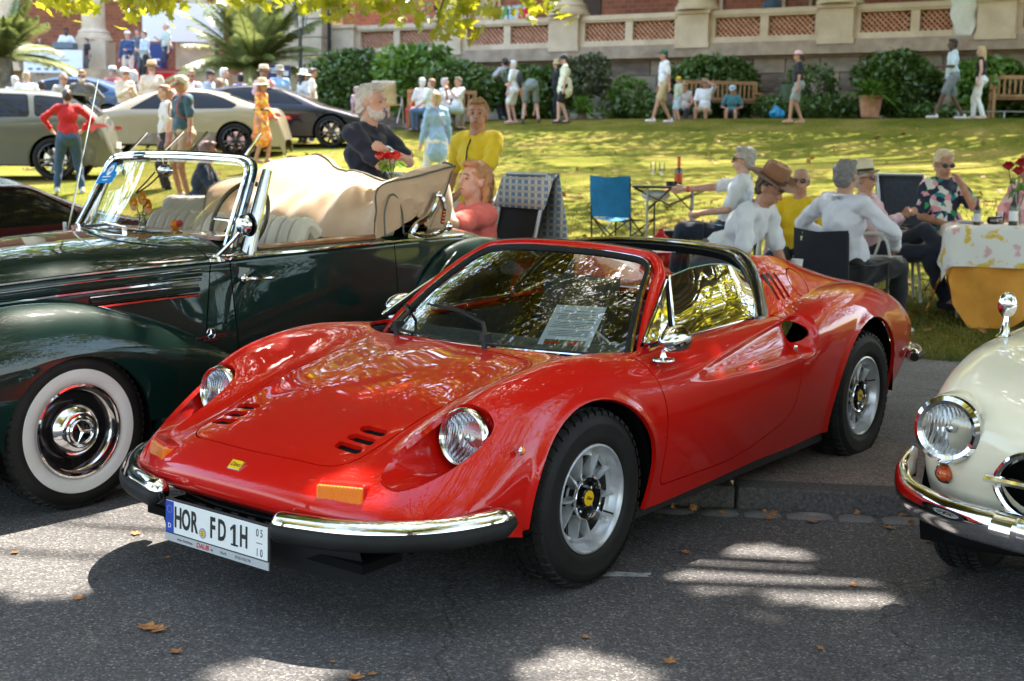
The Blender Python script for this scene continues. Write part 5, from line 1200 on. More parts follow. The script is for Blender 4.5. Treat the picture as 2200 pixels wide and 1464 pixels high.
    for v in (-.78, -.16, .20, .90): tube_part('visor_clip', ch, vz, [wb(v, .97)+Vector((.01, 0, 0)), wb(v, 1.3)+Vector((-.055, 0, .012))], .007, 6)
    # blue rally plate sticker
    q0 = wb(-.78, .74)+Vector((.03, 0, .012)); ux = (wb(-.5, .8)-wb(-.9, .8)).normalized(); uz = (wb(-.8, .9)-wb(-.8, .6)).normalized(); nn = ux.cross(uz); rt = Matrix((ux, uz, nn)).transposed()
    st = link('rally_sticker', None, car); st.matrix_local = Matrix.Translation(q0) @ rt.to_4x4()
    pl = rpoly([(-.105, -.055), (.105, -.055), (.105, .012), (.062, .02), (.052, .05), (.02, .075), (-.02, .075), (-.052, .05), (-.062, .02), (-.105, .012)], .012, 3)
    b = MB(); b.prism(pl, 0, .003); b.obj('sticker_face', mat('sticker_blue', (.01, .22, .55), .7, spec=.05), st, smooth=False); wht = mat('sticker_white', (.8, .8, .8), .8, spec=.05)
    b = MB(); b.lathe([(.034, .0032), (.0005, .0036)], 20); o = b.obj('number_disc', wht, st); o.location = (0, .026, 0)
    text('102', .028, mat('sticker_ink', (.02, .12, .4), .5), 'number', st, (0, .026, .0042), Matrix.Identity(3), .0004)
    for s_, y in ((.11, -.015), (.07, -.036)):
        b = MB(); b.box((0, y, .0034), (s_, .006, .0005)); b.obj('print_line', wht, st, smooth=False)
    # cabin
    b = MB(); b.box((-1.75, 0, .40), (1.6, 1.4, .06)); [b.box((-1.72, sg*.70, .70), (1.45, .03, .52)) for sg in (1, -1)]; b.box((-1.0, 0, .75), (.05, 1.36, .5)); b.obj('cabin_trim', M['cream_leather'], car, smooth=False)
    def rolls(nm, x, y0, y1, z, n, par):
        b = MB(); dy = (y1-y0)/n
        for k in range(n):
            y = y0+dy*(k+.5); b.tube(spl([(x+.42, y, z-.46), (x+.05, y, z-.44), (x+.01, y, z-.2), (x-.05, y, z-.03), (x-.10, y, z), (x-.15, y, z-.05)], 4), dy*.56, 8)
        return b.obj(nm, M['cream_leather'], par)
    rolls('seat', -1.42, .06, .64, 1.10, 7, car); rolls('seat', -1.42, -.64, -.06, 1.10, 7, car); rolls('rear_seat', -2.0, -.60, .60, 1.06, 12, car)
    b = MB(); b.box((-1.10, 0, 1.00), (.08, 1.22, .16)); b.box((-1.03, 0, 1.075), (.18, 1.24, .02)); b.obj('dashboard', M['wood'], car, smooth=False)
    tube_part('door_capping', M['wood'], car, [(-1.1, .69, 1.02), (-1.9, .70, 1.02)], .018, 6)
    b = MB(); c = Vector((-1.30, .33, 1.13)); rm = Matrix.Rotation(1.15, 3, 'Y'); b.tube([c+rm @ Vector((.205*math.cos(a), .205*math.sin(a), 0)) for a in np.linspace(0, 2*PI, 37)[:-1]], .012, 8, closed=True); sw = b.obj('steering_wheel', mat('bakelite', (.06, .04, .02), .25), car)
    b = MB(); [b.cyl(c-rm @ Vector((0, 0, .03)), c+rm @ Vector((.2*math.cos(a), .2*math.sin(a), 0)), .009, n=6) for a in (.5, 2.64, 4.71)]; b.ball(c, .035, 10, 6); b.cyl(c, c+Vector((.3, 0, -.22)), .02, n=8); b.obj('spoke', ch, sw)
    # folded canvas top
    r = random.Random(4); P = []; NV = 61; ph = [r.uniform(0, 6) for _ in range(8)]
    for i, v in enumerate(np.linspace(-1, 1, NV)):
        a = abs(v); zt = 1.34+.09*math.exp(-((v+.62)/.16)**2)-.05*math.exp(-((v-.15)/.45)**2)+.03*sm(.7, 1, v)-.12*sm(.75, 1, -v); xt = -2.62-.02*math.sin(5*v); k_ = sm(.72, .98, a)
        row = []
        sec = [(-1.93+.05*a*0, 1.00), (-1.98, 1.12), (-2.12, 1.22), (-2.30, zt-.05), (xt, zt), (xt-.07, zt-.03), (xt-.14, zt-.18), (-2.72, 1.0)]
        sec2 = [(-1.90, 1.0), (-1.90, 1.15), (-1.93, 1.27), (-2.2, 1.31), (-2.53, 1.37 if v > 0 else 1.27), (-2.51, 1.34 if v > 0 else 1.24), (-2.43, 1.18), (-2.335, 1.02)]
        sec = [(a_[0]*(1-k_)+b_[0]*k_, a_[1]*(1-k_)+b_[1]*k_) for a_, b_ in zip(sec, sec2)]
        for k, p in enumerate(spl([(x, 0, z) for x, z in sec], 6)):
            f = k/42; y = v*(.70+.03*math.sin(PI*f)); amp = math.sin(PI*min(1, f*1.25))*.030 if f < .8 else 0
            fold = amp*(math.sin(v*11+4*f+ph[0])+.7*math.sin(v*19-7*f+ph[1])+.6*math.sin(v*7+12*f+ph[2])+.8*abs(noise.noise(Vector((v*6+2*f, f*4, 1))))*2); row.append((p.x+fold*.8, y, p.z+fold*.6))
        P.append(row)
    A = np.array(P); s = Surf.grid(A)
    if s.N[len(s.N)//2-20][0] < 0 and s.N[np.argmax(s.V[:, 2])][2] < 0: s = Surf.grid(A, flip=True)
    if s.N[np.argmax(s.V[:, 2])][2] < 0: s = Surf.grid(A, flip=not False)
    hood = s.obj('folded_top', M['canvas'], car)
    for sg, e in ((1, P[-1]), (-1, P[0])):
        b = MB(); ctr = Vector((-2.20, sg*.735, 1.12)); rowo = [Vector(q) for q in e]; G2 = []
        for q in rowo: G2.append([tuple(q.lerp(ctr, w)+Vector((0, sg*.02*math.sin(PI*w)+sg*.008*math.sin(9*q.x+14*w), 0))) for w in np.linspace(0, 1, 7)])
        b.grid(G2); b.obj('side_flap', M['canvas'], hood, fix=True)
        tube_part('piping', mat('piping', (.10, .11, .08), .7), hood, [tuple(Vector(q)+Vector((0, sg*.004, 0))) for q in e[4:36]], .006, 5)
        tube_part('window_piping', mat('piping', (.10, .11, .08), .7), hood, spl([(-1.94, sg*.745, 1.03), (-1.94, sg*.745, 1.15), (-1.98, sg*.745, 1.235), (-2.03, sg*.745, 1.235), (-2.07, sg*.75, 1.15), (-2.08, sg*.75, 1.03)], 5), .005, 5)
        b = MB(); b.tube(spl([(-2.12, sg*.765, 1.03), (-2.16, sg*.772, 1.075), (-2.24, sg*.776, 1.11), (-2.30, sg*.776, 1.17), (-2.335, sg*.776, 1.225), (-2.37, sg*.776, 1.20), (-2.385, sg*.776, 1.15)], 6), .018, 8); b.tube(spl([(-2.12, sg*.765, 1.03), (-2.2, sg*.775, 1.01), (-2.33, sg*.775, 1.015), (-2.42, sg*.77, 1.05)], 5), .012, 8); b.ball((-2.42, sg*.772, 1.05), .028, 12, 8); b.ball((-2.335, sg*.778, 1.225), .024, 12, 8); b.obj('landau_iron', ch, car)
        b = MB(); [b.ball((-2.385+.004*k, sg*.776, 1.15-.018*k), .013, 8, 6) for k in range(5)]; b.obj('iron_stud', mat('copper', (.5, .16, .07), .25, 1.), car)
    tube_part('top_piping', mat('piping', (.10, .11, .08), .7), hood, [tuple(Vector(row[24])+Vector((0, 0, .006))) for row in P], .006, 5)
    b = MB(); b.box((-2.16, .755, 1.01), (.13, .03, .045)); b.obj('top_hinge', ch, car, smooth=False)
    # mirror, lamp, aerial, bumper end
    b = MB(); b.lathe([(.04, 0), (.036, .012), (.015, .02), (.011, .03)], 14, o=(-.81, .745, .985)); b.tube([(-.81, .745, 1.0), (-.87, .80, 1.08), (-.90, .83, 1.13)], [.011, .008, .008], 8); b.ball((-.905, .84, 1.15), (.032, .05, .05), 16, 10); mr = b.obj('door_mirror', ch, car)
    b = MB(); b.lathe([(.056, -.935), (.05, -.93), (.0005, -.933)], 20, ax='x', o=(0, .84, 1.15)); b.obj('mirror_glass', M['dark_glass'], mr)
    b = MB(); b.ball(wb(-.1, .80)+Vector((-.05, .03, 0)), (.03, .055, .035), 14, 8); b.cyl(wb(-.1, .98), wb(-.1, .8)+Vector((-.05, .03, 0)), .008, n=6); im = b.obj('interior_mirror', ch, car)
    tube_part('strap', M['black'], im, spl([wb(-.16, .78)+Vector((-.04, 0, 0)), wb(-.2, .62)+Vector((-.04, 0, 0)), wb(-.24, .50)+Vector((-.04, 0, 0)), wb(-.12, .60)+Vector((-.04, 0, 0)), wb(-.05, .78)+Vector((-.04, 0, 0))], 4), .004, 5)
    a0, a1 = Vector((-.93, -.66, 1.00)), Vector((-1.21, -.70, 1.86)); b = MB(); b.tube([a0, a0.lerp(a1, .45)], .006, 6); b.tube([a0.lerp(a1, .45), a1], .0038, 6); b.cyl(a0-Vector((0, 0, .03)), a0+Vector((0, 0, .1)), .013, n=8); b.obj('aerial', M['dull_chrome'], car)
    bp = spl([(.97, 0, .40), (.96, .3, .40), (.90, .55, .40), (.78, .74, .40), (.62, .845, .40), (.47, .88, .40)], 5)
    b = MB(); b.tube([Vector((p.x, -p.y, p.z)) for p in bp[:0:-1]]+bp, .055, 10, flat=1.); b.ball((.47, .88, .40), .052, 12, 8); b.obj('bumper', ch, car)
    # grille shell and lamps (mostly outside the picture)
    b = MB(); b.box((.90, 0, .70), (.10, .40, .56)); b.obj('grille_shell', ch, car); b = MB(); [b.box((.955, -.15+.03*k, .70), (.01, .012, .48)) for k in range(11)]; b.obj('grille_bars', ch, car, smooth=False)
    for sg in (1, -1): headlight(car, (.70, sg*.56, .74), .095, .015)
    b = MB(); b.box((-1.4, 0, .3), (4.2, 1.3, .04)); b.obj('chassis', M['void'], car, smooth=False)
    # gerbera in a dash vase
    fl = thing('flower_vase', 'orange gerbera flowers in a small vase on the dashboard of the green cabriolet', 'flowers'); fl.matrix_world = mw @ Matrix.Translation((-1.05, -.14, 1.09))
    b = MB(); b.lathe([(.018, 0), (.02, .03), (.012, .06), (.014, .07)], 12); b.obj('vase', M['clear'], fl)
    og = leafm('gerbera_orange', (.75, .25, .01), (.9, .38, .01), .3, 20)
    for k, (dx, dy, dz) in enumerate(((0, .02, .15), (.01, -.04, .12), (-.01, .05, .11))):
        b = MB()
        for q in range(22):
            a = q*2*PI/22; d = Vector((.25, math.cos(a), math.sin(a))); c = Vector((dx, dy, dz)); s_ = Vector((0, -math.sin(a), math.cos(a)))*.007; b.add([c+s_*.4, c+d*.034+s_, c+d*.040, c+d*.034-s_, c-s_*.4], [(0, 1, 2, 3, 4)])
        b.obj('flower_head', og, fl, smooth=False); b = MB(); b.ball((dx+.006, dy, dz), .011, 8, 6); b.obj('flower_centre', M['yellow'], fl)
        tube_part('flower_stem', M['leaf_m'], fl, [(0, 0, .01), (dx, dy, dz)], .003, 5)
    fp = thing('fruit', 'small orange ball and red blossom on the cabriolet dashboard', 'ornament'); fp.matrix_world = mw @ Matrix.Translation((-1.06, .12, 1.11)); b = MB(); b.ball((0, 0, 0), .026, 12, 8); b.obj('ball', mat('orange_skin', (.8, .22, .01), .5), fp); b = MB(); b.ball((0, .035, .01), .018, 10, 6); b.obj('blossom', mat('red_blossom', (.5, .01, .02), .6), fp)
    return car
build_cabrio()
# ================================================================== cream roadster on the right
M['cream'] = paint('cream_paint', (.80, .72, .54), 0, .3)
def build_cream():
    mw = car_mw(2.335, 4.34, 231.8, .03)
    car = thing('roadster', 'cream vintage roadster front corner with chrome bumper at the right edge', 'car', mw=mw)
    T = [[(.66,0,.34),(.65,.2,.34),(.62,.38,.34),(.58,.52,.345),(.51,.64,.35),(.42,.715,.345),(.30,.755,.335),(.16,.77,.32),(.02,.775,.30)],
      [(.70,0,.42),(.69,.2,.42),(.66,.38,.42),(.62,.52,.43),(.55,.645,.43),(.46,.725,.42),(.34,.77,.40),(.2,.785,.37),(.05,.79,.33)],
      [(.74,0,.54),(.73,.2,.54),(.70,.38,.54),(.65,.52,.545),(.575,.65,.54),(.48,.735,.53),(.36,.78,.50),(.2,.80,.45),(.02,.80,.36)],
      [(.73,0,.66),(.72,.2,.66),(.69,.38,.665),(.63,.51,.68),(.555,.64,.67),(.46,.73,.65),(.33,.785,.60),(.16,.805,.52),(-.05,.80,.38)],
      [(.62,0,.755),(.61,.2,.755),(.58,.38,.76),(.54,.50,.785),(.48,.625,.785),(.38,.73,.74),(.25,.79,.67),(.08,.81,.56),(-.12,.80,.38)],
      [(.40,0,.815),(.40,.2,.815),(.39,.38,.815),(.36,.49,.835),(.31,.625,.85),(.23,.735,.80),(.12,.80,.71),(-.02,.815,.58),(-.2,.80,.36)],
      [(.1,0,.86),(.1,.2,.86),(.1,.40,.855),(.08,.5,.865),(.05,.63,.885),(.0,.745,.835),(-.08,.81,.73),(-.18,.82,.58),(-.32,.80,.34)],
      [(-.3,0,.89),(-.3,.2,.89),(-.3,.42,.885),(-.3,.53,.88),(-.3,.65,.885),(-.32,.75,.84),(-.36,.812,.73),(-.42,.82,.57),(-.5,.79,.30)],
      [(-.8,0,.91),(-.8,.2,.91),(-.8,.42,.905),(-.8,.56,.895),(-.8,.67,.885),(-.8,.76,.84),(-.8,.81,.73),(-.8,.82,.55),(-.8,.78,.26)],
      [(-1.8,0,.90),(-1.8,.2,.90),(-1.8,.42,.90),(-1.8,.56,.895),(-1.8,.67,.89),(-1.8,.76,.85),(-1.8,.82,.73),(-1.8,.83,.55),(-1.8,.78,.26)],
      [(-2.6,0,.88),(-2.6,.2,.88),(-2.6,.42,.875),(-2.6,.54,.87),(-2.6,.65,.86),(-2.6,.74,.80),(-2.6,.80,.68),(-2.6,.81,.52),(-2.6,.77,.30)],
      [(-3.1,0,.74),(-3.1,.2,.74),(-3.1,.38,.735),(-3.1,.5,.73),(-3.1,.58,.71),(-3.1,.65,.65),(-3.1,.69,.56),(-3.1,.69,.46),(-3.1,.66,.36)]]
    S = sheet(T, 9, 8, 3)
    S = S.clip(archcut(0, .30, .35, .6)).clip(archcut(-2.4, .30, .35, .6))
    cock = psdf(rpoly([(-.95, -.6), (-.95, .6), (-1.9, .6), (-1.9, -.6)], .12)); S = S.clip(lambda V: np.where(V[:, 2] > .8, -cock(V[:, 0], V[:, 1]), -1.))
    gr = psdf(rpoly([(-.44, .53), (-.36, .43), (.36, .43), (.44, .53), (.36, .635), (-.36, .635)], .09)); S = S.clip(lambda V: np.where(V[:, 0] > .5, -gr(V[:, 1], V[:, 2]), -1.))
    lid = psdf(rpoly([(.60, -.36), (.60, .36), (-.85, .54), (-.85, -.54)], .16)); L = S.clip(lambda V: lid(V[:, 0], V[:, 1])+.003).clip(lambda V: .62-V[:, 2])
    S = S.clip(lambda V: np.where(V[:, 2] > .62, .003-lid(V[:, 0], V[:, 1]), -1))
    body = S.rim(.02).obj('body', M['cream'], car); L.rim(.015).obj('bonnet', M['cream'], car)
    ch = M['chrome']; tree = BVHTree.FromPolygons(S.V.tolist(), list(S.F))
    loop = []
    for y, z in rpoly([(-.44, .53), (-.36, .43), (.36, .43), (.44, .53), (.36, .635), (-.36, .635)], .09, 8):
        loop.append((np.interp(abs(y), [0, .2, .38, .5], [.74, .73, .70, .66])+.012, y, z))
    tube_part('grille_surround', ch, car, loop, .014, 8, closed=True, caps=False)
    b = MB(); b.box((.55, 0, .53), (.02, .9, .26)); b.obj('grille_backing', M['void'], car, smooth=False)
    b = MB(); b.tube([(.70, -.46, .535), (.745, -.2, .535), (.75, 0, .535), (.745, .2, .535), (.70, .46, .535)], .014, 8); gb = b.obj('grille_bar', ch, car); star(gb, .10, Matrix.Translation((.765, 0, .535)) @ Matrix.Rotation(PI/2, 4, 'Y') @ Matrix.Rotation(PI/2, 4, 'Z'), ch)
    for sg in (1, -1):
        headlight(car, (.638, sg*.61, .66), .088, .027, tilt=-.04, yaw=sg*.04)
        b = MB(); b.lathe([(.10, .36), (.112, .48), (.116, .56), (.114, .600), (.10, .606)], 40, ax='x', o=(0, sg*.61, .66)); b.obj('lamp_fairing', M['cream'], car)
        b = MB(); b.ball((.60, sg*.625, .50), (.028, .028, .028), 20, 12); q = b.obj('indicator', glow_lens('orange_lens', (.6, .08, .01)), car)
        b = MB(); b.lathe([(.031, -.02), (.036, .0), (.030, .01)], 24, ax='x', o=(.595, sg*.625, .50)); b.obj('bezel', ch, q)
        p = tree.ray_cast(Vector((-.06, sg*.66, 2)), Vector((0, 0, -1)))[0]
        b = MB(); b.tube([p, p+Vector((0, 0, .012)), p+Vector((-.004, 0, .06)), p+Vector((-.008, 0, .095))], [.034, .02, .010, .008], 10); mr = b.obj('fender_mirror', ch, car)
        b = MB(); b.ball(p+Vector((-.01, 0, .118)), (.026, .036, .048), 16, 10); b.obj('mirror_shell', ch, mr)
        # bumper: swept bar with a deep lower lip, curled end
        path = spl([(.86, 0, .41), (.85, sg*.22, .41), (.82, sg*.36, .41), (.77, sg*.50, .405), (.69, sg*.64, .405), (.60, sg*.745, .41), (.50, sg*.80, .43), (.42, sg*.815, .475), (.39, sg*.81, .52)], 7)
        n = len(path); b = MB(); vs = []; k = 14
        for i, p in enumerate(path):
            t = (path[min(i+1, n-1)]-path[max(i-1, 0)]).normalized(); u = Vector((0, 0, 1)); u = (u-t*u.dot(t)).normalized(); o_ = t.cross(u); o_ = o_ if o_.dot(Vector((p.x, p.y, 0))) > 0 else -o_
            f = 1 if i < n-12 else max(.3, 1-(i-(n-12))/15)
            for j in range(k): a = 2*PI*j/k; vs.append(p+o_*math.cos(a)*.036*f+u*math.sin(a)*.058*f)
        b.add(vs, [(i*k+j, i*k+(j+1) % k, (i+1)*k+(j+1) % k, (i+1)*k+j) for i in range(n-1) for j in range(k)]+[tuple(range(k)), tuple((n-1)*k+j for j in range(k))]); bm = b.obj('bumper', ch, car, ang=70, fix=True)
        b = MB(); b.tube([(.835, sg*.30, .41), (.815, sg*.37, .41)], .058, 14); b.obj('overrider', ch, bm)
        for x in (0, -2.4): classic_wheel(car, (x, sg*.70, .32), sg, .32, .185, white=False, dish='cream'); well(car, x, .30, .355, .79, .4, sg)
    b = MB(); b.box((-1.2, 0, .25), (3.4, 1.3, .03)); b.box((-1.4, 0, .45), (1.0, 1.3, .04)); b.obj('chassis', M['void'], car, smooth=False)
    b = MB(); b.grid([[(-.95-.25*w-.1*v*v, v*(.6-.06*w), .92+.32*w) for w in (0, .5, 1)] for v in np.linspace(-1, 1, 13)]); b.obj('windscreen', M['glass'], car)
    tube_part('windscreen_frame', ch, car, [(-.95-.1, -.6, .92)]+[(-1.2-.1*v*v, v*.54, 1.24) for v in np.linspace(-1, 1, 9)]+[(-1.05, .6, .92)], .014, 8)
    for sg in (1, -1): b = MB(); b.box((-1.5, sg*.32, .72), (.5, .5, .5)); b.obj('seat', mat('red_leather', (.3, .02, .02), .5), car, smooth=False)
build_cream()
# ================================================================== modern cars on the lawn
def modern(name, label, mw, Lf, roof, belt, width, pcol, wins, lamp=None, wheels=(0, -2.8), R=.36, cls='car', rim='black_gloss', hi=None, sill=.25):
    """roof: [(x, z)] centre line silhouette; belt: [(x, z)]; built in side view with tumblehome, windows cut out"""
    car = thing(name, label, 'car', mw=mw); xs = [p[0] for p in roof]; x0, x1 = max(xs), min(xs)
    T = []; X = np.linspace(x0, x1, 30)
    for i, x in enumerate(X):
        zr = np.interp(-x, [-p[0] for p in roof], [p[1] for p in roof]); zb = min(np.interp(-x, [-p[0] for p in belt], [p[1] for p in belt]), zr-.02)
        u = (i/29); e = (1-abs(2*u-1)**5)**.5; w = width/2*(.60+.40*e); h = zr-zb; wr = w-.02-.30*min(1, h/.5)*1
        T.append([(x, 0, zr), (x, wr*.5, zr-.008), (x, wr*.86, zr-.03-.02*min(1, h/.4)), (x, wr+(w-wr)*.12, zr-.12*h-.04), (x, w-(w-wr)*.35, zb+h*.33), (x, w-.015, zb), (x, w, zb-.09), (x, w-.012, zb-.26), (x, w-.03, zb-.42), (x, w-.05, sill)])
    S = sheet(T, 5, 6, 2)
    for wx in wheels: S = S.clip(archcut(wx, R, R+.045, .5))
    allw = [rpoly(q, .05, 4) for q in wins]; fs = [psdf(q) for q in allw]
    def wf(V): d = np.full(len(V), -1.); [np.maximum(d, -f(V[:, 0], V[:, 2]), out=d) for f in fs]; return np.where(np.abs(V[:, 1]) > .35, d, -1.)
    for sg in (1, -1):
        for f in fs:
            g = S.clip(lambda V: np.where(V[:, 1]*sg > .35, f(V[:, 0], V[:, 2])+.001, 1.))
            if len(g.F): g.V = g.V-g.N*.012; g.obj('window', M['dark_glass'], car)
    S = S.clip(wf); 
    if hi:
        hw = psdf(rpoly(hi, .06)); scr = S.clip(lambda V: np.where(np.abs(V[:, 1]) < 9, hw(V[:, 0], np.abs(V[:, 1]))*1.+0*(V[:, 2]), 1)).clip(lambda V: (np.interp(-V[:, 0], [-p[0] for p in belt], [p[1] for p in belt])+.03)-V[:, 2])
        S = S.clip(lambda V: np.where(V[:, 2] > np.interp(-V[:, 0], [-p[0] for p in belt], [p[1] for p in belt])+.03, .004-hw(V[:, 0], np.abs(V[:, 1])), -1)); scr.obj('rear_window', M['dark_glass'], car)
    S.rim(.015).obj('body', pcol, car)
    for sg in (1, -1):
        for q in allw: tube_part('window_trim', M['dull_chrome'] if rim != 'none' else M['black'], car, [Vector((p[0], sg*1, p[1])) for p in q][:0] or [(-9, 0, -9), (-9, 0, -8.99)], .001, 3) if False else None
        for wx in wheels:
            w = link('wheel', None, car); w.matrix_local = Matrix.Translation((wx, sg*(width/2-.12), R)) @ Matrix.Rotation(0 if sg > 0 else PI, 4, 'Z'); tyre(w, R, R*.74, .22, tread=False)
            b = MB(); b.lathe([(R*.74, .06), (R*.74, .095), (R*.70, .10), (R*.68, .08), (R*.66, -.05)], 36, ax='y')
            for k in range(10):
                a = 2*PI*k/10+(.12 if k % 2 else -.12); c, s_ = math.cos(a), math.sin(a); q = Vector((-s_, 0, c))*.014; p0 = Vector((.05*c, .07, .05*s_)); p1 = Vector((R*.70*c, .085, R*.70*s_)); b.add([p0-q, p1-q*1.3, p1+q*1.3, p0+q, p0-q-Vector((0, .04, 0)), p1-q*1.3-Vector((0, .04, 0)), p1+q*1.3-Vector((0, .04, 0)), p0+q-Vector((0, .04, 0))], [(0, 1, 2, 3), (0, 4, 5, 1), (3, 2, 6, 7)])
            b.lathe([(.07, .04), (.07, .09), (.0005, .092)], 16, ax='y'); b.obj('rim', M[rim] if rim in M else M['black_gloss'], w, fix=True)
            b = MB(); b.lathe([(.0005, -.02), (R*.52, -.02)], 24, ax='y'); b.obj('brake_disc', M['dull_chrome'], w)
            well(car, wx, R, R+.05, width/2-.03, .4, sg)
    b = MB(); b.box(((x0+x1)/2, 0, sill), ((x0-x1)*.86, width*.86, .04)); b.obj('underbody', M['void'], car, smooth=False); return car, S
def onlawn(u, v, Y, deg, pitch=0.):
    p = atY(u, v, Y); z = terrain(p.x, p.y); return Matrix.Translation((p.x, p.y, z)) @ Matrix.Rotation(math.radians(deg), 4, 'Z') @ Matrix.Rotation(pitch, 4, 'Y')
M['grey_paint'] = paint('grey_green_paint', (.11, .11, .085), .1, .3); M['sand_paint'] = paint('champagne_paint', (.33, .28, .19), .1, .3); M['dark_paint'] = paint('black_paint', (.012, .013, .018), .1, .25); M['maroon'] = paint('maroon_paint', (.055, .005, .008), .1, .3); M['blue_paint'] = paint('blue_paint', (.03, .07, .14), .1, .3)
def taillamp(car, x, y, z, w, h, sg=1, yaw=.5):
    b = MB(); pl = [(-w*.55, h*.5), (w*.5, h*.42), (w*.62, h*.12), (w*.1, -h*.1), (-w*.1, -h*.55), (-w*.32, -h*.1)]; b.prism(pl, -.02, .02, lambda a, c, hh: (x-a*math.cos(yaw)-hh*0, sg*(y-abs(a)*0+hh-(a+w*.5)*math.sin(yaw)*.5), z+c)); return b.obj('tail_light', M['red_lens'], car, smooth=False, fix=True)
# grey estate, tail to the right
roofA = [(.92, .55), (.80, .80), (.35, .98), (-.1, 1.05), (-.55, 1.30), (-1.1, 1.50), (-1.8, 1.55), (-2.6, 1.53), (-3.10, 1.47), (-3.42, 1.22), (-3.58, 1.02), (-3.66, .85), (-3.72, .45)]
beltA = [(.92, .50), (.7, .72), (0, .88), (-.6, .95), (-2, .99), (-3, 1.04), (-3.5, 1.0), (-3.72, .42)]
winA = [[(-.62, 1.02), (-1.12, 1.38), (-1.55, 1.43), (-1.52, 1.03)], [(-1.60, 1.03), (-1.62, 1.44), (-2.35, 1.44), (-2.42, 1.05)], [(-2.50, 1.06), (-2.44, 1.43), (-2.92, 1.40), (-3.12, 1.18), (-3.05, 1.10)]]
mA = Matrix.Translation(Vector((0, 0, 0)))
pA = ground(120, 388)
cA, _ = modern('estate_car', 'grey green estate car with black wheels behind the woman in the red sweater', Matrix.Translation((pA.x, pA.y, terrain(pA.x, pA.y)-.0)) @ Matrix.Rotation(math.radians(188), 4, 'Z') @ Matrix.Translation((2.8, -.80, 0)), 0, roofA, beltA, 1.84, M['grey_paint'], winA, hi=[(-3.12, 0), (-3.12, .60), (-3.50, .66), (-3.50, 0)])
for sg in (1, -1): taillamp(cA, -3.46, .875, .90, .40, .16, sg)
b = MB(); b.box((-3.70, 0, .62), (.06, .5, .11)); b.obj('number_plate', mat('plate_plain', (.6, .6, .58), .5), cA, smooth=False); b = MB(); b.prism([(-2.95, 1.50), (-3.32, 1.47), (-3.30, 1.43), (-2.95, 1.46)], -.62, .62, lambda x, z, h: (x, h, z)); b.obj('roof_spoiler', M['grey_paint'], cA, smooth=False)
pB = ground(507, 340)
roofB = [(.88, .50), (.78, .74), (.3, .92), (-.25, 1.0), (-.8, 1.28), (-1.35, 1.44), (-2.0, 1.46), (-2.6, 1.38), (-3.15, 1.20), (-3.55, 1.08), (-3.78, 1.0), (-3.86, .80), (-3.90, .42)]
beltB = [(.88, .46), (.7, .68), (0, .84), (-.6, .90), (-2, .94), (-3, 1.0), (-3.7, .95), (-3.9, .40)]
winB = [[(-.70, .96), (-1.22, 1.30), (-1.60, 1.36), (-1.60, .98)], [(-1.66, .98), (-1.66, 1.36), (-2.30, 1.35), (-2.65, 1.24), (-2.95, 1.10), (-2.85, 1.02)]]
cB, _ = modern('sedan', 'pale champagne sedan behind the man in the teal polo shirt', Matrix.Translation((pB.x, pB.y, terrain(pB.x, pB.y))) @ Matrix.Rotation(math.radians(182), 4, 'Z') @ Matrix.Translation((2.9, -.8, 0)), 0, roofB, beltB, 1.86, M['sand_paint'], winB, wheels=(0, -2.9), hi=[(-2.72, 0), (-2.72, .55), (-3.40, .66), (-3.40, 0)])
for sg in (1, -1): taillamp(cB, -3.62, .89, .86, .42, .20, sg)
pC = ground(712, 318)
cC, _ = modern('sports_saloon', 'black coupe roofed car nose first behind the man in the navy polo', Matrix.Translation((pC.x, pC.y, terrain(pC.x, pC.y))) @ Matrix.Rotation(math.radians(-4), 4, 'Z') @ Matrix.Translation((0, .8, 0)), 0, [(.85, .50), (.75, .70), (.3, .86), (-.25, .98), (-.8, 1.22), (-1.35, 1.40), (-2.0, 1.43), (-2.7, 1.36), (-3.3, 1.15), (-3.8, 1.0), (-3.9, .42)], [(.85, .46), (.7, .64), (0, .80), (-.6, .88), (-2, .94), (-3, .98), (-3.7, .92), (-3.9, .40)], 1.9, M['dark_paint'], [[(-.60, .95), (-1.20, 1.29), (-1.70, 1.34), (-1.70, .98)], [(-1.76, .98), (-1.76, 1.34), (-2.35, 1.31), (-3.0, 1.08)]], wheels=(0, -2.9))
pD = atY(185, 205, 33)
cD, _ = modern('saloon_car', 'blue grey saloon car among the crowd before the stage', Matrix.Translation((pD.x, pD.y, 2.0)) @ Matrix.Rotation(math.radians(175), 4, 'Z') @ Matrix.Translation((2.0, 0, 0)), 0, roofB, beltB, 1.8, M['blue_paint'], winB, wheels=(0, -2.9))
pE = atY(250, 215, 35.5)
cE, _ = modern('dark_saloon', 'black saloon car beside the blue grey one before the stage', Matrix.Translation((pE.x, pE.y, 2.1)) @ Matrix.Rotation(math.radians(178), 4, 'Z') @ Matrix.Translation((2.6, 0, 0)), 0, roofB, beltB, 1.8, M['dark_paint'], winB, wheels=(0, -2.9))
# maroon classic at the left edge
roofF = [(.95, .45), (.85, .66), (.3, .80), (-.3, .88), (-.75, 1.16), (-1.2, 1.27), (-1.8, 1.26), (-2.35, 1.02), (-2.9, .90), (-3.4, .84), (-3.6, .74), (-3.66, .45)]
cF, _ = modern('maroon_coupe', 'glossy dark maroon coupe beyond the green cabriolet at the left edge', car_mw(-5.65, 9.9, 231.8, .02), 0, roofF, [(.95, .43), (.8, .60), (0, .76), (-.8, .82), (-2, .83), (-3, .84), (-3.6, .68), (-3.66, .4)], 1.70, M['maroon'], [[(-.62, .86), (-1.0, 1.15), (-1.3, 1.19), (-1.32, .86)], [(-1.36, .86), (-1.36, 1.19), (-1.80, 1.18), (-2.15, .98), (-2.1, .88)]], wheels=(0, -2.6), R=.33, rim='dull_chrome')
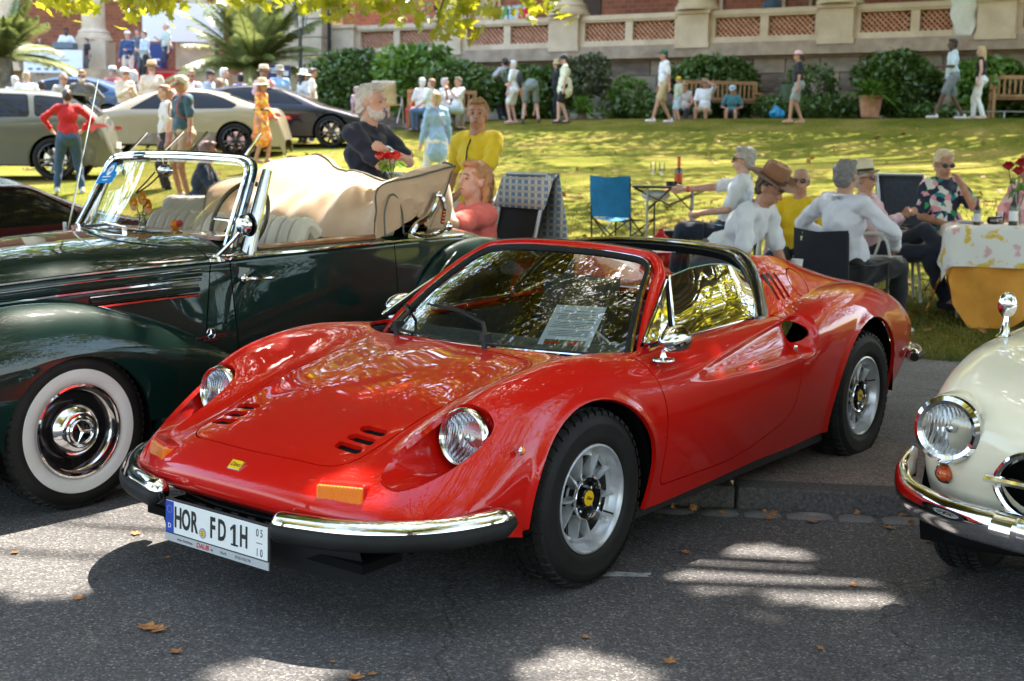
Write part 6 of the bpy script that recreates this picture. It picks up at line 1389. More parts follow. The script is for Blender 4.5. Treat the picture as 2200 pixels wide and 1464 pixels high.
# ================================================================== people
DEFMAT = {}
def vox(prims, vs, smooth=3, disp=None):
    """one continuous skin over tapered limbs: prims = ('c', a, b, ra, rb) or ('e', centre, radii, rot)"""
    b = MB()
    for p in prims:
        if p[0] == 'c':
            a, c = Vector(p[1]), Vector(p[2]); ra, rb = p[3], p[4]; d = c-a; L = d.length
            if L < 1e-4: b.ball(a, ra, 10, 8); continue
            n = d/L; pts = []; rad = []
            for k in range(4): t = PI/2*(k+.5)/4; pts.append(a-n*ra*math.cos(t)); rad.append(ra*math.sin(t))
            pts.append(a); rad.append(ra); pts.append(c); rad.append(rb)
            for k in range(4): t = PI/2*(3.5-k)/4; pts.append(c+n*rb*math.cos(t)); rad.append(rb*math.sin(t))
            fl = p[5] if len(p) > 5 else 1.; b.tube(pts, rad, 12, flat=fl)
        else: b.ball(p[1], p[2], 14, 10, p[3] if len(p) > 3 else None)
    me = bpy.data.meshes.new('t'); me.from_pydata(b.v, [], b.f); o = bpy.data.objects.new('t', me); COL.objects.link(o)
    r = o.modifiers.new('r', 'REMESH'); r.mode = 'VOXEL'; r.voxel_size = vs
    s = o.modifiers.new('s', 'SMOOTH'); s.factor = .5; s.iterations = smooth
    dg = bpy.context.evaluated_depsgraph_get(); m2 = bpy.data.meshes.new_from_object(o.evaluated_get(dg)); bpy.data.objects.remove(o); bpy.data.meshes.remove(me)
    if disp:
        n = len(m2.vertices); co = np.empty(n*3); no = np.empty(n*3); m2.vertices.foreach_get('co', co); m2.vertices.foreach_get('normal', no); co = co.reshape(-1, 3); no = no.reshape(-1, 3)
        amp, sc = disp; ph = np.random.RandomState(int(abs(co.sum()*10)) % 9999).uniform(0, 6, 6)
        # folds: a few crossing wave trains bent by slower ones
        x, y, z = co.T*sc; w = np.sin(1.0*z+1.7*np.sin(.8*x+ph[0])+1.3*np.sin(.9*y+ph[1])+ph[2])+.7*np.sin(1.7*z-1.1*x+1.5*np.sin(1.1*y+ph[3])+ph[4])+.5*np.sin(2.3*y+2.1*x+1.2*np.sin(1.3*z)+ph[5])
        co += no*(amp*w)[:, None]; m2.vertices.foreach_set('co', co.ravel()); m2.update()
    m2.shade_smooth(); return m2
def ik(a, t, l1, l2, pole):
    a, t, pole = Vector(a), Vector(t), Vector(pole); d = t-a; L = min(d.length, (l1+l2)*.998); d.normalize(); t = a+d*L
    c = (l1*l1-l2*l2+L*L)/(2*L); h = math.sqrt(max(0, l1*l1-c*c)); q = pole-d*pole.dot(d); q = q.normalized() if q.length > 1e-5 else d.orthogonal().normalized()
    return a+d*c+q*h, t
SK = {'f': 'skin', 't': 'skin_tan', 'd': 'skin_dark'}
def person(label, loc, face, H=1.75, lod=.016, pose='stand', top=None, bottom=None, shoes=(.05, .04, .04), hair=('short', (.3, .2, .1)), hat=None, skin='f', sleeve='short', legs='long', extras=(), group='spectators strolling on the lawn', fat=1., sex='m', lean=None, head=(0, 0), pv=None, L=None, R=None, FL=None, FR=None, KL=None, KR=None, EL=None, ER=None, twist=0., topmat=None, botmat=None, skirt=False, side=0., long_top=.0, facing=None):
    """local frame: +X forward, +Y left, z up, metres for a 1.75 m person, then scaled by H"""
    k = H/1.75; o = thing('person', label, 'person', loc, face, group); o.scale = (k, k, k)
    SKM = M[SK[skin]]; near = lod < .012
    pz = {'stand': .95, 'sit': .50, 'ground': .18, 'bend': .93, 'squat': .32}[pose] if pv is None else pv
    ln_ = {'stand': .02, 'sit': -.08, 'ground': -.1, 'bend': 1.25, 'squat': .35}[pose] if lean is None else lean
    P = Vector((0, 0, pz)); up = Vector((math.sin(ln_), side, math.cos(ln_))).normalized(); tw = Matrix.Rotation(twist, 3, 'Z'); lat = tw @ Vector((0, 1, 0)); lat = (lat-up*lat.dot(up)).normalized(); fwd = lat.cross(up).normalized()
    wd = .172 if sex == 'm' else .15; hp = .095 if sex == 'm' else .10
    ch = P+up*.30; nk = P+up*.52; shc = P+up*.475
    sL, sR = shc+lat*wd, shc-lat*wd
    if pose == 'sit': defs = dict(FL=(.42, .12, .08), FR=(.42, -.12, .08), KL=(1, .1, 1), KR=(1, -.1, 1), L=(.30, .15, .62), R=(.30, -.15, .62))
    elif pose == 'squat': defs = dict(FL=(.15, .17, .08), FR=(.12, -.17, .08), KL=(1, .3, .8), KR=(1, -.3, .8), L=(.45, .08, .55), R=(.45, -.08, .55))
    elif pose == 'ground': defs = dict(FL=(.7, .12, .08), FR=(.7, -.12, .08), KL=(0, 0, 1), KR=(0, 0, 1), L=(.30, .15, .4), R=(.30, -.15, .4))
    elif pose == 'bend': defs = dict(FL=(.0, .13, .08), FR=(.0, -.13, .08), KL=(1, 0, 0), KR=(1, 0, 0), L=(.50, .10, .25), R=(.50, -.10, .25))
    else: defs = dict(FL=(0, .11, .08), FR=(.0, -.11, .08), KL=(1, .05, 0), KR=(1, -.05, 0), L=(.06, .27, .84), R=(.06, -.27, .84))
    g = lambda v, n: Vector(v if v is not None else defs[n])
    FL, FR, KL, KR = g(FL, 'FL'), g(FR, 'FR'), g(KL, 'KL'), g(KR, 'KR'); L, R = g(L, 'L'), g(R, 'R')
    eL = Vector(EL) if EL is not None else Vector((-.6, .5, -.5)); eR = Vector(ER) if ER is not None else Vector((-.6, -.5, -.5))
    hl = lat if pose != 'x' else lat; hL, hR = P+Vector((0, hp, -.02)), P+Vector((0, -hp, -.02))
    kL, FL = ik(hL, FL, .44, .44, KL); kR, FR = ik(hR, FR, .44, .44, KR)
    elL, L = ik(sL, L, .29, .26, eL); elR, R = ik(sR, R, .29, .26, eR)
    hy, hpit = head; fh = (Matrix.Rotation(hy, 3, 'Z') @ fwd); 
    if pose == 'bend': fh = Vector((.6, 0, -.8))
    hu = (Vector((0, 0, 1))*.8+up*.4).normalized() if pose != 'bend' else up
    fh = (fh-hu*fh.dot(hu)).normalized(); rotp = Matrix.Rotation(hpit, 3, hu.cross(fh)); fh = rotp @ fh; hu2 = rotp @ hu
    hc = nk+hu*.150+fh*.025; hl_ = hu2.cross(fh).normalized(); HR = Matrix((fh, hl_, hu2)).transposed()
    hp_ = lambda x, y, z: hc+HR @ Vector((x, y, z))
    f = fat; fb = 1+(f-1)*1.5
    # skin body
    bodyp = [('e', ch+up*.05, (.10*f, .145, .155), Matrix((fwd, lat, up)).transposed()), ('e', P+up*.08+fwd*.01*fb, (.11*fb, .145*f, .15), Matrix((fwd, lat, up)).transposed()), ('c', P, P+up*.06, .13*f, .125*f),
             ('c', sL, sR, .050, .050), ('c', nk-up*.05, hc-hu2*.03, .062, .055), ('c', hL, kL, .085*f, .055), ('c', kL, FL+Vector((0, 0, .0)), .054, .036), ('c', hR, kR, .085*f, .055), ('c', kR, FR, .054, .036),
             ('c', sL, elL, .046, .038), ('c', elL, L, .039, .026), ('c', sR, elR, .046, .038), ('c', elR, R, .039, .026),
             ('e', hp_(-.008, 0, .022), (.093, .074, .095), HR), ('e', hp_(.022, 0, -.045), (.066, .056, .068), HR), ('c', hp_(.045, 0, -.085), hp_(.05, 0, -.078), .026, .026), ('c', hp_(.088, 0, .012), hp_(.103, 0, -.022), .010, .015),
             ('e', hp_(-.005, .074, -.005), (.018, .010, .030), HR), ('e', hp_(-.005, -.074, -.005), (.018, .010, .030), HR), ('c', hp_(.083, .03, .022), hp_(.083, -.03, .022), .014, .014), ('c', hp_(.085, .012, -.056), hp_(.085, -.012, -.056), .010, .010)]
    for foot, kn in ((FL, kL), (FR, kR)): bodyp.append(('c', foot, foot+Vector((.13, 0, -.04)), .035, .028))
    for hand, el, sg in ((L, elL, 1), (R, elR, -1)):
        d = (hand-el).normalized(); s = Vector((0, sg, 0)) if abs(d.y) < .8 else Vector((1, 0, 0)); s = (s-d*s.dot(d)).normalized(); n = d.cross(s)
        bodyp.append(('c', hand+d*.02, hand+d*.075, .030, .034, .75))
        q = s.cross(d); inn = -s*.35*0
        for j in range(4):
            off = n*(-.027+.018*j); b0 = hand+d*.08+off; l = (.030, .036, .034, .026)[j]; cur = -s*.4; b1 = b0+(d+cur*.4).normalized()*l; b2 = b1+(d+cur*1.6).normalized()*l*.9
            rr = .0085 if near else .011; bodyp += [('c', b0, b1, rr, rr), ('c', b1, b2, rr, rr*.8)]
        bodyp.append(('c', hand+d*.03-n*.025, hand+d*.085-n*.05-s*.015, .012, .009))
    body = link('body', vox(bodyp, lod*.62 if near else lod*.8, 2 if near else 1), o); body.data.materials.append(SKM)
    # clothes
    tm = topmat or cloth(top if top else (.5, .5, .5)); bm_ = botmat or cloth(bottom if bottom else (.1, .1, .15))
    if top is not None or topmat is not None:
        t = [('e', ch+up*.05, (.125*f, .172, .17), Matrix((fwd, lat, up)).transposed()), ('e', P+up*.12+fwd*.015*fb, (.132*fb, .163*f, .17), Matrix((fwd, lat, up)).transposed()), ('c', sL-lat*.02, sR+lat*.02, .074, .074, 1.), ('c', P+up*.02, P+up*.1, .145*f, .14*f), ('c', nk-up*.035, nk-up*.02, .072, .07)]
        for s_, e_, h_ in ((sL, elL, L), (sR, elR, R)):
            if sleeve == 'none': continue
            if sleeve == 'short': t.append(('c', s_, s_.lerp(e_, .78), .066, .062))
            else: t += [('c', s_, e_, .064, .052), ('c', e_, e_.lerp(h_, .9), .054, .042)]
        if long_top: t += [('c', P+Vector((0, 0, .08)), P-Vector((0, 0, long_top)), .165*f, .185*f)]
        sh = link('shirt', vox(t, lod, 3, (.0052 if near else .005, 30)), o); sh.data.materials.append(tm)
        if near:
            b = MB(); c = nk-up*.0
            for sg in (1, -1): b.add([nk+lat*.06*sg-up*.005-fwd*.04, nk+lat*.075*sg-up*.04+fwd*.01, nk+lat*.035*sg+fwd*.085-up*.085, nk+lat*.008*sg+fwd*.088-up*.045, nk+lat*.045*sg+fwd*.045+up*.012], [(0, 1, 2, 3, 4), (4, 3, 2, 1, 0)])
            b.add([nk-fwd*.07+lat*a*.055+up*u_ for a in (-1, 0, 1) for u_ in (-.02, .018)], [(0, 1, 3, 2), (2, 3, 5, 4), (2, 3, 1, 0), (4, 5, 3, 2)]); b.obj('collar', tm, sh)
    if skirt:
        t = [('c', P+up*.10, P+Vector((0, 0, -.02)), .125, .15), ('c', P+Vector((0, 0, -.05)), P+Vector((.0, 0, -.42 if legs != 'maxi' else -.75)), .15, .20)]
        q = link('skirt', vox(t, lod, 3, (.009, 22)), o); q.data.materials.append(bm_)
    elif legs != 'none':
        fr = {'long': 1., 'short': 0.0, 'crop': .62}[legs]; t = [('c', P+Vector((0, .02, .03)), P+Vector((0, -.02, .03)), .14*f, .14*f), ('e', P+Vector((-.03, 0, -.02)), (.14*f, .165*f, .12))]
        for h_, k_, f_ in ((hL, kL, FL), (hR, kR, FR)):
            if legs == 'short': t.append(('c', h_, h_.lerp(k_, .80), .102*f, .088))
            else: t += [('c', h_, k_, .10*f, .075), ('c', k_, k_.lerp(f_, .96 if legs == 'long' else .6), .073, .056)]
        q = link('trousers' if legs == 'long' else 'shorts', vox(t, lod, 3, (.004, 24)), o); q.data.materials.append(bm_)
    for foot in (FL, FR):
        up_ = 1 if pose != 'ground' else 0; t = [('c', foot+Vector((-.045, 0, -.035)), foot+Vector((.06, 0, -.04)), .040, .038), ('c', foot+Vector((.06, 0, -.04)), foot+Vector((.165, 0, -.048)), .040, .030), ('c', foot+Vector((-.03, 0, -.02)), foot+Vector((-.02, 0, .01)), .042, .040)]
        q = link('shoe', vox(t, max(.009, lod*.8), 2), o); q.data.materials.append(cloth(shoes, .1, .5))
    # hair and hats
    st, hc_ = hair
    if st != 'bald':
        hm = noisy(mat('hair', hc_, .55), tuple(c*.7 for c in hc_), tuple(min(1, c*1.15) for c in hc_), 14, 5, .3, .7, .7, 60, .006, stretch=(1, 1, .35))
        t = [('e', hp_(-.022, 0, .040), (.092, .083, .088), HR), ('e', hp_(-.045, 0, -.01), (.060, .076, .075), HR)]
        if st in ('short', 'full', 'bob', 'long', 'bun'): t.append(('e', hp_(.030, 0, .095), (.062, .060, .030), HR))
        if st == 'full': t += [('e', hp_(.02, .02, .100), (.062, .055, .028), HR), ('e', hp_(-.042, 0, .035), (.068, .078, .080), HR), ('c', hp_(-.06, .02, -.05), hp_(-.055, -.03, -.045), .042, .042)]
        if st == 'thin': t = [('e', hp_(-.040, 0, .015), (.075, .082, .075), HR), ('e', hp_(-.01, 0, .085), (.065, .055, .032), HR)]
        if st in ('bob', 'long'):
            e = -.13 if st == 'bob' else -.30
            t += [('c', hp_(-.045, .064, .03), hp_(-.045, .078, e*.8), .030, .022), ('c', hp_(-.045, -.064, .03), hp_(-.045, -.078, e*.8), .030, .022), ('c', hp_(-.07, .02, .02), hp_(-.085, .03, e), .050, .035), ('c', hp_(-.07, -.02, .02), hp_(-.085, -.03, e), .050, .035)]
        if st == 'bun': t.append(('e', hp_(-.115, 0, .03), (.045, .045, .045)))
        if st == 'pony': t += [('c', hp_(-.10, 0, .05), hp_(-.15, 0, -.10), .03, .02)]
        hh = link('hair', vox(t, lod*.7 if near else .012, 1, (.0035 if near else .002, 90)), o); hh.data.materials.append(hm)
    if near:
        dk = mat('brow', tuple(c*.6 for c in hc_), .8); lp = mat('lips', (.42, .14, .11), .45)
        for sg in (1, -1):
            b = MB(); b.ball(hp_(.074, .031*sg, .006), (.010, .012, .0062), 12, 8, HR); ey = b.obj('eye', mat('eye_white', (.32, .27, .25), .3), o); b = MB(); b.ball(hp_(.082, .031*sg, .006), (.004, .0062, .0056), 10, 6, HR); b.obj('iris', mat('iris', (.02, .02, .025), .2), ey)
            b = MB(); b.tube([hp_(.094, .012*sg, .026), hp_(.094, .03*sg, .032), hp_(.080, .052*sg, .026)], [.004, .0045, .003], 6); b.obj('eyebrow', dk, o)
        b = MB(); b.tube([hp_(.086, .022, -.058), hp_(.0965, .008, -.0555), hp_(.0965, -.008, -.0555), hp_(.086, -.022, -.058)], [.002, .0045, .0045, .002], 6); b.obj('mouth', lp, o)
    if hat:
        kind, hcol = hat; hm = cloth(hcol, .15, .8); hm2 = cloth((.03, .03, .03))
        mt = Matrix.Translation(hp_(-.012, 0, .062)) @ HR.to_4x4()
        b = MB()
        if kind == 'cap':
            b.lathe([(.100, -.01), (.100, .02), (.085, .062), (.05, .083), (.0005, .088)], 20); b.prism([(.05, -.075), (.05, .075), (.13, .055), (.165, .02), (.165, -.02), (.13, -.055)], -.006, .002); 
        else:
            w = {'brim': .19, 'sun': .20, 'fedora': .15, 'straw': .165, 'bucket': .14}[kind]; br = [(.098, .0)]
            P_ = []
            for j in range(33):
                a = 2*PI*j/32; c_, s_ = math.cos(a), math.sin(a); curl = .045*abs(s_)**3 if kind == 'brim' else .01*math.cos(2*a)-.015*(kind in ('sun', 'bucket'))*2
                P_.append([(.1*c_, .092*s_, 0), ((.1+(w-.1)*.5)*c_, (.092+(w-.1)*.5)*s_, curl*.3-.004), (w*c_, (w-.008)*s_, curl)])
            b.grid(P_); b.grid([[(x, y, z-.004) for x, y, z in row[::-1]] for row in P_])
            b.lathe([(.1, -.005), (.099, .05), (.09, .105 if kind != 'bucket' else .09), (.07, .118 if kind != 'bucket' else .10), (.03, .105), (.0005, .10)], 24)
        q = b.obj('hat', hm, o, ang=50); q.matrix_local = mt
        if kind in ('fedora', 'brim', 'straw'):
            b = MB(); b.lathe([(.1025, .002), (.102, .028)], 24); q2 = b.obj('hat_band', hm2 if kind != 'brim' else cloth((.12, .05, .03)), q)
    for e in extras:
        if e == 'sunglasses':
            b = MB()
            for sg in (1, -1): b.ball(hp_(.094, .033*sg, .004), (.008, .028, .020), 12, 8, HR); b.tube([hp_(.09, .058*sg, .010), hp_(.02, .080*sg, .012), hp_(-.01, .082*sg, .0)], .003, 5)
            b.tube([hp_(.099, .01, .010), hp_(.099, -.01, .010)], .003, 5); b.obj('sunglasses', M['black_gloss'], o)
        if e == 'beard':
            q = link('beard', vox([('e', hp_(.038, 0, -.075), (.060, .058, .048), HR), ('c', hp_(.01, .062, -.03), hp_(.03, .045, -.08), .016, .02), ('c', hp_(.01, -.062, -.03), hp_(.03, -.045, -.08), .016, .02)], .008, 1, (.002, 90)), o); q.data.materials.append(noisy(mat('beard', (.6, .57, .53), .8), (.5, .45, .42), (.65, .62, .58), 40))
        if e == 'watch':
            d = (L-elL).normalized(); b = MB(); b.tube([L-d*.02, L+d*.008], .034, 10); b.ball(L-d*.006+fwd*.03, .018, 10, 6); b.obj('watch', M['dull_chrome'], o)
        if e == 'wristband':
            for h_, e_ in ((R, elR),): d = (h_-e_).normalized(); b = MB(); b.tube([h_-d*.022, h_-d*.004], .031, 12, caps=False); b.obj('wristband', mat('red_band', (.7, .05, .02), .5), o)
        if e == 'straps':
            b = MB()
            for sg in (1, -1): b.tube(spl([shc+lat*.12*sg-fwd*.13-up*.1, shc+lat*.115*sg-fwd*.03+up*.085, shc+lat*.115*sg+fwd*.12-up*.02, P+lat*.13*sg+fwd*.15+up*.25, P+lat*.16*sg+up*.2], 5), .017, 6, flat=.5)
            b.obj('backpack_strap', cloth((.35, .06, .03)), o)
        if e == 'strap': b = MB(); b.tube(spl([shc+lat*.13+up*.08, shc-fwd*.15+lat*.05, P-fwd*.16-lat*.08+up*.2, P-lat*.17+up*.08], 5), .012, 6, flat=.4); b.obj('bag_strap', cloth((.2, .09, .06)), o)
        if e == 'backpack': q = link('backpack', vox([('e', ch-fwd*.19, (.08, .13, .2), Matrix((fwd, lat, up)).transposed())], .014, 2), o); q.data.materials.append(cloth((.05, .055, .06)))
        if e == 'placket': b = MB(); b.tube([nk+fwd*.085-up*.04, ch+up*.12+fwd*.125, ch+up*.02+fwd*.142, P+up*.16+fwd*.148], .006, 5); b.obj('placket', cloth((.02, .015, .02)), sh)
        if e == 'belt': b = MB(); b.tube([P+up*.18+Vector((math.cos(a)*.155, math.sin(a)*.18, 0)) for a in np.linspace(0, 2*PI, 17)[:-1]], .018, 6, closed=True); b.obj('belt', M['black'], o)
    o['hL'] = 0; del o['hL']
    return o, dict(L=L, R=R, k=k, o=o, hp=hp_)
def toward(u, v, Y, du):      # yaw for a person looking to image direction du (0 = at the camera, 90 = image left, -90 = image right, 180 = away)
    return math.radians(-90-du)
def standY(label, u, vt, Y, H, du, **k):
    p = atY(u, vt, Y); p.z -= H; return person(label, p, math.radians(-90-du)-math.atan2(p.x, p.y), H=H, **k)
def stand(label, u, vf, vt, du, Y=None, **k):
    """feet at pixel (u, vf), top of the head at vt"""
    p = ground(u, vf) if Y is None else atY(u, vf, Y)
    if Y is not None: p.z = terrain(p.x, p.y) if k.pop('onground', False) else p.z
    hgt = (vf-vt)/FPX*p.y*k.pop('hs', 1.) ; return person(label, p, math.radians(-90-du)-math.atan2(p.x, p.y), H=hgt/1.005 if 'pose' not in k else k.pop('H', 1.75), **k)
LB = (.32, .50, .78); WH = (.78, .78, .80); NV = (.012, .016, .035); YE = (.80, .56, .02); BG = (.55, .47, .34); JN = (.03, .07, .13); KH = (.50, .37, .19)
# standing behind the cabriolet
standY('white haired bearded man in navy polo with folded arms behind the green cabriolet', 787, 178, 9.0, 1.84, -55, lod=.011, top=NV, bottom=(.35, .32, .26), hair=('full', (.60, .56, .50)), fat=1.06, L=(.235, -.10, 1.31), R=(.21, .12, 1.27), EL=(.3, .9, -.5), ER=(.3, -.9, -.5), extras=('beard', 'watch'), head=(.15, 0), group='men standing by the cabriolet')
standY('tanned man in bright yellow short sleeved shirt behind the woman in coral', 1029, 209, 10.0, 1.76, 38, lod=.011, topmat=cloth(YE), bottom=(.45, .43, .4), hair=('short', (.36, .20, .09)), skin='t', fat=1.05, L=(.34, .10, 1.04), R=(.03, -.30, .93), EL=(.2, .9, -.6), extras=('placket',), head=(.55, 0), group='men standing by the cabriolet')
stand('blonde woman in long light blue shirt and white trousers seen from behind', 937, 425, 201, 160, Y=20.5, topmat=cloth(LB), bottom=WH, sex='f', sleeve='long', hair=('short', (.50, .38, .20)), long_top=.18, head=(.5, 0), extras=('strap',), FL=(.05, .14, .08), FR=(-.05, -.14, .08))
stand('person in red sweater and blue jeans with dark bun seen from behind', 150, 418, 195, 175, top=(.50, .012, .015), bottom=JN, hair=('bun', (.05, .03, .025)), sleeve='long', fat=1.1, L=(.22, .26, 1.08), R=(.22, -.26, 1.08), EL=(-.3, 1, 0), ER=(-.3, -1, 0), shoes=(.5, .48, .42), FL=(.02, .20, .08), FR=(-.02, -.2, .08))
stand('grey haired man in teal polo with red backpack straps and khaki shorts', 397, 432, 167, 62, Y=19.0, top=(.045, .10, .14), bottom=KH, legs='short', hair=('full', (.72, .68, .60)), extras=('sunglasses', 'straps'), skin='t', shoes=(.5, .5, .5))
stand('woman in black trousers half hidden behind the man in the teal polo', 362, 425, 186, 80, Y=20.5, top=(.65, .6, .55), bottom=(.02, .02, .02), sex='f', hair=('long', (.30, .16, .08)), shoes=(.6, .6, .6))
OR = pattern_cloth((.80, .30, .02), [(.75, .16, .08), (.85, .55, .10), (.80, .35, .20)], 16, 'orange_print')
stand('woman in orange patterned dress and wide straw hat', 562, 352, 176, -62, Y=24.0, topmat=OR, botmat=OR, skirt=True, sex='f', sleeve='long', hair=('long', (.28, .12, .05)), hat=('sun', (.62, .48, .30)), extras=('belt',), FL=(.10, .08, .08), FR=(-.10, -.08, .08), L=(.2, .2, 1.0), R=(.15, -.22, .92), skin='t', shoes=(.35, .2, .1))
# crowd behind the modern cars
def bust(label, u, vt, Y, du, **k):
    p = atY(u, vt, Y); H = k.pop('H', 1.74)*(1.08 if Y > 29 else 1); p.z -= H; return person(label, p, math.radians(-90-du)-math.atan2(p.x, p.y), H=H, lod=.022, group='crowd before the stage', **k)
bust('grey haired man in pale grey shirt at the far left behind the grey estate car', 32, 163, 29, 170, top=(.55, .56, .55), hair=('full', (.55, .52, .5)))
bust('man in plain white t-shirt seen from behind at the far left', 56, 152, 27, 178, top=(.80, .80, .80), hair=('short', (.45, .33, .22)), fat=1.15)
bust('man in beige shirt leaning with sunglasses behind the grey estate car', 128, 155, 26, -40, top=(.48, .44, .38), hair=('thin', (.25, .2, .17)), sleeve='long', extras=('sunglasses',), L=(.1, .4, 1.1), skin='t', lean=.15)
bust('bearded man in dark grey shirt with hands on hips behind the grey estate car', 176, 150, 25.5, 10, top=(.12, .11, .10), hair=('short', (.35, .2, .1)), sleeve='long', extras=('sunglasses', 'beard'), L=(-.02, .26, .98), R=(-.02, -.26, .98), EL=(-.1, 1, .1), ER=(-.1, -1, .1), skin='t')
bust('man in dark navy shirt between the two men at the far left', 88, 172, 31, 180, top=(.02, .03, .06), hair=('short', (.04, .03, .03)))
bust('man in cream jacket and white cap holding a white hat', 266, 147, 30.35, -25, top=(.58, .50, .38), hair=('thin', (.4, .35, .3)), hat=('cap', (.75, .75, .72)), sleeve='long', L=(.3, .05, 1.3), R=(.3, -.05, 1.28), extras=('sunglasses',), skin='t')
bust('grey haired person in dark grey jacket beside the white capped man', 288, 150, 31.7, 120, top=(.12, .11, .11), hair=('bob', (.5, .48, .46)), sleeve='long')
bust('tall man in pale linen jacket and straw hat seen from behind', 326, 134, 30.175, 175, top=(.60, .50, .38), hair=('thin', (.3, .2, .15)), hat=('straw', (.62, .44, .24)), sleeve='long', fat=1.2, H=1.82)
bust('person wearing a white hat with dark band near the red carpet', 242, 146, 33, 20, top=(.5, .1, .1), hair=('short', (.2, .15, .1)), hat=('fedora', (.7, .7, .68)), H=1.6)
bust('man in white shirt and sunglasses with backpack strap behind the champagne sedan', 411, 151, 30.7, 10, top=(.75, .75, .75), hair=('full', (.40, .25, .14)), extras=('sunglasses', 'straps'), skin='t')
bust('red haired man behind the shoulder of the man in the teal polo', 398, 168, 28.775, -30, top=(.5, .3, .2), hair=('short', (.35, .18, .08)), H=1.65)
bust('man in black cap and pale blue shirt behind the champagne sedan', 449, 152, 32.2, -60, top=(.45, .52, .62), hair=('short', (.15, .1, .08)), hat=('cap', (.02, .02, .03)), skin='t')
bust('woman with brown hair in white top behind the champagne sedan', 470, 168, 30.7, 170, top=(.75, .72, .7), sex='f', hair=('long', (.30, .16, .09)), H=1.62)
bust('white haired man in patterned olive shirt behind the champagne sedan', 478, 146, 32.7, -70, topmat=pattern_cloth((.35, .33, .22), [(.6, .55, .4), (.2, .2, .15)], 12, 'olive_print'), hair=('full', (.72, .70, .66)))
bust('person with black hair in purple patterned top before the palm', 517, 157, 31.2, 180, topmat=pattern_cloth((.25, .18, .35), [(.6, .4, .5), (.2, .3, .6)], 14, 'purple_print'), hair=('full', (.015, .012, .012)), sex='f', H=1.62)
bust('tall man in pale pink shirt and straw hat behind the orange dress', 568, 144, 30, 150, top=(.62, .38, .38), hair=('short', (.25, .14, .09)), hat=('fedora', (.65, .5, .35)), sleeve='long', extras=('straps',), H=1.85)
bust('man in light blue shirt and grey brimmed hat beside the palm', 601, 143, 32.7, 165, top=(.30, .48, .70), hair=('short', (.3, .25, .2)), hat=('bucket', (.42, .38, .30)), sleeve='long')
bust('woman in white wide hat shielding her eyes above the black car', 650, 152, 31.7, -120, top=(.7, .68, .62), sex='f', hair=('long', (.04, .03, .03)), hat=('sun', (.72, .68, .60)), H=1.62)
bust('man in cream shirt facing left above the black car', 668, 146, 32.7, -95, top=(.66, .62, .50), hair=('short', (.12, .08, .06)), skin='t')
bust('person in pink seated behind the black car beside the white haired man', 764, 186, 31, -60, top=(.6, .35, .38), hair=('short', (.3, .2, .15)), H=1.25)
bust('person in dark jacket and navy cap behind the pale slatted chair', 820, 176, 30.5, 30, top=(.03, .04, .07), hair=('short', (.1, .08, .06)), hat=('cap', (.02, .025, .05)), H=1.35)
# people on the stage
def stage(label, u, vt, du, Y=42.5, **k): p = atY(u, vt, Y); H = k.pop('H', 1.76); p.z -= H; return person(label, p, math.radians(-90-du)-math.atan2(p.x, p.y), H=H, lod=.028, group='people on the stage', **k)
stage('man in white cap, open blue blazer and pale trousers on the stage', 274, 68, 10, top=(.03, .07, .18), bottom=(.6, .5, .42), hat=('cap', (.75, .75, .75)), hair=('short', (.3, .2, .15)), sleeve='long', L=(.25, .0, 1.15))
stage('man in light blue shirt and black trousers standing on the stage', 311, 66, 60, Y=41.5, top=(.45, .52, .68), bottom=(.02, .02, .025), hair=('short', (.15, .1, .08)), sleeve='long', L=(.25, .05, 1.15), R=(.25, -.05, 1.1), fat=1.1)
stage('grey suited person partly behind the man in light blue on the stage', 296, 62, 30, Y=43.5, top=(.10, .11, .13), bottom=(.10, .11, .13), hair=('short', (.1, .08, .06)), sleeve='long')
stage('man in pale green shirt before the white screen holding a microphone', 358, 49, 70, Y=42.5, top=(.42, .50, .46), bottom=(.02, .03, .07), hair=('thin', (.2, .17, .15)), R=(.32, -.1, 1.25), fat=1.15)
stage('person in bright blue shirt standing far back behind the palm fronds', 458, 48, 0, Y=47, top=(.03, .12, .38), bottom=(.03, .03, .05), hair=('short', (.1, .08, .06)))
stage('man in white t-shirt behind the desk above the white banner', 142, 60, 0, Y=45.5, top=(.75, .75, .78), bottom=(.1, .1, .1), hair=('short', (.02, .015, .01)), skin='d', L=(.25, .25, 1.0), R=(.25, -.25, 1.0))
stage('seated person in black above the left part of the banner', 84, 80, -20, Y=45.5, top=(.015, .015, .015), bottom=(.1, .1, .1), hair=('bob', (.06, .04, .03)), H=1.3)
stage('person in black half hidden by the pedestal right of the desk', 187, 82, 60, Y=45.5, top=(.02, .02, .02), bottom=(.1, .1, .1), hair=('full', (.02, .02, .02)), H=1.3)
# on the terrace
def terr(label, u, vt, Y, du, **k): p = atY(u, vt, Y); H = k.pop('H', 1.76); p.z -= H; return person(label, p, math.radians(-90-du), H=H, lod=.026, group='people on the terrace', **k)
terr('man in cream shirt leaning on the balustrade under the hanging leaves', 911, 14, 40.5, 170, top=(.55, .48, .38), bottom=(.3, .25, .2), hair=('bald', (.5, .4, .3)))
terr('person in grey blue shirt with white rucksack seen from behind on the terrace', 1661, -22, 36, 180, top=(.12, .18, .26), bottom=(.15, .15, .2), hair=('short', (.1, .08, .06)), H=1.8)
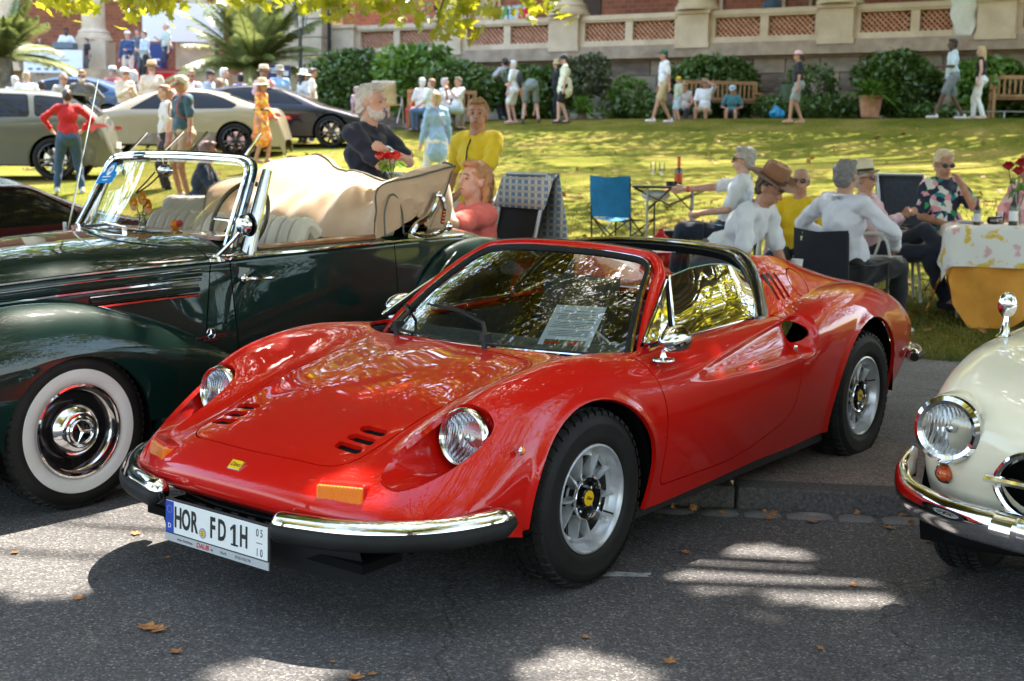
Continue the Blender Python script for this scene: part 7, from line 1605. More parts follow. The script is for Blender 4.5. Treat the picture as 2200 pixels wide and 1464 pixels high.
# along the path
stand('man in white t-shirt, beige shorts and green cap striding left', 1424, 266, 113, 70, top=WH, bottom=KH, legs='short', hair=('short', (.1, .07, .05)), hat=('cap', (.02, .12, .07)), FL=(.30, .08, .08), FR=(-.22, -.08, .10), L=(-.05, .25, .86), shoes=WH, skin='t')
stand('young woman with pink cap, black top and grey shorts walking left', 1711, 266, 115, 80, top=(.012, .012, .014), bottom=(.32, .32, .30), legs='short', sex='f', hair=('pony', (.06, .03, .02)), hat=('cap', (.75, .42, .42)), FL=(.18, .07, .08), FR=(-.14, -.07, .08), shoes=(.5, .3, .22), skin='t')
stand('dark skinned man in pale blue shirt and grey shorts walking left', 2040, 261, 89, 75, top=(.52, .62, .66), bottom=(.17, .19, .20), legs='short', hair=('short', (.012, .01, .01)), skin='d', FL=(.36, .08, .08), FR=(-.30, -.08, .12), L=(.28, .1, 1.15), shoes=(.6, .6, .6))
stand('blonde woman in black sleeveless top and white wide trousers walking left', 2102, 257, 104, 100, top=(.012, .012, .012), bottom=(.76, .75, .72), sex='f', sleeve='none', hair=('long', (.55, .38, .18)), L=(.02, .26, .9), R=(.02, -.26, .9), FL=(-.12, .08, .08), FR=(.14, -.08, .08), shoes=(.6, .5, .4))
stand('woman in white top and white shorts with small black rucksack', 1103, 267, 134, 120, top=WH, bottom=WH, legs='short', sex='f', hair=('short', (.62, .60, .57)), extras=('backpack',), R=(.2, -.1, 1.1), shoes=(.7, .35, .33), FL=(.05, .1, .08))
stand('person in pale printed top and dark leggings with elbows out', 1083, 266, 128, 150, Y=34, top=(.42, .42, .45), bottom=(.02, .03, .05), sex='f', hair=('bun', (.02, .015, .015)), L=(.05, .12, 1.12), R=(.05, -.12, 1.12), EL=(-.2, 1, .1), ER=(-.2, -1, .1), skin='t')
stand('person in orange top and grey shorts bending down to the ground', 1140, 266, 190, 175, pose='bend', H=1.72, top=(.75, .22, .06), bottom=(.20, .24, .23), legs='short', hair=('short', (.02, .02, .02)), FL=(0, .20, .08), FR=(0, -.20, .08), lean=1.75, L=(.3, .1, .15), R=(.3, -.1, .15))
stand('man in pale yellow shirt, dark cap and black shorts looking down', 1212, 267, 122, 85, top=(.76, .74, .52), bottom=(.012, .012, .012), legs='short', hair=('short', (.05, .04, .03)), hat=('cap', (.03, .035, .05)), long_top=.1, fat=1.1, head=(0, .45), FL=(.16, .1, .08), FR=(-.10, -.1, .08))
stand('person in black with straw hat and cream bag beside the man in black shorts', 1195, 266, 134, 60, Y=33.6, top=(.012, .012, .012), bottom=(.012, .012, .012), sex='f', hair=('short', (.05, .04, .03)), hat=('bucket', (.60, .45, .24)), sleeve='long')
def seated(label, u, vs, Y, du, seat=.44, **k):
    """pixel (u, vs) is the seat height point"""
    p = atY(u, vs, Y); k.setdefault('H', 1.72); p.z -= (seat+.02); return person(label, p, math.radians(-90-du)-math.atan2(p.x, p.y), pose='sit', pv=seat+.07, **k)
G1 = 'people sitting on the wooden benches'
seated('white haired woman in white on the left bench wearing red trousers', 905, 240, 32.5, 150, top=(.7, .7, .7), bottom=(.5, .02, .03), hair=('short', (.6, .58, .55)), sex='f', group=G1, lod=.02)
seated('woman in pale top and blue jeans sitting on the left bench', 925, 243, 32, 120, top=(.62, .68, .62), bottom=(.06, .12, .2), hair=('short', (.28, .15, .09)), sex='f', group=G1, lod=.02, fat=1.2)
seated('grey haired woman in white raising her hands on the left bench', 957, 240, 32.5, -60, top=(.7, .7, .74), bottom=(.3, .25, .2), hair=('short', (.5, .45, .42)), sex='f', group=G1, lod=.02, L=(.3, .05, .95), R=(.3, -.05, .93))
seated('man in white shirt and pale jeans eating on the left bench', 982, 240, 31.8, 55, top=WH, bottom=(.38, .48, .52), hair=('short', (.25, .2, .17)), skin='t', group=G1, lod=.02, L=(.28, .05, .98), R=(.3, -.05, .95))
seated('woman in sleeveless patterned top on the middle bench beside the child', 1470, 240, 32, 10, top=(.5, .45, .42), bottom=(.03, .03, .03), hair=('short', (.5, .35, .15)), sex='f', sleeve='none', extras=('sunglasses',), skin='t', group=G1, lod=.02, H=1.6)
seated('man in white polo on the bench shading his eyes with one hand', 1513, 242, 31.8, 12, top=(.78, .78, .80), bottom=(.55, .48, .30), legs='short', hair=('short', (.35, .25, .15)), L=(.16, .05, 1.22), EL=(.3, .8, -.3), extras=('sunglasses',), skin='t', group=G1, lod=.02)
seated('boy in teal t-shirt and grey cap hunched on the bench', 1573, 243, 31.4, 5, top=(.07, .22, .27), bottom=(.03, .03, .04), legs='short', hair=('short', (.1, .08, .06)), hat=('cap', (.42, .50, .58)), lean=.35, head=(0, .3), H=1.5, seat=.42, shoes=(.7, .7, .7), skin='t', group=G1, lod=.02)
stand('small child in printed shirt and yellow cap standing by the bench', 1456, 266, 168, 60, Y=31.0, top=(.55, .60, .42), bottom=(.45, .6, .65), legs='short', hair=('short', (.4, .25, .12)), hat=('cap', (.85, .65, .02)), shoes=(.6, .6, .6), group='child by the bench')
# ================================================================== picnic guests near the camera
G2 = 'picnic guests on folding chairs'
def seat2(label, u, vt, Y, du, pv=.51, dx=0., lod=.0105, **k):
    p = atY(u, vt, Y); zt = p.z; p.z = terrain(p.x, p.y) if Y > edge_y(p.x) else .1
    ln_ = k.get('lean', -.08); tall = pv+(.52)*math.cos(ln_)+.165+.125; kk = (zt-p.z)/tall; kk = min(1.12, max(.9, kk)); k.setdefault('group', G2)
    off = Vector((math.sin(ln_)*.52*kk+dx, 0, 0)); a = math.radians(-90-du)-math.atan2(p.x, p.y); base = p-Matrix.Rotation(a, 3, 'Z') @ off
    return person(label, base, a, H=1.75*kk, pose='sit', pv=pv, lod=lod, **k)
coral = (.78, .16, .13)
oc, ic = seat2('woman in coral blouse resting her chin on her hand beside the cabriolet', 1026, 341, 8.4, 62, top=coral, bottom=coral, legs='long', sex='f', hair=('bob', (.45, .22, .10)), L=(.22, .06, 1.13), EL=(.4, .8, -.8), R=(.32, -.12, .72), fat=1.12, head=(.1, -.1), lean=-.12)
oa, ia = seat2('white haired man in white shirt and jeans reaching to the folding table', 1603, 312, 12.6, 95, top=(.74, .76, .82), bottom=(.018, .025, .05), hair=('full', (.42, .40, .37)), R=(.62, -.05, .86), ER=(0, -.5, -.6), L=(.25, .2, .68), lean=-.22, FL=(.5, .1, .08), FR=(.45, -.12, .08), extras=('sunglasses', 'wristband'), shoes=(.02, .02, .02))
ob, ib = seat2('man in brown leather hat and white shirt bending over a camera', 1640, 356, 9.7, -62, pv=.62, lean=.72, top=(.76, .76, .80), bottom=(.05, .065, .08), legs='short', hair=('short', (.08, .05, .03)), hat=('brim', (.27, .12, .055)), L=(.52, .08, .56), R=(.50, -.10, .53), EL=(-.2, .6, -.7), ER=(-.2, -.6, -.7), FL=(.35, .2, .08), FR=(.25, -.2, .08), skin='t', extras=('wristband',), head=(0, .25), fat=1.08)
oy, iy = seat2('man in yellow polo and dark sunglasses sitting in a white garden chair', 1722, 358, 11.4, 8, top=(.80, .52, .01), bottom=(.02, .03, .06), hair=('thin', (.30, .27, .25)), extras=('sunglasses',), skin='t', L=(.28, .2, .68), R=(.30, -.16, .66), lean=-.2)
od, id_ = seat2('grey haired man in white long sleeved shirt seen from behind in a black camp chair', 1817, 338, 10.3, -142, top=(.74, .74, .82), bottom=(.010, .010, .011), sleeve='long', hair=('short', (.20, .19, .185)), L=(.2, .30, .70), R=(.30, -.22, .68), EL=(-.2, 1, -.3), ER=(-.2, -1, -.3), FL=(.52, .16, .08), FR=(.42, -.2, .08), shoes=(.72, .72, .72), fat=1.12, skin='t', head=(.1, 0))
oe, ie = seat2('man in pink shirt and pale straw fedora reclining with crossed legs', 1858, 352, 11.7, -66, pv=.48, lean=-.42, top=(.72, .50, .56), bottom=(.015, .02, .04), hair=('short', (.5, .5, .5)), hat=('fedora', (.70, .60, .42)), sleeve='long', L=(.15, .02, .80), R=(.18, -.05, .80), FL=(.70, -.12, .42), FR=(.62, -.08, .10), KL=(.3, 0, 1), skin='t', shoes=(.012, .012, .014), extras=('sunglasses',))
FLO = pattern_cloth((.015, .025, .05), [(.75, .35, .42), (.04, .32, .10), (.02, .03, .06), (.75, .72, .68), (.02, .25, .28), (.02, .03, .06)], 21, 'floral_print')
of, if_ = seat2('blonde woman in floral blouse and pale pink trousers with hand at her chin', 2028, 316, 11.9, -32, topmat=FLO, bottom=(.74, .56, .58), sex='f', hair=('short', (.68, .54, .34)), extras=('sunglasses',), L=(.23, .02, 1.0), EL=(.3, .6, -1), R=(.28, -.14, .66), skin='t', fat=1.15, head=(-.1, .25))
og, ig = seat2('red haired woman in pink printed top at the right edge', 2218, 328, 11.6, 40, topmat=pattern_cloth((.75, .42, .46), [(.8, .6, .6), (.6, .25, .3)], 18, 'pink_print'), bottom=(.3, .3, .35), sex='f', hair=('bob', (.50, .22, .10)), skin='t', fat=1.1)
oh, ih = seat2('fair haired person hardly seen behind the folded canvas top', 636, 333, 12.5, 150, top=(.4, .3, .2), bottom=(.1, .1, .1), hair=('full', (.50, .28, .13)), sex='f', pv=.46)
oi, ii = seat2('person in dark blue shirt and red trousers seated behind the cabriolet windscreen', 440, 300, 15.5, -80, top=(.012, .03, .07), bottom=(.35, .015, .02), hair=('short', (.3, .2, .15)), pv=.46, lean=.2, L=(.45, .1, .75), R=(.45, -.1, .75), skin='t')
# held or worn things that are separate
def at_hand(info, w='L'): return info['o'].matrix_basis @ info[w]
bpy.context.view_layer.update()
p = (at_hand(ib, 'L')+at_hand(ib, 'R'))/2+Vector((.05, -.03, .01)); cmr = thing('camera_body', 'black camera held in both hands by the man in the brown hat', 'camera', p, math.radians(10)); b = MB(); b.box((0, 0, 0), (.13, .07, .09)); b.box((0, 0, .055), (.05, .05, .035), taper=.7); o_ = b.obj('case', M['black'], cmr, smooth=False); o_.modifiers.new('b', 'BEVEL').width = .01
b = MB(); b.cyl((.02, -.03, -.005), (.05, -.15, -.02), .036, .042, 16); b.obj('lens_barrel', M['black_gloss'], cmr)
p = at_hand(ic, 'R')+Vector((-.06, -.06, -.02)); sh_ = thing('paper_sheet', 'blank white paper lying on the lap of the woman in coral', 'paper', p, .4); b = MB(); b.grid([[(x, y, -.10*x*1.2+.01*math.sin(9*x)) for y in (-.12, 0, .12)] for x in np.linspace(-.2, .2, 7)]); b.obj('sheet', mat('paper', (.75, .77, .82), .7), sh_)
# ------------------------------------------------------------------ chairs and tables
def R3(z): return Matrix.Rotation(z, 3, 'Z')
def camp_chair(label, p, rz, fab, group='folding camp chairs', logo=False):
    t = thing('camp_chair', label, 'chair', p, rz, group); fm = noisy(mat('chair_fabric', fab, .8), tuple(c*.8 for c in fab), fab, 9, bump=.3, bscale=30, dist=.01); st = M['black']
    b = MB(); w = .26
    for sg in (1, -1):
        for q0, q1 in (((-.24, sg*w, .02), (-.30, sg*w, .86)), ((.24, sg*w, .02), (.22, sg*w, .62))): b = MB(); b.cyl(q0, q1, .010, n=6); b.obj('post', st, t)

    for (a, c) in (((-.26, -w, .04), (-.26, w, .42)), ((-.26, w, .04), (-.26, -w, .42)), ((.24, -w, .04), (.24, w, .42)), ((.24, w, .04), (.24, -w, .42)), ((-.26, -w, .04), (.24, -w, .42)), ((.24, -w, .04), (-.26, -w, .42)), ((-.26, w, .04), (.24, w, .42)), ((.24, w, .04), (-.26, w, .42))):
        b = MB(); b.cyl(a, c, .009, n=6); b.obj('cross_brace', st, t)
    b = MB(); b.grid([[(x, y, .43-.05*math.cos(y/w*1.4)-.02*math.cos(x*5)) for y in np.linspace(-w, w, 9)] for x in np.linspace(-.26, .26, 7)]); b.obj('seat', fm, t)
    b = MB(); b.grid([[(-.27-.09*(z-.4)+.03*math.cos(y/w*1.5)*-1+.006*math.sin(13*z+9*y), y*(1+.02*math.sin(7*z)), z+(.02*abs(y/w) if z > .85 else 0)) for y in np.linspace(-w-.01, w+.01, 11)] for z in np.linspace(.42, .86, 9)]); bk = b.obj('backrest', fm, t)
    for sg in (1, -1): b = MB(); b.grid([[(x, sg*(w+y), .63-.03*math.sin(PI*(x+.27)/.5)) for y in (-.035, .035)] for x in np.linspace(-.27, .25, 6)]); b.obj('armrest', fm, t)
    if logo: b = MB(); b.box((-.325, .13, .80), (.004, .10, .035), Matrix.Rotation(-.1, 3, 'Y')); b.box((-.325, .15, .83), (.004, .03, .04), Matrix.Rotation(-.1, 3, 'Y')); b.obj('logo_patch', mat('patch', (.75, .7, .4), .6), bk, smooth=False)
    return t
def gp(u, v): return ground(u, v)
p = atY(1340, 480, 14.6); p.z = terrain(p.x, p.y); camp_chair('empty bright blue camp chair with black frame beside the folding table', p, math.radians(52), (.008, .18, .42))
q = od.matrix_basis.translation; camp_chair('black camp chair carrying the man in the white long sleeved shirt', Vector((q.x, q.y, q.z)), od.rotation_euler.z, (.012, .014, .022), logo=True)
q = oa.matrix_basis.translation; camp_chair('blue camp chair under the white haired man at the folding table', Vector(q), oa.rotation_euler.z, (.03, .16, .30))
def garden_chair(label, p, rz, fm, frame, back=1.12, w=.27, rec=.22, group='high backed garden chairs'):
    t = thing('garden_chair', label, 'chair', p, rz, group); b = MB(); x0 = -.24
    b = MB(); b.grid([[(x0-rec*(z-.42)+dx, y, z) for y in np.linspace(-w, w, 7)] for z, dx in zip(np.linspace(.42, back, 7), [0, .01, .015, .0, -.01, -.01, 0])]); o = b.obj('backrest', fm, t); o.modifiers.new('s', 'SOLIDIFY').thickness = .025
    b = MB(); b.grid([[(x, y, .43+.03*(x+.24)) for y in np.linspace(-w, w, 5)] for x in np.linspace(-.24, .26, 5)]); o = b.obj('seat', fm, t); o.modifiers.new('s', 'SOLIDIFY').thickness = .03
    for sg in (1, -1):
        b = MB(); b.tube([(x0-rec*(back-.42), sg*w, back), (x0, sg*w, .42)], .014, 8); b.tube(spl([(.26, sg*(w+.03), .03), (.20, sg*(w+.03), .45), (.12, sg*(w+.03), .64), (-.1, sg*(w+.03), .65), (-.30, sg*(w+.02), .64)], 4), .014, 8); b.tube([(-.30, sg*(w+.03), .03), (.05, sg*(w+.03), .45), (.1, sg*(w+.03), .62)], .013, 8); b.obj('side_frame', frame, t)
        b = MB(); b.box((-.05, sg*(w+.03), .665), (.42, .05, .02)); b.obj('armrest', M['black'] if frame is not M['wplastic'] else frame, t, smooth=False)
    b = MB(); b.tube([(x0-rec*(back-.42), -w, back), (x0-rec*(back-.42), w, back)], .014, 8); b.obj('top_rail', frame, t); return t
M['wplastic'] = mat('white_plastic', (.72, .72, .70), .4); M['navyfab'] = noisy(mat('navy_mesh', (.018, .028, .05), .7), (.014, .022, .04), (.024, .035, .06), 30); M['alu'] = mat('grey_tube', (.32, .33, .34), .35, .6); M['blackmesh'] = mat('black_mesh', (.012, .012, .013), .8)
q = of.matrix_basis.translation; garden_chair('navy high backed garden chair carrying the woman in the floral blouse', Vector(q)+Vector((-.12, .1, 0)), of.rotation_euler.z+.15, M['navyfab'], M['alu'])
q = og.matrix_basis.translation; garden_chair('navy high backed garden chair at the right edge behind the roses', Vector(q), og.rotation_euler.z, M['navyfab'], M['alu'])
q = oc.matrix_basis.translation; garden_chair('black mesh reclining chair with grey tubular frame carrying the woman in coral', Vector(q), oc.rotation_euler.z, M['blackmesh'], M['alu'], 1.32, rec=.22)
q = oy.matrix_basis.translation; garden_chair('white garden chair carrying the man in the yellow polo', Vector(q), oy.rotation_euler.z, M['wplastic'], M['wplastic'], .95, group='white garden chairs')
q = oe.matrix_basis.translation; garden_chair('white garden chair under the man in the straw fedora', Vector(q), oe.rotation_euler.z, M['wplastic'], M['wplastic'], 1.0, rec=.4, group='white garden chairs')
tan = noisy(mat('tan_cushion', (.42, .31, .2), .85), (.36, .26, .17), (.46, .35, .23), 6, bump=.3)
p = atY(722, 372, 9.2); garden_chair('tan quilted high backed chair beside the man in navy', Vector((p.x, p.y, .12)), math.radians(200), tan, M['alu'], 1.28)
p = atY(640, 372, 12.6); garden_chair('dark chair behind the folded canvas top', Vector((p.x, p.y, terrain(p.x, p.y))), math.radians(60), M['blackmesh'], M['alu'], .95)
p = atY(833, 240, 30); wc = garden_chair('pale slatted plastic chair by the shrubs behind the man in navy', Vector((p.x, p.y, p.z-.3)), math.radians(80), tan, M['alu'], .95)
# draped things
def drape(name, label, cat, P, m, **k):
    b = MB(); b.grid(P); o = b.obj(name, m, None, ang=None); o.modifiers.new('s', 'SOLIDIFY').thickness = .006; return tag(o, label, cat)
def checkm():
    m = mat('checked_cloth', (.4, .5, .6), .85); v = tc(m); s = nd(m, 'ShaderNodeSeparateXYZ'); ln(m, v, s.inputs[0]); L = []
    for i in (0, 2):
        a = nd(m, 'ShaderNodeMath', operation='MULTIPLY'); a.inputs[1].default_value = 150; ln(m, s.outputs[i], a.inputs[0]); c = nd(m, 'ShaderNodeMath', operation='SINE'); ln(m, a.outputs[0], c.inputs[0]); d = nd(m, 'ShaderNodeMath', operation='GREATER_THAN'); d.inputs[1].default_value = .35; ln(m, c.outputs[0], d.inputs[0]); L.append(d)
    x = nd(m, 'ShaderNodeMixRGB'); x.inputs[1].default_value = (.13, .21, .33, 1); x.inputs[2].default_value = (.50, .49, .42, 1); ln(m, L[0].outputs[0], x.inputs[0]); y = nd(m, 'ShaderNodeMixRGB'); y.inputs[2].default_value = (.42, .40, .34, 1); ln(m, L[1].outputs[0], y.inputs[0]); ln(m, x.outputs[0], y.inputs[1]); ln(m, y.outputs[0], bsdf(m).inputs['Base Color']); return m
ca = oc.rotation_euler.z; cm_ = Matrix.Translation(oc.location) @ Matrix.Rotation(ca, 4, 'Z')
P = []
for i, u in enumerate(np.linspace(-.30, .36, 16)):
    row = []
    for w in np.linspace(0, 1, 16):
        if w < .25: x = -.36-.08*w/.25; z = 1.10+.24*w/.25
        else: x = -.46-.10*(w-.25)-.10*max(0, u)*(w-.25); z = 1.345-.86*(w-.25)/.75
        row.append(cm_ @ Vector((x+.018*math.sin(u*26)*w-.02*math.sin(9*w+u*8)*w, u*(1+.12*w), z)))
    P.append(row)
drape('checked_shirt', 'blue and cream checked shirt draped over the back of the black mesh chair', 'shirt', P, checkm())
cm2 = Matrix.Translation(oy.location) @ Matrix.Rotation(oy.rotation_euler.z, 4, 'Z'); P = []
for u in np.linspace(-.27, .02, 10): P.append([cm2 @ Vector((-.33-.05*w-.03*(w < .1)+.012*math.sin(u*40)*w, u-.10*w+.0, .97-.66*w)) for w in np.linspace(0, 1, 12)])
drape('pink_towel', 'pale pink towel hanging over the back of the white garden chair', 'towel', P, cloth((.72, .44, .50)))
# dinner table on the right with two cloths
tp = atY(2160, 500, 11.1); tz0 = terrain(tp.x, tp.y); TZ = tz0+.77; ta = math.radians(-14)
tt = thing('folding_table', 'folding table under the floral and orange tablecloths on the right', 'table', (tp.x, tp.y, tz0), ta)
part('table_top', M['wplastic'], tt, lambda b: b.box((.18, 0, .75), (1.25, .80, .03)))
for sx in (-.38, .72):
    for sy in (-.32, .32): part('leg', M['alu'], tt, lambda b: b.cyl((sx, sy, 0), (sx, sy, .74), .014, n=8), smooth=True)
tm_ = tt.matrix_basis.copy()
def clothP(hx0, hx1, hy, drop, rot, zt, wav, seed, n=57, m=49, out=.03):
    P = []; r = random.Random(seed)
    for u in np.linspace(-1, 1, n):
        row = []
        for v in np.linspace(-1, 1, m):
            X, Y = u*(hx1-hx0+2*drop)/2, v*(hy+drop); X, Y = X*math.cos(rot)-Y*math.sin(rot), X*math.sin(rot)+Y*math.cos(rot)
            cx = (hx0+hx1)/2; hx = (hx1-hx0)/2; ox, oy = max(0, abs(X)-hx), max(0, abs(Y)-hy); d = math.hypot(ox, oy)
            x = cx+max(-hx, min(hx, X)); y = max(-hy, min(hy, Y)); s = d
            if s > 0:
                f = wav*min(1, s*3)*(math.sin((X+Y*.7)*13+seed)+.5*math.sin((X-Y)*21)); nx, ny = (ox/d*np.sign(X), oy/d*np.sign(Y)); x += nx*(out+.18*s+f); y += ny*(out+.18*s+f)
            row.append((x, y, zt-s*.98+.002))
        P.append(row)
    return P
for nm, lab, args, m in (('orange_tablecloth', 'plain orange undercloth hanging from the table on the right', (-.44, .82, .41, .50, .62, .768, .016, 1, 57, 49, .012), noisy(mat('orange_cloth', (.72, .30, .035), .85), (.62, .25, .03), (.76, .34, .05), 5, bump=.2)),):
    b = MB(); b.grid(clothP(*args)); o = b.obj(nm, m, None, ang=None); o.matrix_basis = tm_; tag(o, lab, 'tablecloth')
fm = mat('floral_tablecloth', (.75, .72, .68), .8); v = tc(fm); n1 = nd(fm, 'ShaderNodeTexNoise', _Scale=7., _Detail=3.); ln(fm, v, n1.inputs['Vector']); r1 = nd(fm, 'ShaderNodeValToRGB'); cr = r1.color_ramp; cr.elements[0].position = .36; cr.elements[0].color = (.68, .42, .42, 1); cr.elements[1].position = .63; cr.elements[1].color = (.72, .48, .06, 1)
for ps, c in ((.41, (.76, .73, .70, 1)), (.58, (.76, .74, .70, 1))): e = cr.elements.new(ps); e.color = c
ln(fm, n1.outputs[0], r1.inputs[0]); ln(fm, r1.outputs[0], bsdf(fm).inputs['Base Color'])
b = MB(); b.grid(clothP(-.45, .83, .42, .34, .0, .780, .010, 5, 57, 49, .045)); o = b.obj('floral_tablecloth', fm, None, ang=None); o.matrix_basis = tm_; tag(o, 'white tablecloth with yellow and pink blossoms on the table on the right', 'tablecloth')
def bottle(name, label, p, h, r, m, lab=None, cap=None, neck=.3):
    t = thing(name, label, 'bottle', p); b = MB(); b.lathe([(.0005, 0), (r, 0), (r, h*.52), (r*.9, h*.60), (r*.4, h*(1-neck)), (r*.34, h*.97), (r*.42, h*.975), (r*.42, h), (.0005, h)], 20); b.obj('glass', m, t)
    if lab: b = MB(); b.lathe([(r*1.02, h*.14), (r*1.02, h*.42)], 20); b.obj('label_band', lab, t)
    if cap: b = MB(); b.lathe([(r*.42, h*(1-neck*.9)), (r*.40, h*1.0), (.0005, h*1.005)], 14); b.obj('foil', cap, t)
    return t
def onT(u, dy): # a spot on the right hand table at pixel column u, dy metres behind the table centre
    Yd = tp.y+dy; q = atY(u, 480, Yd); return Vector((q.x, q.y, TZ+.008))
bottle('beer_bottle', 'brown swing top beer bottle on the floral tablecloth', onT(2098, -.15), .24, .030, mat('brown_glass', (.05, .018, .008), .08, spec=.8), mat('beer_label', (.55, .55, .6), .6))
bottle('wine_bottle', 'dark wine bottle with white label below the roses', onT(2176, -.1), .30, .036, mat('green_glass', (.02, .03, .008), .06, spec=.8), mat('wine_label', (.72, .74, .76), .6))
def glass(label, p, lying=False, stem=False, s=1.):
    t = thing('drinking_glass', label, 'glass', p, 0, 'drinking glasses'); b = MB()
    if stem: b.lathe([(.03*s, 0), (.028*s, .003), (.004, .006), (.0035, .075*s), (.02*s, .11*s), (.024*s, .15*s), (.021*s, .19*s)], 16)
    else: b.lathe([(.0005, .002), (.032, .0), (.040, .11), (.038, .11), (.031, .005)], 18)
    o = b.obj('bowl', M['clear'], t)
    if lying: t.rotation_euler = (0, PI/2, .3); t.location.z += .04
    return t
glass('tumbler lying on its side between the two bottles', onT(2125, 0), True); glass('tumbler standing beside the wine bottle', onT(2148, .12))
part_ = thing('plate_stack', 'white plates with dark rim on the floral tablecloth', 'plates', onT(2085, .1)); b = MB(); [b.lathe([(.0005, .003+k*.012), (.07, .003+k*.012), (.11, .014+k*.012), (.108, .018+k*.012)], 24) for k in range(2)]; b.obj('plate', M['wplastic'], part_)
# roses
def rose(par, p, r=.045, col=(.42, .004, .012)):
    b = MB(); key = 'rose_petal'
    if key not in M: M[key] = leafm('rose_petal', tuple(c*.7 for c in col), col, .2, 20)
    for k in range(16):
        a = k*2.4; rr = r*(.25+.75*k/16); u = Vector((math.cos(a), math.sin(a), 0)); s = Vector((-math.sin(a), math.cos(a), 0)); z = .6*r*(1-k/16); c = Vector(p); b.add([c+u*rr*.2-Vector((0, 0, r*.5)), c+u*rr*.8-s*r*.5+Vector((0, 0, z)), c+u*rr+Vector((0, 0, z+r*.25)), c+u*rr*.8+s*r*.5+Vector((0, 0, z))], [(0, 1, 2, 3)])
    return b.obj('rose_head', M[key], par, ang=None)
def roses(label, base, heads, vase=True, scale=1., lf=M['leaf_m']):
    t = thing('rose_bunch', label, 'flowers', base)
    if vase: b = MB(); b.lathe([(.0005, .0), (.035, 0), (.03, .10), (.04, .16)], 16); b.obj('vase', M['clear'], t)
    for h in heads: rose(t, h, .048*scale); b = MB(); b.tube([(0, 0, .02), Vector(h)*.5+Vector((0, 0, .02)), h], .004, 5); b.obj('stem', M['leaf_d'], t)
    b = MB(); r = random.Random(3)
    for k in range(9): addleaf(b, Vector(heads[k % len(heads)])*r.uniform(.45, .8)+Vector((r.uniform(-.04, .04), r.uniform(-.04, .04), 0)), .09*scale, r)
    b.obj('leaves', lf, t, smooth=False); return t
roses('dark red roses in a glass vase on the floral tablecloth at the right edge', onT(2183, .05), [(-.10, 0, .50), (.02, .03, .53), (.09, -.02, .49), (-.03, -.05, .46)], scale=1.25)
p = atY(842, 392, 7.35); roses('two bright red roses standing up before the man in navy', (p.x, p.y, p.z), [(-.065, 0, .14), (.02, .02, .145), (-.02, .03, .14)], vase=False, scale=.85)
# folding table in the middle of the lawn
fp_ = atY(1440, 400, 13.8); fz = terrain(fp_.x, fp_.y); ft = thing('camping_table', 'black folding camping table with bottle and glasses', 'table', (fp_.x, fp_.y, fz), math.radians(-6)); hT = fp_.z-fz; tw_ = 158*13.8/FPX
part('table_top', M['black'], ft, lambda b: b.box((0, 0, hT-.012), (tw_, .55, .024)))
for sx in (-1, 1):
    for sy in (-1, 1): part('leg', M['alu'], ft, lambda b: b.cyl((sx*tw_*.30, sy*.24, 0), (sx*tw_*.30, sy*.24, hT), .012, n=6), smooth=True); part('strut', M['black'], ft, lambda b: (b.cyl((sx*tw_*.48, sy*.24, hT-.03), (0, sy*.24, hT-.20), .007, n=5), b.cyl((0, sy*.24, hT-.03), (sx*tw_*.3, sy*.24, hT-.26), .007, n=5)), smooth=True)
part('storage_net', M['wplastic'], ft, lambda b: b.ball((-.15, -.1, hT-.10), (.16, .14, .06), 12, 6), smooth=True)
def onF(u, dy=0.): q = atY(u, 400, 13.8+dy); return Vector((q.x, q.y, fz+hT))
bottle('sparkling_bottle', 'orange foiled sparkling wine bottle on the black camping table', onF(1457), .315, .042, mat('dark_bottle', (.01, .012, .006), .08, spec=.8), mat('orange_label', (.70, .10, .02), .5), mat('orange_foil', (.75, .14, .02), .4), neck=.45)
glass('slender champagne glass at the left end of the black camping table', onF(1402), stem=True, s=1.3); glass('champagne glass second from the left on the black camping table', onF(1421, .1), stem=True, s=1.3)
tin = thing('ashtray', 'small dark round tin beside the sparkling wine bottle', 'tin', onF(1440, -.05)); part('tin_body', M['black'], tin, lambda b: b.lathe([(.0005, 0), (.045, 0), (.045, .05), (.0005, .05)], 16), smooth=True)
def bag(name, label, u, v, Y, w, h, m, cat='bag', d=.2):
    q = atY(u, v, Y); q.z = terrain(q.x, q.y); t = thing(name, label, cat, q); me = vox([('e', (0, 0, h*.42), (w/2, d/2, h*.45)), ('c', (0, 0, h*.5), (0, 0, h*.9), w*.33, w*.18)], .012, 2, (.012, 18)); o = link('bag_body', me, t); o.data.materials.append(m); return t
bag('carrier_bag', 'shiny red plastic carrier bag hanging beside the camping table leg', 1421, 505, 13.5, .26, .46, mat('red_plastic', (.62, .01, .015), .25))
bag('white_bag', 'small white plastic bag behind the red carrier bag', 1398, 505, 13.9, .28, .3, mat('white_bag', (.6, .62, .62), .4))
q = atY(1455, 505, 14.0); cb_ = thing('cool_box', 'black cool box under the camping table', 'box', (q.x, q.y, terrain(q.x, q.y))); part('box_body', M['black'], cb_, lambda b: (b.box((0, 0, .16), (.36, .28, .32)), b.box((0, 0, .335), (.38, .3, .03))))
q = atY(1712, 580, 9.9); cu = thing('paper_cup', 'white paper cup standing below the man with the camera', 'cup', (q.x, q.y, terrain(q.x, q.y))); zc_ = atY(1712, 557, 9.9).z-cu.location.z; part('cup_body', M['wplastic'], cu, lambda b: b.lathe([(.0005, zc_-.11), (.034, zc_-.11), (.044, zc_), (.046, zc_), (.034, zc_-.10), (.0005, zc_-.10)], 18), smooth=True); part('stand', M['black'], cu, lambda b: b.lathe([(.12, 0), (.12, .02), (.015, .03), (.015, zc_-.12), (.06, zc_-.115), (.0005, zc_-.112)], 14), smooth=True)
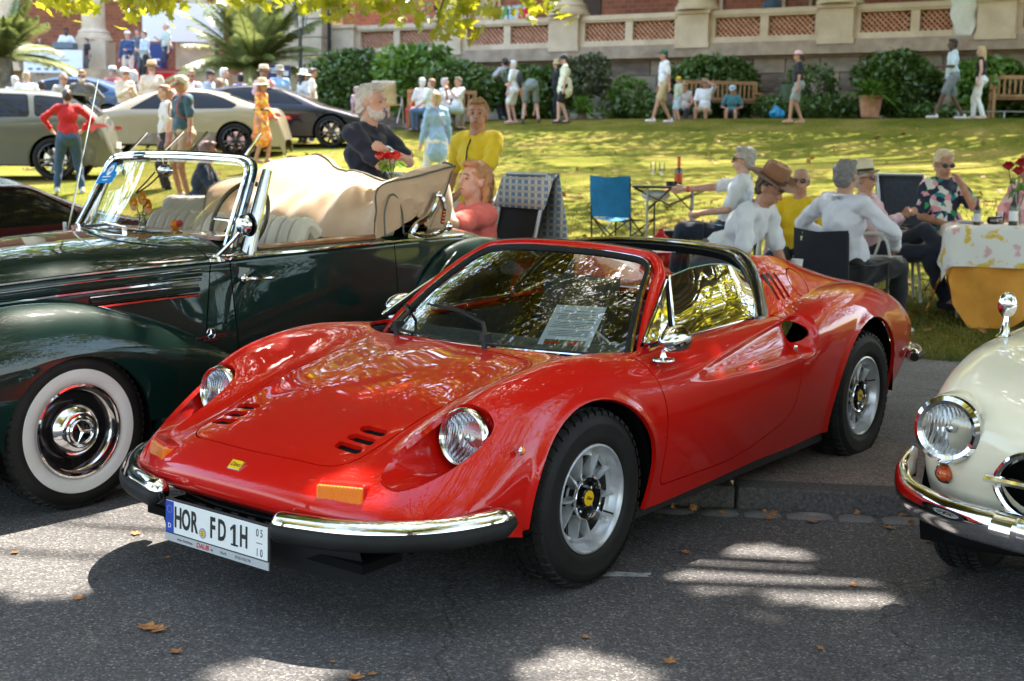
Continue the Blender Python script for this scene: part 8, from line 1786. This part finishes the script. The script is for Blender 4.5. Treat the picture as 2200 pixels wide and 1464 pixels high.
# table with pale cloth seen through the cabriolet windscreen
q = atY(470, 372, 14.5); z0_ = terrain(q.x, q.y); wt = thing('covered_table', 'table under a pale cloth seen through the cabriolet windscreen', 'table', (q.x, q.y, z0_), .2); part('table_top', M['wplastic'], wt, lambda b: b.box((0, 0, .74), (1.1, .7, .03))); [part('leg', M['alu'], wt, lambda b: b.cyl((sx*.45, sy*.28, 0), (sx*.45, sy*.28, .73), .014, n=6), smooth=True) for sx in (-1, 1) for sy in (-1, 1)]
b = MB(); b.grid(clothP(-.55, .55, .35, .55, 0, .76, .02, 3, 35, 31)); o = b.obj('pale_tablecloth', noisy(mat('pale_cloth', (.60, .54, .44), .85), (.54, .48, .38), (.64, .58, .48), 5), None, ang=None); o.matrix_basis = wt.matrix_basis.copy(); tag(o, 'pale cream cloth on the table seen through the cabriolet windscreen', 'tablecloth')
# ------------------------------------------------------------------ benches, bag, lamp, banner, stage
M['teak'] = noisy(mat('teak', (.34, .18, .08), .7), (.26, .13, .055), (.40, .22, .10), 4, stretch=(1, 8, 8))
def bench(label, u, v, Y, rz, W=1.6):
    p = atY(u, v, Y); p.z = terrain(p.x, p.y); t = thing('garden_bench', label, 'bench', p, rz, 'wooden garden benches'); h = W/2
    for sx in (-1, 1):
        part('leg', M['teak'], t, lambda b: b.box((sx*h, -.25, .32), (.06, .06, .64))); part('leg', M['teak'], t, lambda b: b.box((sx*h, .25, .46), (.06, .06, .92))); part('armrest', M['teak'], t, lambda b: b.box((sx*h, -.02, .65), (.07, .58, .03)))
    part('seat_slats', M['teak'], t, lambda b: [b.box((0, y, .43), (W, .08, .025)) for y in (-.22, -.11, 0, .11, .22)])
    part('top_rail', M['teak'], t, lambda b: b.box((0, .26, .92), (W+.06, .04, .08))); part('back_rail', M['teak'], t, lambda b: b.box((0, .26, .52), (W, .035, .06)))
    n = int(W/.11)
    for k in range(n): part('slat', M['teak'], t, lambda b: b.box((-h+.06+(W-.12)*k/(n-1), .26, .72), (.045, .018, .36)))
    return t
bench('wooden slatted bench carrying the boy in teal and the man in the white polo', 1545, 262, 32.3, math.radians(4), 1.9); bench('empty wooden slatted bench at the right edge of the path', 2206, 250, 28.6, math.radians(-10), 1.5); bench('wooden bench on the left whose sitters are dressed in white', 950, 268, 33.0, math.radians(6), 1.7)
bag('shopping_bag', 'bright blue bag on the grass beside the woman in the pink cap', 1668, 265, 30.6, .40, .26, mat('blue_plastic', (.02, .22, .45), .4))
q = atY(1690, 262, 31.4); bn = thing('waste_bin', 'green metal waste bin behind the woman in the pink cap', 'bin', (q.x, q.y, terrain(q.x, q.y))); part('bin_body', mat('bin_green', (.05, .08, .04), .5), bn, lambda b: b.lathe([(.0005, 0), (.18, 0), (.2, .8), (.18, .82), (.0005, .8)], 16), smooth=True)
rp = thing('rope_rail', 'low grey rail beside the path at the right edge', 'rail'); b = MB(); b.tube([atY(2056, 240, 28.4), atY(2160, 240, 28.0), atY(2230, 241, 27.8)], .014, 6); b.obj('rail_bar', M['alu'], rp)
for u in (2060, 2158): q = atY(u, 241, 28.3); b = MB(); b.cyl(q, Vector((q.x, q.y, terrain(q.x, q.y))), .02, n=6); b.obj('post', M['alu'], rp)
# lamp post
q = atY(645, 100, 36.5); lz = 2.1; lp_ = thing('street_lamp', 'old green grey lantern street lamp in front of the stone pier', 'lamp', (q.x, q.y, lz)); H0 = q.z-lz; M['iron'] = mat('cast_iron', (.07, .08, .075), .5); s36 = 36.5/FPX
part('post', M['iron'], lp_, lambda b: b.lathe([(.12, 0), (.12, .5), (.07, .6), (.055, H0*.6), (.05, H0+.4), (.08, H0+.45), (.04, H0+.5)], 14), smooth=True)
part('crossbar', M['iron'], lp_, lambda b: b.cyl((-.28, 0, H0+.36), (.28, 0, H0+.36), .02, n=6), smooth=True)
lh = H0+.50; ln_ = part('lantern_frame', M['iron'], lp_, lambda b: [b.cyl((.14*c, .14*s_, lh), (.22*c, .22*s_, lh+.58), .014, n=5) for c, s_ in [(math.cos(a), math.sin(a)) for a in np.linspace(.26, .26+2*PI, 7)[:-1]]], smooth=True)
part('lantern_glass', M['thin_glass'], lp_, lambda b: b.lathe([(.135, lh), (.215, lh+.58)], 6), smooth=False); part('lantern_roof', M['iron'], lp_, lambda b: b.lathe([(.26, lh+.58), (.25, lh+.62), (.12, lh+.80), (.05, lh+.84), (.04, lh+.92), (.0005, lh+.96)], 12), smooth=True); part('bulb', mat('frosted_bulb', (.75, .72, .6), .4), lp_, lambda b: b.ball((0, 0, lh+.25), (.05, .05, .12), 10, 8), smooth=True)
# banner, stage, screen
def boardpx(name, label, cat, u0, v0, u1, v1, Y, m, th=.04, dv=0.): 
    a, c = atY(u0, v0, Y), atY(u1, v1, Y); t = thing(name, label, cat, ((a.x+c.x)/2, Y, (a.z+c.z)/2)); part('panel', m, t, lambda b: b.box((0, 0, 0), (abs(c.x-a.x), th, abs(a.z-c.z)))); return t, abs(c.x-a.x), abs(a.z-c.z)
bn_, bw_, bh_ = boardpx('banner', 'white event banner with small red car logo hanging on the terrace wall', 'banner', 50, 106, 178, 158, 43.5, mat('banner_white', (.66, .70, .76), .7))
rf = Matrix.Rotation(PI/2, 3, 'X'); b = MB(); b.tube(spl([(-.35, -.03, .16), (-.2, -.03, .22), (0, -.03, .25), (.2, -.03, .2), (.35, -.03, .17), (.3, -.03, .12)], 5), .022, 5, flat=.3); b.obj('logo_line', mat('logo_red', (.6, .03, .05), .6), bn_)
inkb = mat('banner_ink', (.08, .12, .25), .6); [part('logo_mark', inkb, bn_, lambda b: b.box((-.75+k*.27, -.03, -.26), (.13, .01, .06))) for k in range(7)]
part('print_line', inkb, bn_, lambda b: b.box((.05, -.03, .04), (1.0, .01, .02)))
st_, sw_, sh2 = boardpx('projection_screen', 'large white projection screen between the columns', 'screen', 305, 6, 480, 92, 45.3, mat('screen_white', (.72, .71, .70), .6))
rl, rw_, rh_ = boardpx('roll_up_banner', 'blue upright roll up banner behind the men on the stage', 'banner', 322, 94, 352, 150, 44.8, mat('banner_blue', (.02, .05, .18), .6)); part('frame_edge', M['wplastic'], rl, lambda b: b.box((rw_/2+.03, 0, 0), (.04, .06, rh_))); part('print_line', M['wplastic'], rl, lambda b: b.box((0, -.03, -.1), (rw_*.5, .01, .06)))
sp_ = atY(300, 150, 42.3); zs = sp_.z; stg = thing('stage', 'low stage with red carpet in front of the portico', 'stage', (sp_.x, 43.2, 2.0)); part('platform', M['sand_d'], stg, lambda b: b.box((.4, .4, (zs-2)/2), (4.6, 3, zs-2-.02))); part('red_carpet', cloth((.60, .005, .012)), stg, lambda b: (b.box((.75, -1.15, (zs-2)/2-.05), (2.0, .12, (zs-2)-.1)), b.box((.75, .3, zs-2), (2.0, 2.9, .03))))
sg_, a_, b_ = boardpx('sign_board', 'dark blue information board under the palm fronds', 'sign', 573, 140, 624, 176, 35, mat('sign_navy', (.02, .025, .09), .6)); part('sign_picture', mat('sign_pic', (.5, .5, .5), .6), sg_, lambda b: b.box((.2, -.03, 0), (.14, .02, .12))); part('print_line', M['wplastic'], sg_, lambda b: [b.box((-.08, -.03, .12-.05*k), (.34-.05*k, .01, .018)) for k in range(3)])
for k, (u, v) in enumerate(((590, 12), (640, 28))): 
    q = atY(u, v, 42); s_ = thing('spotlight', ['black stage spotlight high between portico and pier', 'second black stage spotlight close to the lamp post'][k], 'spotlight', q, .5+k); part('housing', M['black'], s_, lambda b: (b.cyl((0, 0, 0), (.3, -.5, -.25), .2, .3, 12), b.box((0, 0, .25), (.1, .1, .6)), b.box((.4, -.6, 0), (.5, .02, .35))), smooth=False)
for u, v in ((945, 35), (1193, 22), (1470, 8), (1775, 2)):
    n_ = round({945: 0, 1193: 1, 1470: 2, 1775: 3}[u]); q = arc.matrix_basis @ Vector((n_*S-.25, -.45, 5.95)); s_ = thing('floodlight', ['small black floodlight at the foot of the leftmost full column', 'small black floodlight on the column above the man in yellow', 'small black floodlight on the column above the man striding left', 'small black floodlight on the column above the pink capped woman'][n_], 'floodlight', q, 0, 'floodlights on the columns'); part('housing', M['black'], s_, lambda b: (b.box((0, 0, 0), (.22, .16, .14)), b.box((0, .15, -.1), (.04, .2, .04))))
dk_, dw_, dh_ = boardpx('desk', 'grey equipment desk above the banner', 'desk', 118, 92, 162, 106, 44.6, mat('desk_grey', (.12, .15, .17), .5), .5)
# jackets and blankets on the balustrade, goods on the terrace
jk = arc.matrix_basis; P = []
for u in np.linspace(-.35, .35, 8): P.append([jk @ Vector((3*S+3.05+u*(1-.3*w)+.03*math.sin(9*w), -.24-.03*math.sin(6*u+5*w), 5.60-.9*w*(1 if abs(u) < .3 else .8))) for w in np.linspace(0, 1, 9)])
drape('white_jacket', 'white jacket hung over the balustrade above the walking man', 'jacket', P, cloth((.72, .70, .62)))
for k, (x, c, lab) in enumerate(((1.1*S-1.8, (.5, .02, .03), 'red and white goods on the balustrade under the leaves'), (1.1*S-2.5, (.1, .25, .08), 'green picture leaning on the balustrade under the leaves'), (1.1*S-2.15, (.25, .45, .6), 'pale blue bottle crate on the balustrade'))):
    q = jk @ Vector((x, .1, 5.74)); t = thing('goods', lab, 'goods', q, arc.rotation_euler[2]); part('goods_body', pattern_cloth(c, [(.6, .5, .5), c], 12, 'goods_print'), t, lambda b: (b.box((0, 0, 0), (.55 if k == 0 else .3, .25, .3)), b.box((.1, 0, .18), (.3, .2, .1))))
# road marking stub and fallen leaves
b = MB(); mk = [(-.12, .0), (-.10, .05), (-.02, .045), (.0, .055), (.10, .04), (.13, .045), (.125, .0), (.11, -.02), (.12, -.05), (.02, -.045), (-.08, -.055), (-.13, -.03)]; q = gz(1325, 1236); b.add([(q.x+x, q.y+y*.55, .004) for x, y in mk], [tuple(range(12))[::-1]]); mo = b.obj('road_marking', noisy(mat('worn_paint', (.30, .31, .31), .8), (.16, .16, .16), (.36, .37, .37), 26, 6, .3, .6), None, smooth=False, kind='structure')
if mo.data.polygons[0].normal.z < 0: mo.data.flip_normals()
M['dry'] = noisy(mat('dry_leaf', (.36, .15, .045), .7), (.22, .09, .03), (.48, .22, .07), 40); rr = random.Random(11)
def dryleaf(par, p, s, r):
    pr = [(0, -.5), (.14, -.25), (.42, -.30), (.30, -.02), (.5, .2), (.2, .2), (0, .55), (-.22, .22), (-.5, .15), (-.28, -.04), (-.42, -.3), (-.14, -.22)]; k = len(pr); a = r.uniform(0, 6.3); cu = r.uniform(.15, .5); b = MB(); c, s_ = math.cos(a), math.sin(a)
    V = [(0, 0, .006)]+[(s*(x*c-y*s_), s*(x*s_+y*c)*1, .006+s*cu*(x*x+y*y*.6)*r.uniform(.6, 1.4)) for x, y in pr]; b.add(V, [(0, i+1, (i+1) % k+1) for i in range(k)]); o = b.obj('fallen_leaf', M['dry'], None, smooth=False); o.location = p; o.rotation_euler = (r.uniform(-.1, .1), r.uniform(-.1, .1), 0); return o
LV = [(340, 1356, .085, 'broad curled brown leaf lying alone below the number plate'), (318, 1352, .10, 'narrow curled leaf touching the broad brown leaf below the number plate'), (292, 1149, .06, 'orange dry leaf on the sunlit asphalt left of the number plate'), (168, 1288, .055, 'small tan leaf on the shadow edge at the left'), (32, 1190, .05, 'pale leaf at the left edge of the sunlit patch'), (358, 1202, .05, 'dark brown leaf in the shadow beside the number plate'), (377, 1404, .06, 'brown leaf below the pair of curled leaves'), (763, 1460, .07, 'tan leaf cut by the bottom edge'), (800, 1452, .04, 'tiny leaf right of the leaf at the bottom edge'), (1168, 1254, .06, 'brown leaf pinched under the front tyre of the red car'), (1472, 1189, .055, 'orange brown leaf between the front wheel and the sunlit patch'), (1652, 1116, .07, 'dry leaf on the cobbled gutter nearest the red car'), (1745, 1124, .07, 'crumpled leaf in the middle of the gutter'), (1820, 1111, .06, 'leaf against the kerb left of the chrome bumper'), (1910, 1137, .07, 'leaf on the gutter beside the cream car'), (1834, 1260, .055, 'pale yellow leaf right of the sunlit patch'), (1440, 1424, .06, 'thin straw coloured leaf in the lower middle'), (1258, 1372, .04, 'tiny greenish leaf fragment in the lower middle'), (1762, 1396, .035, 'tiny orange leaf speck at the lower right'), (1730, 776, .0, ''), (1790, 560, .12, ''), (150, 1080, .045, 'yellowish leaf at the foot of the whitewall tyre'), (1996, 1166, .06, 'brown leaf beside the tyre of the cream car'), (1415, 1115, .045, 'brown leaf under the sill of the red car'), (715, 1425, .03, 'tiny brown speck of leaf left of the lower middle')]
for u, v, s_, lab in LV:
    if s_ > 0 and lab: q = gz(u, v, 0); tag(dryleaf(None, q, s_*.8, rr), lab, 'leaf', 'dry leaves on the road')
b = MB()
for k in range(150):
    x = rr.uniform(-3.5, 3.4); yk = kerb_y(x); q = Vector((x, yk-.02-abs(rr.gauss(0, .07)), .016)) if k < 110 else Vector((x, yk+.15+abs(rr.gauss(0, .5)), .108)); addleaf(b, q, rr.uniform(.012, .045), rr, k % 3 == 0, up=2)
b.obj('gutter_litter', M['dry'], None, smooth=False, kind='stuff')
b = MB()
for k in range(420):
    Y = 10+18*rr.random()**1.3; x = rr.uniform(-.42, .42)*Y
    if Y < edge_y(x): continue
    q = Vector((x, Y, terrain(x, Y)+.03)); addleaf(b, q, rr.uniform(.06, .12), rr, True, up=2)
b.obj('leaf_litter', M['dry'], None, smooth=False, kind='stuff')
